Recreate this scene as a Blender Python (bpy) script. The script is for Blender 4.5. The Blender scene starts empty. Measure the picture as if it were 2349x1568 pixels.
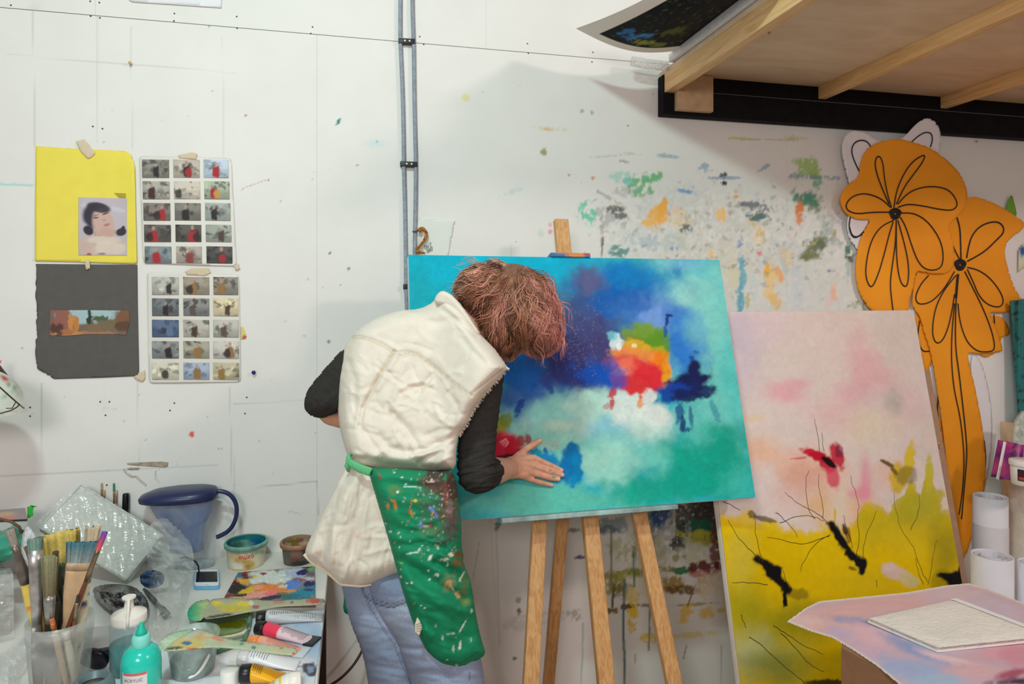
import bpy, bmesh, math, random
import numpy as np
from mathutils import Vector, Matrix

random.seed(4)
RNG = np.random.default_rng(7)
SC = bpy.context.scene
COL = SC.collection

# ------------------------------------------------------------------ camera
# world: the painted wall is the plane y = 0, x runs along it, z is up, the room is on the -y side
F = 1566.0
YAW = math.atan(F / 6700.0)
CAMZ = 1.48
CAMD = 2.25 * math.cos(YAW)
cam_data = bpy.data.cameras.new('camera')
cam = bpy.data.objects.new('camera', cam_data)
COL.objects.link(cam)
cam.location = (0, -CAMD, CAMZ)
cam.rotation_euler = (math.pi / 2, 0, -YAW)
cam_data.sensor_fit = 'HORIZONTAL'
cam_data.sensor_width = 36.0
cam_data.lens = 36.0 * F / 2349.0
cam_data.shift_y = -94.0 / 2349.0
cam_data.clip_start = 0.02
cam_data.dof.use_dof = True
cam_data.dof.focus_distance = 1.75
cam_data.dof.aperture_fstop = 5.0
SC.camera = cam

# ------------------------------------------------------------------ world, lamps, exposure
SC.view_settings.view_transform = 'Standard'
SC.view_settings.look = 'None'
SC.view_settings.gamma = 1.0
SC.view_settings.use_curve_mapping = False
SC.view_settings.exposure = -0.36
w = bpy.data.worlds.new('studio_air')
SC.world = w
w.use_nodes = True
w.node_tree.nodes['Background'].inputs[0].default_value = (1.0, 0.94, 0.90, 1)
w.node_tree.nodes['Background'].inputs[1].default_value = 0.40


def lamp(name, loc, target, size, size_y, power, rgb):
    d = bpy.data.lights.new(name, 'AREA')
    d.shape = 'RECTANGLE'
    d.size = size
    d.size_y = size_y
    d.energy = power
    d.color = rgb
    o = bpy.data.objects.new(name, d)
    COL.objects.link(o)
    o.location = loc
    o.rotation_euler = (Vector(target) - Vector(loc)).to_track_quat('-Z', 'Y').to_euler()
    return o


lamp('ceiling_tube_cool_offscreen', (-0.40, -2.05, 3.05), (0.3, 0, 1.2), 0.30, 0.10, 34, (0.74, 1.0, 0.96))
lamp('ceiling_tube_warm_offscreen', (2.45, -2.57, 2.80), (0.6, 0, 1.2), 0.35, 0.20, 32, (1.0, 0.80, 0.76))
lamp('rear_fill_offscreen', (-0.7, -3.5, 2.15), (0.2, 0, 0.9), 0.9, 0.5, 40, (1.0, 0.95, 0.93))  # broad soft fill light from behind the camera, source unseen

# ------------------------------------------------------------------ placing helpers
_fw = Vector((math.sin(YAW), math.cos(YAW), 0))
_rt = Vector((math.cos(YAW), -math.sin(YAW), 0))
_C = Vector(cam.location)


def ray(u, v):
    return _fw + _rt * ((u - 1174.5) / F) + Vector((0, 0, (690.0 - v) / F))


def at(u, v, y):            # point at distance -y from the wall
    r = ray(u, v)
    return _C + r * ((y - _C.y) / r.y)


def atd(u, v, d):           # point at depth d
    return _C + ray(u, v) * d


def atz(u, v, z):           # point at height z
    r = ray(u, v)
    return _C + r * ((z - _C.z) / r.z)


def project(P):             # (n,3) -> u, v, depth
    P = np.asarray(P, float) - np.array(_C)
    d = P @ np.array(_fw)
    return 1174.5 + F * (P @ np.array(_rt)) / d, 690 - F * P[:, 2] / d, d


# ------------------------------------------------------------------ noise and painting helpers (numpy)
def vnoise(x, y, seed=0):
    x = np.asarray(x, float); y = np.asarray(y, float)
    xi = np.floor(x); yi = np.floor(y)
    fx = x - xi; fy = y - yi
    fx = fx * fx * (3 - 2 * fx); fy = fy * fy * (3 - 2 * fy)

    def h(a, b):
        s = np.sin(a * 127.1 + b * 311.7 + seed * 74.7) * 43758.5453
        return s - np.floor(s)
    return (h(xi, yi) * (1 - fx) + h(xi + 1, yi) * fx) * (1 - fy) + (h(xi, yi + 1) * (1 - fx) + h(xi + 1, yi + 1) * fx) * fy


def fbm(x, y, seed=0, octaves=4):
    t = 0; a = 0.5; s = 0
    for i in range(octaves):
        t = t + a * vnoise(x * 2 ** i, y * 2 ** i, seed + i * 13)
        s += a; a *= 0.5
    return t / s


def sstep(a, b, x):
    t = np.clip((x - a) / (b - a), 0, 1)
    return t * t * (3 - 2 * t)


def lin(c):
    c = np.asarray(c, float) / 255.0
    return np.where(c <= 0.04045, c / 12.92, ((c + 0.055) / 1.055) ** 2.4)


class Paint:
    """colours laid over a set of surface points given in drawing coordinates"""
    def __init__(self, U, V, base):
        self.U = np.asarray(U, float).ravel(); self.V = np.asarray(V, float).ravel()
        self.c = np.tile(lin(base), (len(self.U), 1))
        self.k = 0

    def mix(self, idx, m, rgb):
        m = np.clip(m, 0, 1)[:, None]
        self.c[idx] = self.c[idx] * (1 - m) + lin(rgb) * m

    def blob(self, u, v, ru, rv, rgb, a=1.0, ang=0, rough=.45, soft=.4, grain=0, sc=None, seed=None):
        self.k += 1
        seed = self.k if seed is None else seed
        R = max(ru, rv) * (1.9 + rough)
        idx = np.where((abs(self.U - u) < R) & (abs(self.V - v) < R))[0]
        if not len(idx): return
        x = self.U[idx] - u; y = self.V[idx] - v
        ca, sa = math.cos(math.radians(ang)), math.sin(math.radians(ang))
        xx = x * ca + y * sa; yy = -x * sa + y * ca
        s = sc or 0.55 * min(ru, rv) + 0.12 * max(ru, rv)
        n = fbm(xx / s, yy / s, seed, 5) - 0.5
        d = np.sqrt((xx / ru) ** 2 + (yy / rv) ** 2) + n * 2 * rough
        m = 1 - sstep(1 - soft, 1 + soft, d)
        if grain:
            g = fbm(self.U[idx] / 7.0, self.V[idx] / 9.0, seed + 50, 4)
            m = m * sstep(grain - .13, grain + .10, g + (1 - d) * .12)
        self.mix(idx, m * a, rgb)

    def line(self, pts, w, rgb, a=1.0, taper=0, wob=0):
        self.k += 1
        P = np.asarray(pts, float)
        lo = P.min(0) - 4 * w - 4; hi = P.max(0) + 4 * w + 4
        idx = np.where((self.U > lo[0]) & (self.U < hi[0]) & (self.V > lo[1]) & (self.V < hi[1]))[0]
        if not len(idx): return
        x = self.U[idx].copy(); y = self.V[idx].copy()
        if wob:
            x += (fbm(x / 17, y / 17, self.k, 3) - .5) * wob * 2; y += (fbm(x / 17, y / 17, self.k + 9, 3) - .5) * wob * 2
        best = np.full(len(idx), 1e9)
        n = len(P) - 1
        for i in range(n):
            ax, ay = P[i]; bx, by = P[i + 1]
            L = (bx - ax) ** 2 + (by - ay) ** 2 + 1e-9
            t = np.clip(((x - ax) * (bx - ax) + (y - ay) * (by - ay)) / L, 0, 1)
            d = np.hypot(x - ax - t * (bx - ax), y - ay - t * (by - ay))
            ww = w * (1 - taper * (i + t) / n)
            best = np.minimum(best, d / np.maximum(ww, .3))
        self.mix(idx, (1 - sstep(.5, 1.3, best)) * a, rgb)

    def vary(self, amt, s, seed=99):
        n = fbm(self.U / s, self.V / s, seed, 4) - .5
        self.c *= (1 + amt * 2 * n)[:, None]


# ------------------------------------------------------------------ materials
MATS = {}


def mat(name, rgb=(200, 200, 200), rough=.55, metal=0, vary=.08, vscale=18, bump=0, bscale=60, trans=0, alpha=1, spec=.5,
        vcol=False, coat=0, stretch=None, ior=1.45, sheen=0, emit=0):
    if name in MATS: return MATS[name]
    m = bpy.data.materials.new(name)
    m.use_nodes = True
    nt = m.node_tree
    b = nt.nodes['Principled BSDF']
    N = nt.nodes.new
    L = nt.links.new
    tc = N('ShaderNodeTexCoord')
    vec = tc.outputs['Object']
    if stretch:
        mp = N('ShaderNodeMapping'); mp.inputs['Scale'].default_value = stretch
        L(vec, mp.inputs['Vector']); vec = mp.outputs['Vector']
    if vcol:
        at_ = N('ShaderNodeAttribute'); at_.attribute_name = 'Col'
        csrc = at_.outputs['Color']
    else:
        rg = N('ShaderNodeRGB'); rg.outputs[0].default_value = (*lin(rgb), 1)
        csrc = rg.outputs[0]
    if vary:
        nz = N('ShaderNodeTexNoise'); nz.inputs['Scale'].default_value = vscale; nz.inputs['Detail'].default_value = 5
        L(vec, nz.inputs['Vector'])
        mr = N('ShaderNodeMapRange')
        mr.inputs[3].default_value = 1 - vary * 1.6; mr.inputs[4].default_value = 1 + vary * 1.6
        mr.inputs[1].default_value = .2; mr.inputs[2].default_value = .8
        L(nz.outputs['Fac'], mr.inputs[0])
        mx = N('ShaderNodeMix'); mx.data_type = 'RGBA'; mx.blend_type = 'MULTIPLY'; mx.inputs[0].default_value = 1
        L(csrc, mx.inputs[6])
        L(mr.outputs[0], mx.inputs[7])
        csrc = mx.outputs[2]
    L(csrc, b.inputs['Base Color'])
    b.inputs['Roughness'].default_value = rough
    b.inputs['Metallic'].default_value = metal
    b.inputs['Specular IOR Level'].default_value = spec
    b.inputs['IOR'].default_value = ior
    if trans: b.inputs['Transmission Weight'].default_value = trans
    if alpha < 1: b.inputs['Alpha'].default_value = alpha
    if coat: b.inputs['Coat Weight'].default_value = coat
    if sheen: b.inputs['Sheen Weight'].default_value = sheen
    if emit:
        L(csrc, b.inputs['Emission Color']); b.inputs['Emission Strength'].default_value = emit
    if bump:
        n2 = N('ShaderNodeTexNoise'); n2.inputs['Scale'].default_value = bscale; n2.inputs['Detail'].default_value = 6
        L(vec, n2.inputs['Vector'])
        bp = N('ShaderNodeBump'); bp.inputs['Strength'].default_value = bump; bp.inputs['Distance'].default_value = .01
        L(n2.outputs['Fac'], bp.inputs['Height']); L(bp.outputs['Normal'], b.inputs['Normal'])
    MATS[name] = m
    return m


def wood_mat(name, rgb, dark, stretch=(40, 40, 3), rough=.55):
    if name in MATS: return MATS[name]
    m = bpy.data.materials.new(name); m.use_nodes = True
    nt = m.node_tree; b = nt.nodes['Principled BSDF']; N = nt.nodes.new; L = nt.links.new
    tc = N('ShaderNodeTexCoord'); mp = N('ShaderNodeMapping'); mp.inputs['Scale'].default_value = stretch
    L(tc.outputs['Object'], mp.inputs['Vector'])
    wv = N('ShaderNodeTexNoise'); wv.inputs['Scale'].default_value = 1.6; wv.inputs['Detail'].default_value = 7
    wv.inputs['Distortion'].default_value = 1.2
    L(mp.outputs[0], wv.inputs['Vector'])
    cr = N('ShaderNodeValToRGB')
    cr.color_ramp.elements[0].position = .36; cr.color_ramp.elements[0].color = (*lin(dark), 1)
    cr.color_ramp.elements[1].position = .6; cr.color_ramp.elements[1].color = (*lin(rgb), 1)
    L(wv.outputs['Fac'], cr.inputs[0]); L(cr.outputs[0], b.inputs['Base Color'])
    b.inputs['Roughness'].default_value = rough
    bp = N('ShaderNodeBump'); bp.inputs['Strength'].default_value = .12; bp.inputs['Distance'].default_value = .004
    L(wv.outputs['Fac'], bp.inputs['Height']); L(bp.outputs[0], b.inputs['Normal'])
    MATS[name] = m
    return m


def film_mat(name, tint=(235, 240, 240), opacity=.25, rough=.12, bump=.8, bscale=35):
    """clear plastic film: mostly see-through, glossy where it catches light"""
    if name in MATS: return MATS[name]
    m = bpy.data.materials.new(name); m.use_nodes = True
    nt = m.node_tree; b = nt.nodes['Principled BSDF']; N = nt.nodes.new; L = nt.links.new
    out = nt.nodes['Material Output']
    b.inputs['Base Color'].default_value = (*lin(tint), 1); b.inputs['Roughness'].default_value = rough
    b.inputs['Specular IOR Level'].default_value = .9
    tr = N('ShaderNodeBsdfTransparent'); tr.inputs[0].default_value = (.97, .98, .98, 1)
    mx = N('ShaderNodeMixShader')
    tc = N('ShaderNodeTexCoord')
    n1 = N('ShaderNodeTexNoise'); n1.inputs['Scale'].default_value = bscale; n1.inputs['Detail'].default_value = 5; n1.inputs['Distortion'].default_value = 1.5
    L(tc.outputs['Object'], n1.inputs['Vector'])
    mr = N('ShaderNodeMapRange'); mr.inputs[1].default_value = .35; mr.inputs[2].default_value = .75
    mr.inputs[3].default_value = opacity * .5; mr.inputs[4].default_value = min(1, opacity * 1.8)
    L(n1.outputs['Fac'], mr.inputs[0]); L(mr.outputs[0], mx.inputs[0])
    L(tr.outputs[0], mx.inputs[1]); L(b.outputs[0], mx.inputs[2]); L(mx.outputs[0], out.inputs['Surface'])
    bp = N('ShaderNodeBump'); bp.inputs['Strength'].default_value = bump; bp.inputs['Distance'].default_value = .01
    L(n1.outputs['Fac'], bp.inputs['Height']); L(bp.outputs[0], b.inputs['Normal'])
    MATS[name] = m
    return m


# ------------------------------------------------------------------ mesh helpers
def tag(o, label=None, cat=None, group=None, kind=None):
    if label: o['label'] = label
    if cat: o['category'] = cat
    if group: o['group'] = group
    if kind: o['kind'] = kind
    return o


def thing(name, label, cat, loc=(0, 0, 0), group=None):
    o = bpy.data.objects.new(name, None)
    o.empty_display_size = .05
    COL.objects.link(o)
    o.location = loc
    tag(o, label, cat, group)
    return o


def obj(name, geo, m, parent=None, smooth=True, col=None, local=False, label=None):
    """geo = (verts, faces); world coordinates unless local"""
    v, f = geo[0], geo[1]
    me = bpy.data.meshes.new(name)
    V = [tuple(p) for p in v] if not isinstance(v, np.ndarray) else v.tolist()
    o = bpy.data.objects.new(name, me)
    off = Vector((0, 0, 0))
    if not local:
        A = np.array(V, float)
        if parent is not None and parent.type == 'EMPTY':
            off = Vector(parent.location)
        elif parent is None:
            c = (A.min(0) + A.max(0)) / 2
            off = Vector((c[0], c[1], A[:, 2].min())); o.location = off
        else:
            off = Vector(parent.get('_o', (0, 0, 0)))
        V = (A - np.array(off)).tolist()
        o['_o'] = tuple(off)
    me.from_pydata(V, [], [list(map(int, q)) for q in f])
    me.validate()
    me.update()
    if m is not None: me.materials.append(m)
    if smooth:
        me.polygons.foreach_set('use_smooth', [True] * len(me.polygons))
        if smooth == 'auto': me.set_sharp_from_angle(angle=math.radians(38))
    if col is not None:
        ca = me.color_attributes.new('Col', 'FLOAT_COLOR', 'POINT')
        C4 = np.ones((len(me.vertices), 4), np.float32); C4[:, :3] = np.clip(col, 0, 1)
        ca.data.foreach_set('color', C4.ravel())
    COL.objects.link(o)
    if parent is not None: o.parent = parent
    if label: o['label'] = label
    return o


def cat(*geos):
    V = []; Fs = []
    for v, f in geos:
        n = len(V); V += [tuple(p) for p in v]; Fs += [[i + n for i in q] for q in f]
    return V, Fs


def box(x0, x1, y0, y1, z0, z1):
    v = [(x, y, z) for x in (x0, x1) for y in (y0, y1) for z in (z0, z1)]
    return v, [(0, 1, 3, 2), (4, 6, 7, 5), (0, 4, 5, 1), (2, 3, 7, 6), (0, 2, 6, 4), (1, 5, 7, 3)]


def bbox_bev(x0, x1, y0, y1, z0, z1, b=.003):
    bm = bmesh.new()
    v, f = box(x0, x1, y0, y1, z0, z1)
    vs = [bm.verts.new(p) for p in v]
    for q in f: bm.faces.new([vs[i] for i in q])
    bmesh.ops.bevel(bm, geom=bm.edges[:], offset=b, segments=2, affect='EDGES', profile=.6)
    bm.verts.index_update()
    r = [tuple(x.co) for x in bm.verts], [[x.index for x in q.verts] for q in bm.faces]
    bm.free()
    return r


def xf(geo, M):
    return [tuple(M @ Vector(p)) for p in geo[0]], geo[1]


def bar(p0, p1, w, h, up=(0, 0, 1), b=.002):
    """bevelled bar from p0 to p1, width w across, h along up"""
    p0 = Vector(p0); p1 = Vector(p1); d = p1 - p0
    x = d.normalized(); y = Vector(up).cross(x).normalized(); z = x.cross(y)
    g = bbox_bev(0, d.length, -w / 2, w / 2, -h / 2, h / 2, b)
    M = Matrix((x, y, z)).transposed().to_4x4(); M.translation = p0
    return xf(g, M)


def lathe(prof, n=32, cap=True, sx=1, sy=1):
    v = []; f = []
    for r, z in prof:
        for i in range(n):
            a = 2 * math.pi * i / n
            v.append((r * math.cos(a) * sx, r * math.sin(a) * sy, z))
    for k in range(len(prof) - 1):
        for i in range(n):
            j = (i + 1) % n
            f.append((k * n + i, k * n + j, (k + 1) * n + j, (k + 1) * n + i))
    if cap:
        f.append(tuple(range(n - 1, -1, -1)))
        b = (len(prof) - 1) * n
        f.append(tuple(range(b, b + n)))
    return v, f


def tube(pts, r, n=10, cap=True, flat=None):
    """swept tube; r number or list; flat = (normal, ratio) squashes along normal"""
    P = [Vector(p) for p in pts]; m = len(P)
    R = [r] * m if not hasattr(r, '__len__') else list(r)
    v = []; f = []
    prev = None
    for i in range(m):
        t = (P[min(i + 1, m - 1)] - P[max(i - 1, 0)])
        t = t.normalized() if t.length > 1e-9 else Vector((0, 0, 1))
        if prev is None:
            a = Vector((0, 0, 1)) if abs(t.z) < .9 else Vector((1, 0, 0))
            x = t.cross(a).normalized()
        else:
            x = (prev - t * prev.dot(t)).normalized()
        prev = x
        y = t.cross(x)
        for k in range(n):
            an = 2 * math.pi * k / n
            q = x * math.cos(an) + y * math.sin(an)
            if flat:
                nn = Vector(flat[0]); q = q - nn * (q.dot(nn) * (1 - flat[1]))
            v.append(P[i] + q * R[i])
    for i in range(m - 1):
        for k in range(n):
            j = (k + 1) % n
            f.append((i * n + k, i * n + j, (i + 1) * n + j, (i + 1) * n + k))
    if cap:
        f.append(tuple(range(n - 1, -1, -1))); f.append(tuple(range((m - 1) * n, m * n)))
    return v, f


def smooth_pts(P, k=2, closed=False):
    P = [np.asarray(p, float) for p in P]
    for _ in range(k):
        Q = []
        m = len(P)
        rng = range(m) if closed else range(m - 1)
        if not closed: Q.append(P[0])
        for i in rng:
            a, b = P[i], P[(i + 1) % m]
            Q += [a * .75 + b * .25, a * .25 + b * .75]
        if not closed: Q.append(P[-1])
        P = Q
    return P


def poly_dist(U, V, poly):
    P = np.asarray(poly, float); Q = np.roll(P, -1, 0)
    best = np.full(len(U), 1e18); bx = np.zeros(len(U)); by = np.zeros(len(U)); ins = np.zeros(len(U), bool)
    for (ax, ay), (cx, cy) in zip(P, Q):
        L = (cx - ax) ** 2 + (cy - ay) ** 2 + 1e-12
        t = np.clip(((U - ax) * (cx - ax) + (V - ay) * (cy - ay)) / L, 0, 1)
        qx = ax + t * (cx - ax); qy = ay + t * (cy - ay)
        d = (U - qx) ** 2 + (V - qy) ** 2
        k = d < best
        best[k] = d[k]; bx[k] = qx[k]; by[k] = qy[k]
        if ay != cy:
            cond = ((ay > V) != (cy > V)) & (U < (cx - ax) * (V - ay) / (cy - ay) + ax)
            ins ^= cond
    return np.sqrt(best), bx, by, ins


def lattice(poly, cell):
    """grid mesh filling a 2-d outline, border points moved onto the outline -> U, V, dist, faces"""
    P = np.asarray(poly, float)
    lo = P.min(0) - 2 * cell; hi = P.max(0) + 2 * cell
    nx = int((hi[0] - lo[0]) / cell) + 2; ny = int((hi[1] - lo[1]) / cell) + 2
    gx, gy = np.meshgrid(lo[0] + np.arange(nx) * cell, lo[1] + np.arange(ny) * cell)
    U = gx.ravel(); V = gy.ravel()
    d, bx, by, ins = poly_dist(U, V, P)
    snap = ((~ins) & (d < .75 * cell)) | (ins & (d < .3 * cell))
    U = np.where(snap, bx, U); V = np.where(snap, by, V); d = np.where(snap, 0, d)
    ok = ins | snap
    idx = np.arange(nx * ny).reshape(ny, nx)
    q = np.stack([idx[:-1, :-1], idx[:-1, 1:], idx[1:, 1:], idx[1:, :-1]], -1).reshape(-1, 4)
    keep = ok[q].all(1) & (d[q].max(1) > 1e-6)
    q = q[keep]
    used = np.unique(q)
    mp = -np.ones(nx * ny, int); mp[used] = np.arange(len(used))
    return U[used], V[used], d[used], mp[q]


def pts_depth(U, V, Dp):
    a = (U - 1174.5) / F; b = (690 - V) / F
    return np.array(_C)[None] + Dp[:, None] * (np.array(_fw)[None] + a[:, None] * np.array(_rt)[None] + b[:, None] * np.array([[0, 0, 1.]]))


def inflate(poly, depth, front, back, R, cell=5, wrinkle=None):
    """closed rounded body whose outline is poly; depth(u,v); bulges front / back metres; R edge radius in outline units"""
    U, V, d, q = lattice(poly, cell)
    h = np.sqrt(np.clip(1 - (1 - np.minimum(d / R, 1)) ** 2, 0, 1))
    D0 = depth(U, V) if callable(depth) else np.full(len(U), float(depth))
    f_ = front(U, V) if callable(front) else front
    b_ = back(U, V) if callable(back) else back
    wv = wrinkle(U, V) * np.minimum(1, d / 6.0) if wrinkle else 0
    A = pts_depth(U, V, D0 - f_ * h + wv)
    inner = d > 1e-6
    mp = np.arange(len(U)); nb = int(inner.sum()); mp2 = mp.copy(); mp2[inner] = len(U) + np.arange(nb)
    B = pts_depth(U[inner], V[inner], (D0 + b_ * h)[inner])
    faces = np.concatenate([q[:, ::-1], mp2[q]])
    verts = np.concatenate([A, B])
    return verts, faces.tolist(), np.concatenate([U, U[inner]]), np.concatenate([V, V[inner]])


def sheet(poly, place, thick, cell=6, out=None):
    """thin solid sheet cut to an outline; place(U,V)->points, out = unit vector towards the front"""
    U, V, d, q = lattice(poly, cell)
    A = place(U, V)
    o = np.array(out if out is not None else (0, -1, 0), float)
    n = len(U)
    B = A - o[None] * thick
    faces = q[:, ::-1].tolist() + (q + n).tolist()
    e = {}
    for a in q.tolist():
        for i in range(4):
            k = (a[i], a[(i + 1) % 4])
            if (k[1], k[0]) in e: del e[(k[1], k[0])]
            else: e[k] = 1
    for (a, b) in e: faces.append([a, b, b + n, a + n])
    return np.concatenate([A, B]), faces, np.concatenate([U, U]), np.concatenate([V, V])


def wallpts(y):
    def g(U, V):
        yy = y(U, V) if callable(y) else np.full(len(U), float(y))
        a = (U - 1174.5) / F; b = (690 - V) / F
        r = np.array(_fw)[None] + a[:, None] * np.array(_rt)[None] + b[:, None] * np.array([[0, 0, 1.]])
        t = (yy - _C.y) / r[:, 1]
        return np.array(_C)[None] + r * t[:, None]
    return g


def gridquad(p00, p10, p11, p01, nx, ny):
    s, t = np.meshgrid(np.linspace(0, 1, nx), np.linspace(0, 1, ny))
    s = s.ravel()[:, None]; t = t.ravel()[:, None]
    p00, p10, p11, p01 = [np.asarray(p, float)[None] for p in (p00, p10, p11, p01)]
    P = p00 * (1 - s) * (1 - t) + p10 * s * (1 - t) + p11 * s * t + p01 * (1 - s) * t
    idx = np.arange(nx * ny).reshape(ny, nx)
    q = np.stack([idx[:-1, :-1], idx[:-1, 1:], idx[1:, 1:], idx[1:, :-1]], -1).reshape(-1, 4)
    return P, q.tolist(), s.ravel(), t.ravel()


def slab(p00, p10, p11, p01, nx, ny, thick, n):
    """gridded front face plus sides and back, thickness towards -n"""
    P, q, s, t = gridquad(p00, p10, p11, p01, nx, ny)
    m = len(P); n = np.asarray(n, float)
    c = [0, nx - 1, nx * ny - 1, nx * (ny - 1)]
    B = P[c] - n[None] * thick
    ring = list(range(nx)) + [nx * k + nx - 1 for k in range(1, ny)] + [nx * (ny - 1) + k for k in range(nx - 2, -1, -1)] + [nx * k for k in range(ny - 2, 0, -1)]
    q = list(q)
    q.append([m + 3, m + 2, m + 1, m])
    q.append(list(range(nx))[::-1] + [m, m + 1])
    q.append([nx * k + nx - 1 for k in range(ny)][::-1] + [m + 1, m + 2])
    q.append([nx * (ny - 1) + k for k in range(nx)] + [m + 2, m + 3])
    q.append([nx * k for k in range(ny)] + [m + 3, m])
    V = np.concatenate([P, B])
    return V, q


def from_mods(geo, mods):
    """bake modifiers on a temporary mesh"""
    me = bpy.data.meshes.new('tmp'); v = geo[0]
    me.from_pydata([tuple(p) for p in v], [], [list(q) for q in geo[1]]); me.update()
    o = bpy.data.objects.new('tmp', me); COL.objects.link(o)
    for kind, kw in mods:
        md = o.modifiers.new(kind, kind)
        for k, x in kw.items(): setattr(md, k, x)
    dg = bpy.context.evaluated_depsgraph_get()
    ev = o.evaluated_get(dg); em = ev.to_mesh()
    n = len(em.vertices); co = np.empty(n * 3); em.vertices.foreach_get('co', co)
    fs = [list(p.vertices) for p in em.polygons]
    ev.to_mesh_clear()
    bpy.data.objects.remove(o); bpy.data.meshes.remove(me)
    return co.reshape(-1, 3), fs


def ball(c, r, n=16, M=None):
    v = []; f = []
    m = n // 2
    for i in range(m + 1):
        th = math.pi * i / m
        for j in range(n):
            ph = 2 * math.pi * j / n
            v.append(Vector((math.sin(th) * math.cos(ph), math.sin(th) * math.sin(ph), math.cos(th))))
    for i in range(m):
        for j in range(n):
            k = (j + 1) % n
            f.append((i * n + j, (i + 1) * n + j, (i + 1) * n + k, i * n + k))
    rr = Vector(r) if hasattr(r, '__len__') else Vector((r, r, r))
    out = []
    for p in v:
        q = Vector((p.x * rr.x, p.y * rr.y, p.z * rr.z))
        if M is not None: q = M @ q
        out.append(q + Vector(c))
    bm = bmesh.new()
    vs = [bm.verts.new(p) for p in out]
    for q in f:
        try: bm.faces.new([vs[i] for i in q])
        except ValueError: pass
    bmesh.ops.remove_doubles(bm, verts=bm.verts[:], dist=1e-6)
    bm.verts.index_update()
    r_ = [tuple(x.co) for x in bm.verts], [[x.index for x in q.verts] for q in bm.faces]
    bm.free()
    return r_


def capsule(pts, radii, n=14):
    """tube with ball ends, for welding bodies"""
    g = [tube(pts, radii, n)]
    R = radii if hasattr(radii, '__len__') else [radii] * len(pts)
    for p, r in zip(pts, R): g.append(ball(p, r * .995, n))
    return cat(*g)


def text_geo(s, size, extrude=.0004):
    cu = bpy.data.curves.new('t', 'FONT'); cu.body = s; cu.size = size; cu.extrude = extrude; cu.align_x = 'CENTER'; cu.align_y = 'CENTER'
    cu.resolution_u = 3
    o = bpy.data.objects.new('t', cu); COL.objects.link(o)
    dg = bpy.context.evaluated_depsgraph_get(); me = o.evaluated_get(dg).to_mesh()
    v = [tuple(x.co) for x in me.vertices]; f = [list(p.vertices) for p in me.polygons]
    o.evaluated_get(dg).to_mesh_clear()
    bpy.data.objects.remove(o); bpy.data.curves.remove(cu)
    return v, f


# ================================================================== the setting: floor, wall, loft
m_floor = mat('studio_floor', (176, 142, 112), .7, vary=.15, vscale=6, bump=.1)
o = obj('floor', box(-4, 4.6, -5, .1, -.05, 0), m_floor, smooth=False); tag(o, kind='structure')
m_back = mat('wall_core', (120, 115, 108), .9)
wall = obj('wall_back', box(-1.7, 3.9, .0115, .12, 0, 3.3), m_back, smooth=False); tag(wall, kind='structure')
m_wall = mat('painted_board', (225, 226, 222), .62, vary=.015, vscale=9, bump=.05, bscale=120, vcol=True, spec=.3)

ZS = at(925, 96, 0).z
WX = lambda u: at(u, 690, 0).x


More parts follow.
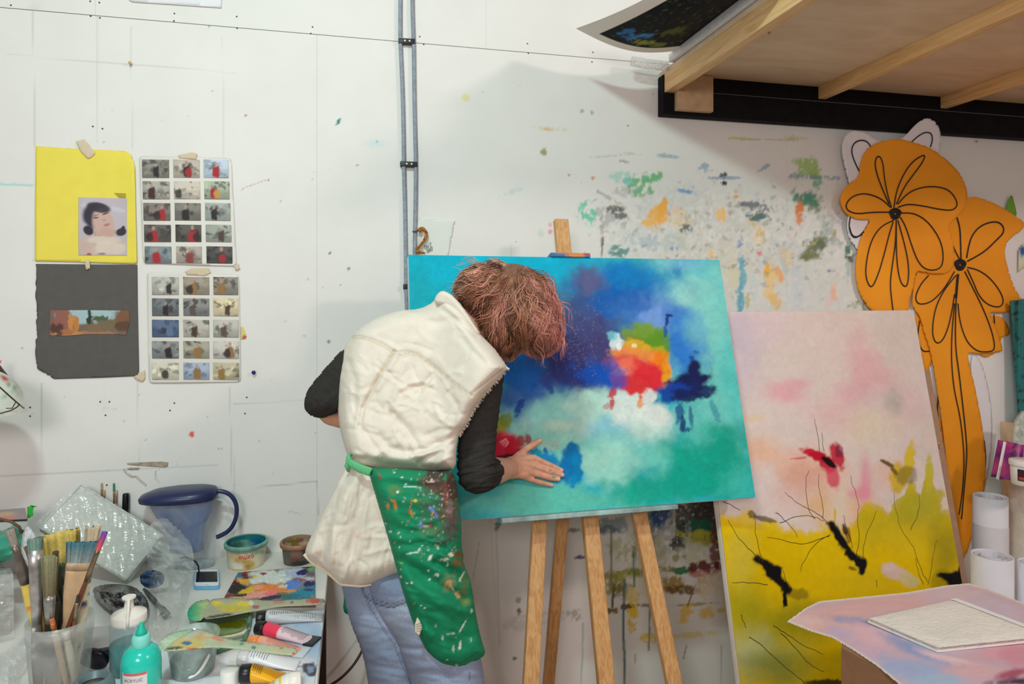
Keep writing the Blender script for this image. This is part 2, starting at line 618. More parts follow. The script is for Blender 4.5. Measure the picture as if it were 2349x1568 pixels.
def wall_paint(U, V):
    p = Paint(U, V, (233, 231, 227))
    B = p.blob
    n = fbm(p.U / 160, p.V / 160, 3, 4)
    p.c *= (0.97 + .06 * n)[:, None]
    # faint rubs and stains
    for (u, v, ru, rv, c, a) in ((860, 330, 26, 8, (200, 225, 230), .5),):
        B(u, v, ru, rv, c, a, soft=.8)
    # ruled pencil lines and board joints showing through the paint
    def wl(u1, v1, u2, v2, a=.35, w=1.5, c=(150, 148, 142)):
        p.line([(u1, v1), (u2, v2)], w, c, a)
    wl(95, 880, 93, 1180); wl(316, 872, 318, 1060, .25); wl(527, 890, 533, 1140, .3); wl(536, 1040, 540, 1200, .2)
    wl(0, 1092, 250, 1078); wl(250, 1078, 500, 1066, .25); wl(535, 925, 696, 919, .4); wl(237, 937, 268, 937, .5); wl(240, 880, 240, 937, .3)
    wl(590, 1117, 728, 1103, .45); wl(728, 1103, 730, 1180, .45); wl(660, 1172, 690, 1178, .3)
    wl(75, 0, 80, 335, .3); wl(222, 20, 224, 330, .18); wl(300, 60, 304, 340, .18); wl(510, 85, 513, 360, .18); wl(15, 125, 540, 167, .25)
    wl(1138, 1190, 1146, 1480, .4, 2, (190, 178, 150)); wl(1125, 1190, 1140, 1440, .25, 2, (205, 195, 170))
    wl(1170, 690, 1172, 560, .2)
    # broken plaster crack
    p.line([(283, 1075), (290, 1085), (302, 1093), (312, 1092), (322, 1103), (335, 1113)], 1.8, (140, 118, 92), .9)
    p.line([(358, 1078), (356, 1096), (366, 1107)], 1.2, (190, 184, 172), .8)
    # dots and flecks on the clean boards
    for (u, v, r, c) in ((564, 265, 3.2, (190, 40, 45)), (440, 996, 7.0, (240, 24, 48)), (776, 279, 5, (20, 130, 130)), (820, 378, 2.5, (60, 60, 70)),
                         (757, 580, 4, (40, 120, 110)), (800, 616, 4, (120, 130, 100)), (754, 783, 4, (50, 130, 110)), (615, 413, 2, (200, 60, 70)),
                         (865, 325, 3, (120, 190, 205)), (1247, 349, 9, (160, 150, 70)),
                         (1068, 224, 10, (228, 222, 160)), (1335, 255, 5, (150, 185, 180)), (1358, 258, 5, (150, 185, 180)), (1305, 401, 3, (220, 130, 110)),
                         (1360, 408, 5, (225, 150, 120)), (1262, 515, 5, (235, 170, 160)), (1262, 532, 6, (235, 150, 150)), (1240, 535, 10, (205, 222, 210)),
                         (698, 770, 3, (170, 190, 180)), (705, 640, 3, (190, 190, 180)), (500, 1028, 2, (120, 120, 115)), (0, 830, 4, (235, 60, 110)),
                         (2240, 325, 3, (190, 30, 40)), (480, 60, 2, (140, 135, 130)), (1441, 288, 2, (40, 50, 60))):
        B(u, v, r * .85, r * .95, c, .85, rough=.5, soft=.3)
    p.line([(-5, 422), (20, 424), (76, 425)], 3, (150, 214, 216), .8, wob=2)
    p.line([(555, 433), (600, 416), (616, 411)], 1.1, (200, 130, 130), .6)
    p.line([(780, 272), (772, 286)], 2.2, (20, 130, 130), .9)
    for i in range(120):
        u = RNG.uniform(0, 1900); v = RNG.uniform(140, 1150)
        B(u, v, RNG.uniform(.8, 1.8), RNG.uniform(.8, 1.8), (110, 108, 104), RNG.uniform(.2, .7), rough=.3, soft=.3)
    # the worked-on area behind the easel
    G = dict(rough=.7, soft=.25)
    for (u, v, ru, rv, c, a, g) in (
            (1680, 560, 300, 150, (222, 226, 220), .5, .35), (1700, 600, 230, 110, (205, 212, 205), .55, .5), (1560, 480, 130, 60, (196, 202, 196), .5, .52),
            (1640, 520, 180, 60, (170, 180, 176), .45, .56), (1830, 560, 110, 130, (190, 200, 190), .5, .52), (1620, 590, 150, 60, (200, 196, 160), .5, .54),
            (1450, 545, 90, 60, (185, 200, 195), .5, .52), (1900, 640, 60, 90, (205, 212, 205), .5, .5)):
        B(u, v, ru, rv, c, a * .55, grain=g + .02, soft=.6, rough=.6, sc=40)
    S = [
        (1475, 430, 28, 34, (110, 190, 130), .9, 25, .50), (1500, 410, 24, 12, (110, 190, 130), .9, -20, .5), (1343, 490, 22, 24, (90, 205, 170), .85, 0, .55),
        (1420, 405, 26, 14, (150, 215, 200), .6, 0, .5), (1440, 415, 10, 8, (120, 205, 195), .8, 0, 0),
        (1508, 497, 24, 25, (246, 186, 90), .95, 10, .38), (1520, 480, 10, 25, (246, 180, 80), .95, 10, 0), (1490, 512, 16, 10, (246, 190, 95), .9, 0, 0),
        (1560, 500, 26, 20, (244, 214, 165), .6, 0, .5), (1656, 492, 11, 20, (246, 200, 120), .9, 5, .4), (1688, 451, 6, 4, (240, 170, 80), .9, 0, 0),
        (1415, 485, 22, 14, (85, 88, 84), .85, 20, .5), (1395, 500, 34, 26, (150, 150, 150), .5, 0, .52), (1430, 478, 10, 5, (70, 75, 70), .9, 0, .4),
        (1400, 455, 40, 4, (140, 140, 140), .5, 28, .5), (1435, 440, 30, 12, (150, 150, 150), .4, 10, .55),
        (1660, 403, 9, 7, (45, 60, 80), .9, 0, .4), (1661, 420, 6, 5, (20, 30, 40), .95, 0, 0), (1660, 408, 45, 3.5, (150, 170, 190), .8, 0, .4),
        (1574, 439, 24, 3.5, (125, 170, 215), .9, 12, .3), (1620, 385, 16, 10, (110, 150, 185), .6, 20, .55), (1530, 358, 24, 6, (160, 185, 195), .8, 5, .4),
        (1755, 383, 18, 5, (130, 165, 205), .7, -35, .45), (1735, 475, 34, 12, (70, 85, 110), .75, 12, .5), (1740, 495, 22, 12, (70, 110, 105), .9, 0, .42),
        (1700, 470, 40, 6, (120, 125, 125), .5, 0, .5), (1572, 525, 14, 12, (90, 95, 90), .8, 0, .48), (1590, 500, 26, 14, (150, 160, 160), .5, -30, .52),
        (1850, 375, 26, 24, (165, 200, 110), .9, 35, .4), (1870, 395, 14, 16, (160, 195, 110), .9, 40, .4), (1832, 372, 12, 12, (170, 205, 120), .8, 0, .4),
        (1845, 405, 34, 7, (115, 150, 165), .8, 3, .45), (1910, 408, 20, 5, (140, 155, 190), .7, 3, .45), (1875, 420, 9, 14, (95, 175, 150), .8, 10, .4),
        (1845, 455, 34, 18, (75, 150, 125), .95, 8, .42), (1860, 465, 24, 10, (85, 150, 120), .9, 20, .4), (1834, 478, 10, 14, (225, 130, 60), .95, 0, .3),
        (1833, 500, 8, 18, (230, 140, 80), .9, 0, .4), (1870, 480, 14, 12, (110, 130, 90), .7, 0, .5),
        (1865, 565, 22, 30, (120, 130, 90), .95, 35, .42), (1850, 588, 24, 10, (115, 125, 80), .9, -10, .42), (1880, 560, 16, 20, (105, 115, 85), .8, 0, .48),
        (1905, 540, 16, 34, (150, 165, 160), .6, -40, .5), (1915, 535, 4, 10, (190, 150, 80), .8, 0, .4), (1900, 505, 24, 16, (170, 185, 180), .6, 0, .5),
        (1418, 577, 22, 14, (90, 150, 145), .9, 10, .45), (1410, 580, 12, 8, (70, 150, 145), .9, 0, .4), (1545, 570, 12, 6, (90, 140, 200), .8, 0, .5),
        (1455, 550, 24, 22, (170, 195, 195), .5, 0, .5), (1490, 560, 20, 20, (175, 190, 200), .6, 0, .5), (1700, 595, 16, 4, (120, 160, 215), .6, 0, .4),
        (1632, 582, 8, 8, (246, 205, 130), .8, 0, .4), (1545, 560, 30, 22, (180, 195, 190), .5, 0, .52), (1695, 560, 8, 8, (110, 140, 200), .7, 0, .5),
        (1742, 582, 7, 4, (235, 120, 150), .9, 0, .3), (1735, 520, 20, 6, (225, 205, 150), .8, 40, .4), (1745, 535, 16, 5, (150, 140, 90), .7, 50, .4),
        (1700, 655, 9, 70, (110, 185, 205), .9, 2, .34), (1680, 630, 18, 40, (226, 222, 190), .8, 0, .44), (1715, 690, 6, 20, (200, 190, 120), .7, 0, .4),
        (1768, 650, 16, 46, (245, 210, 140), .85, 0, .42), (1760, 620, 7, 14, (246, 190, 70), .9, 0, .3), (1788, 630, 7, 20, (245, 180, 110), .9, -15, .35),
        (1778, 690, 12, 18, (240, 200, 130), .85, -30, .4), (1805, 590, 14, 22, (246, 214, 160), .8, -20, .42), (1740, 545, 14, 24, (246, 225, 170), .6, 0, .45),
        (1730, 650, 10, 50, (205, 225, 225), .7, 0, .45), (1830, 650, 14, 60, (205, 218, 228), .6, 0, .5), (1912, 670, 8, 22, (250, 190, 165), .85, 0, .4),
        (1905, 690, 16, 12, (250, 200, 180), .5, 0, .5), (1945, 575, 8, 20, (70, 130, 105), .9, 0, .4), (1952, 590, 12, 12, (40, 55, 50), .9, 0, .45),
        (1908, 620, 8, 5, (60, 90, 170), .7, 0, .5), (1970, 700, 20, 10, (150, 160, 110), .7, 0, .5), (1945, 620, 5, 26, (150, 190, 180), .6, 0, .4),
        (1380, 530, 4, 60, (150, 150, 150), .5, 0, .45), (1382, 560, 2.5, 26, (90, 80, 80), .8, 3, .4), (1800, 590, 40, 30, (180, 195, 195), .5, 0, .56),
        (1705, 318, 28, 4, (205, 215, 130), .9, 3, .35), (1820, 316, 24, 4, (205, 215, 140), .9, 3, .35), (1760, 320, 70, 2, (190, 185, 160), .7, 1, .3),
        (1265, 295, 40, 4, (226, 214, 175), .7, 5, .45), (1255, 297, 14, 3, (226, 190, 130), .8, 5, .35), (1175, 440, 26, 6, (195, 220, 215), .6, -20, .4),
        (1430, 370, 12, 2.5, (120, 125, 125), .6, 10, .3), (1445, 352, 26, 2, (190, 200, 195), .6, 5, .3), (1395, 358, 40, 2, (170, 190, 185), .5, -4, .4),
        (1555, 480, 14, 10, (235, 205, 190), .5, 0, .5),
    ]
    for (u, v, ru, rv, c, a, an, g) in S:
        B(u, v, ru, rv, c, a, an, rough=.75, soft=.25, grain=g)
    for i in range(330):
        u = RNG.normal(1700, 170); v = RNG.normal(535, 75)
        if v < 400 or u > 1990 or u < 1330: continue
        c = [(120, 135, 130), (90, 100, 110), (150, 170, 165), (210, 190, 130), (110, 160, 150), (130, 150, 190), (200, 150, 110)][RNG.integers(7)]
        B(u, v, RNG.uniform(1.5, 9), RNG.uniform(1.5, 7), c, RNG.uniform(.12, .5), RNG.uniform(-60, 60), rough=.8, soft=.3, grain=.47)
    # below the easel ledge
    T = [
        (1560, 1210, 120, 60, (150, 165, 160), .6, 0, .44), (1490, 1210, 30, 45, (120, 140, 160), .8, 0, .42), (1515, 1190, 22, 30, (40, 90, 160), .9, 20, .42),
        (1590, 1180, 60, 40, (60, 62, 70), .85, 0, .40), (1630, 1190, 40, 70, (70, 60, 62), .85, 0, .40), (1560, 1235, 16, 40, (40, 46, 44), .9, 0, .38),
        (1548, 1250, 12, 18, (70, 56, 70), .9, 0, .4), (1605, 1205, 40, 16, (25, 105, 85), .9, 0, .40), (1620, 1225, 40, 18, (30, 95, 80), .8, 0, .42),
        (1600, 1225, 50, 10, (190, 185, 60), .8, 0, .44), (1610, 1240, 46, 10, (175, 170, 50), .8, 0, .45), (1645, 1250, 14, 60, (120, 50, 55), .85, 0, .42),
        (1590, 1270, 40, 30, (200, 205, 175), .7, 0, .46), (1400, 1205, 40, 18, (130, 155, 165), .8, 0, .42), (1395, 1215, 26, 10, (80, 120, 130), .7, 0, .5),
        (1480, 1270, 60, 50, (205, 208, 175), .6, 0, .48), (1420, 1260, 26, 30, (175, 180, 130), .6, 0, .52), (1330, 1278, 12, 4, (90, 60, 120), .9, 0, .35),
        (1430, 1318, 50, 12, (165, 160, 60), .9, -4, .40), (1460, 1312, 30, 10, (140, 150, 50), .9, 0, .40), (1410, 1335, 24, 26, (165, 160, 60), .85, 0, .42),
        (1430, 1355, 26, 18, (130, 120, 50), .8, 0, .46), (1560, 1308, 30, 8, (40, 130, 80), .95, -3, .32), (1625, 1300, 46, 12, (110, 45, 45), .95, -4, .34),
        (1610, 1316, 36, 8, (190, 90, 100), .7, 0, .44), (1520, 1305, 30, 7, (150, 150, 70), .8, 0, .42), (1545, 1340, 26, 20, (170, 135, 40), .85, 0, .44),
        (1562, 1352, 36, 10, (120, 90, 35), .9, 4, .42), (1605, 1335, 16, 26, (200, 150, 120), .6, 0, .5), (1625, 1345, 26, 36, (220, 200, 140), .5, 0, .5),
        (1452, 1375, 16, 34, (225, 190, 60), .9, 0, .42), (1452, 1410, 14, 22, (230, 195, 60), .9, 0, .4), (1447, 1437, 9, 16, (220, 190, 70), .8, 0, .42),
        (1402, 1400, 20, 6, (130, 100, 40), .95, -6, .34), (1438, 1390, 14, 6, (110, 80, 35), .95, -8, .34), (1490, 1388, 34, 4, (130, 100, 50), .8, 3, .4),
        (1600, 1385, 50, 3, (160, 140, 90), .7, -4, .4), (1575, 1405, 14, 20, (232, 198, 80), .9, 30, .40), (1620, 1405, 18, 14, (228, 196, 90), .9, 0, .38),
        (1655, 1400, 10, 5, (225, 190, 90), .8, 0, .4), (1490, 1462, 24, 12, (225, 200, 90), .9, 0, .38), (1590, 1455, 70, 6, (225, 205, 120), .7, -5, .42),
        (1190, 1375, 6, 8, (130, 150, 110), .7, 0, .3), (1180, 1510, 5, 4, (70, 140, 70), .9, 0, .3), (1190, 1402, 5, 8, (80, 75, 40), .8, 0, .3),
        (1140, 1205, 8, 10, (90, 140, 130), .8, 20, .4), (1320, 1215, 16, 6, (90, 95, 95), .7, 0, .45), (1320, 1410, 16, 14, (150, 150, 140), .6, 0, .5),
        (1230, 1420, 80, 22, (200, 200, 194), .6, -10, .45), (1455, 1265, 6, 18, (120, 130, 60), .7, 0, .4), (1500, 1285, 10, 12, (100, 130, 90), .6, 0, .45),
        (1550, 1280, 8, 10, (140, 150, 60), .7, 0, .45), (1470, 1340, 40, 40, (225, 222, 190), .5, 0, .5)]
    for (u, v, ru, rv, c, a, an, g) in T:
        B(u, v, ru, rv, c, a, an, rough=.7, soft=.25, grain=g)
    for pts, w_, c, a in (([(1402, 1215), (1403, 1320), (1405, 1400)], 3, (110, 130, 90), .7), ([(1432, 1330), (1430, 1420), (1433, 1568)], 3.2, (75, 115, 120), .9),
                          ([(1453, 1270), (1455, 1345)], 2.6, (80, 120, 120), .8), ([(1491, 1395), (1488, 1490)], 2.2, (110, 105, 120), .8), ([(1457, 1500), (1456, 1520)], 2, (140, 150, 150), .6),
                          ([(1337, 1430), (1336, 1500), (1333, 1560)], 2.4, (180, 195, 190), .8), ([(1590, 1350), (1578, 1390)], 2, (110, 90, 60), .8), ([(1575, 1480), (1568, 1510)], 2, (150, 130, 110), .7),
                          ([(1655, 1480), (1654, 1560)], 2, (170, 160, 140), .5), ([(1700, 600), (1698, 712)], 2, (90, 160, 180), .5), ([(1410, 1340), (1404, 1390)], 3, (100, 95, 40), .8),
                          ([(1085, 1330), (1092, 1290), (1100, 1240)], 1.4, (180, 180, 176), .6)):
        p.line(pts, w_, c, a, wob=1.5)
    return p.c


def wall_panel(x0, x1, z0, z1, cell, zfine=None):
    g = .0011
    x0 += .0002; x1 -= .0002; z0 += g; z1 -= g
    xs = np.linspace(x0, x1, max(3, int((x1 - x0) / cell)))
    zf = z0 if zfine is None else zfine
    zs = np.linspace(zf, z1, max(3, int((z1 - zf) / cell)))
    if zfine is not None: zs = np.concatenate([[z0], zs])
    nx, nz = len(xs), len(zs)
    X, Z = np.meshgrid(xs, zs)
    P = np.stack([X.ravel(), np.zeros(nx * nz), Z.ravel()], 1)
    idx = np.arange(nx * nz).reshape(nz, nx)
    q = np.stack([idx[:-1, :-1], idx[:-1, 1:], idx[1:, 1:], idx[1:, :-1]], -1).reshape(-1, 4).tolist()
    n = len(P)
    c = [0, nx - 1, nx * nz - 1, nx * (nz - 1)]
    B = P[c] + np.array([[0, .011, 0]])
    # slim edges
    q += [list(range(nx))[::-1] + [n, n + 1], [nx * k + nx - 1 for k in range(nz)][::-1] + [n + 1, n + 2],
          [nx * (nz - 1) + k for k in range(nx)] + [n + 2, n + 3], [nx * k for k in range(nz)] + [n + 3, n]]
    V = np.concatenate([P, B])
    U_, V_, _ = project(V)
    return obj('panel', (V, q), m_wall, wall, smooth=False, col=wall_paint(U_, V_))


xa, xb = WX(727), WX(1805)
wall_panel(-1.7, xa, 0, ZS, .0044, .45)
wall_panel(xa, xb, 0, ZS, .0044, .22)
wall_panel(xb, 3.9, 0, ZS, .0075, .6)
xu = [-1.7, WX(219), WX(1115), WX(1900), 3.9]
for a, b in zip(xu[:-1], xu[1:]):
    wall_panel(a, b, ZS, 3.3, .03)
# screws along the joint and loose ones
m_screw = mat('screw_head', (80, 78, 74), .5, .6)
sg = lathe([(.0001, .0014), (.002, .0012), (.0026, 0)], 8)
scr = None
for (u, v) in ((25, 12), (207, 3), (228, 6), (208, 37), (229, 41), (400, 31), (399, 48), (543, 38), (544, 65), (717, 62), (713, 77), (963, 84), (972, 102), (1210, 100), (1212, 122),
               (1360, 120), (1358, 142), (213, 290), (235, 295), (230, 921), (251, 921), (242, 952), (69, 934), (69, 954), (400, 924), (390, 941), (562, 948), (566, 911), (245, 1112)):
    P = at(u, v, 0)
    if scr is None:
        me_o = obj('screw', xf(sg, Matrix.Rotation(math.pi / 2, 4, 'X')), m_screw, wall, local=True); scr = me_o
    else:
        me_o = scr.copy(); COL.objects.link(me_o)
    me_o.location = Vector(P) - wall.location
# the broken plaster slot under the photo prints
m_gouge = mat('bare_plaster', (176, 160, 140), .9, vary=.25, vscale=60, bump=.6)
g = sheet([(285, 1063), (300, 1061), (345, 1059), (372, 1058), (386, 1060), (385, 1070), (378, 1072), (350, 1070), (320, 1068), (296, 1066)], wallpts(-.0012), .001, 3)
obj('plaster_gouge', g[:2], m_gouge, wall, label='chipped slot where bare brown plaster shows')
g = sheet([(288, 1075), (300, 1072), (322, 1072), (318, 1077), (300, 1078)], wallpts(-.0012), .001, 3)
obj('plaster_gouge', g[:2], m_gouge, wall)

# ---- loft: black bar on the wall, plywood deck, pine joists
m_pine = wood_mat('pine_joist', (236, 198, 142), (218, 172, 112), (45, 3, 45))
m_black = mat('black_paint', (18, 15, 19), .7, vary=.3, vscale=30, bump=.2, spec=.15)
m_ply = wood_mat('plywood', (226, 202, 172), (214, 188, 158), (2, 6, 6), .7)
loft = thing('loft_shelf', 'plywood loft shelf with pine joists over the orange flowers', 'shelf', (2.2, -.3, 2.12))
LX = 1.035
obj('wall_bar', bbox_bev(LX - .004, 3.9, -.045, 0, 2.117, 2.252, .003), m_black, loft, label='black painted bar screwed to the wall')
obj('deck', bbox_bev(LX, 3.9, -1.15, -.002, 2.2525, 2.268, .001), m_ply, loft, label='plywood deck')
for X in (LX + .018, 1.65, 2.18, 2.75, 3.3):
    k = .018 if X < 1.2 else .015
    obj('joist', bbox_bev(X - k, X + k, -1.15, -.046 if X > 1.2 else -.002, 2.19 if X < 1.2 else 2.208, 2.2525, .0015), m_pine, loft)
obj('end_block', bbox_bev(LX + .036, LX + .17, -.07, -.0455, 2.128, 2.2515, .002), mat('block_board', (190, 158, 124), .7, vary=.1, vscale=40), loft, label='square board block under the joist')
obj('screw', xf(lathe([(.0001, .002), (.003, .0015), (.004, 0)], 10), Matrix.Translation((LX + .11, -.0705, 2.143)) @ Matrix.Rotation(math.pi / 2, 4, 'X')), mat('brass', (214, 186, 120), .3, .9), loft)
obj('screw', xf(lathe([(.0001, .008), (.002, .007), (.004, .0035), (.0035, 0)], 10), Matrix.Translation((LX + .13, -.45, 2.2505)) @ Matrix.Rotation(math.pi, 4, 'X')), MATS['brass'], loft)
obj('chalk_line', box(LX + .17, 3.9, -.0456, -.044, 2.199, 2.2005), mat('chalk', (120, 105, 115), .8), loft)

# things lying on the loft
m_foam = mat('foam_board', (226, 224, 226), .6, vary=.05, vscale=90, bump=.4, bscale=50)
o = obj('foam_board', bbox_bev(LX - .012, LX + .5, -1.05, -.10, 2.272, 2.300, .002), m_foam, smooth='auto')
tag(o, 'thick white foam board lying along the loft edge', 'board')
o = obj('thin_dark_sheet', bbox_bev(LX + .005, LX + .55, -1.1, -.07, 2.2685, 2.272, .001), mat('dark_matte', (70, 60, 55), .8))  # thin dark layer between the deck and the foam board
tag(o, 'dark thin sheet under the white foam board on the loft', 'card')
# curling photographic print sticking out past the loft edge
P00 = np.array(at(1322, 66, -.20)); P10 = np.array((LX - .0095, -.13, 2.2985)); P01 = np.array(at(1600, -70, -.66)); P11 = np.array((LX - .0095, -.80, 2.2985))
Pq, q, s, t = gridquad(P00, P10, P11, P01, 90, 90)
sag = .030 * np.sin(math.pi * s) + .012 * np.sin(math.pi * t) * (1 - s)
Pq = Pq - np.stack([np.zeros_like(sag), np.zeros_like(sag), sag], 1)
n = len(Pq)
U_, V_, _ = project(Pq)
pp = Paint(s * 100, t * 100, (236, 232, 222))
ins = np.where((s > .15) & (t > .07) & (s < 1.1) & (t < .95))[0]
pp.c[ins] = lin((14, 15, 18))
sub = Paint(pp.U[ins], pp.V[ins], (14, 15, 18))
for i in range(260):
    uu, vv = RNG.uniform(15, 95), RNG.uniform(10, 95)
    sub.blob(uu, vv, RNG.uniform(.4, 1.6), RNG.uniform(.4, 1.4), [(60, 66, 40), (92, 92, 50), (40, 44, 40), (60, 60, 66), (110, 112, 60)][RNG.integers(5)], .6, rough=.6)
for (uu, vv, ru, rv, c) in ((34, 18, 9, 5, (60, 130, 195)), (46, 24, 7, 4, (70, 140, 205)), (28, 24, 5, 4, (50, 110, 170)), (55, 14, 9, 4, (150, 160, 60)), (72, 12, 8, 3, (120, 128, 50)), (66, 32, 10, 6, (90, 96, 40))):
    sub.blob(uu, vv, ru, rv, c, .9, rough=.9, grain=.45, sc=3)
pp.c[ins] = sub.c
V2 = np.concatenate([Pq, Pq + np.array([[0, 0, .0012]])])
C2 = np.concatenate([pp.c, np.tile(lin((236, 234, 230)), (n, 1))])
o = obj('photo_print', (V2, [x[::-1] for x in q] + [[i + n for i in x] for x in q]), mat('print_paper', vcol=True, rough=.6, vary=.02, spec=.1), col=C2)
tag(o, 'curled dark photographic print with white border overhanging the loft edge', 'print')
# rolled clear bag between print and wall
tb = tube([at(1450, 140, -.07), at(1480, 146, -.07), at(1530, 152, -.07)], [.016, .017, .016], 14)
o = obj('plastic_sleeve', tb, film_mat('sleeve_film', (235, 232, 232), .45, .2, .5, 60)); tag(o, 'short clear plastic sleeve poking out beside the loft edge', 'sleeve')
# sheet at the very top of the wall
g = sheet([(262, -40), (300, 4), (508, 18), (512, -60), (280, -60)], wallpts(-.004), .0006, 8)
o = obj('paper_sheet', g[:2], mat('white_paper', (232, 232, 236), .7, vary=.03)); tag(o, 'white paper sheet pinned high on the wall above the photo pages', 'paper')
# ================================================================== easel and the blue canvas
TL = Vector((0.1522, -0.2703, 1.6087)); TR = Vector((1.1184, -0.2574, 1.6087)); BR = Vector((1.121, -0.4504, 0.92)); BL = Vector((0.1548, -0.4633, 0.92))
CEX = (TR - TL).normalized(); CEY = (TL - BL).normalized(); CN = CEX.cross(CEY).normalized()      # CN points to the room
if CN.y > 0: CN = -CN


def onplane(u, v, back=0.0):
    """point of the canvas plane seen at u, v; back = distance behind it"""
    r = ray(u, v); p0 = BL - CN * back
    return _C + r * ((p0 - _C).dot(CN) / r.dot(CN))


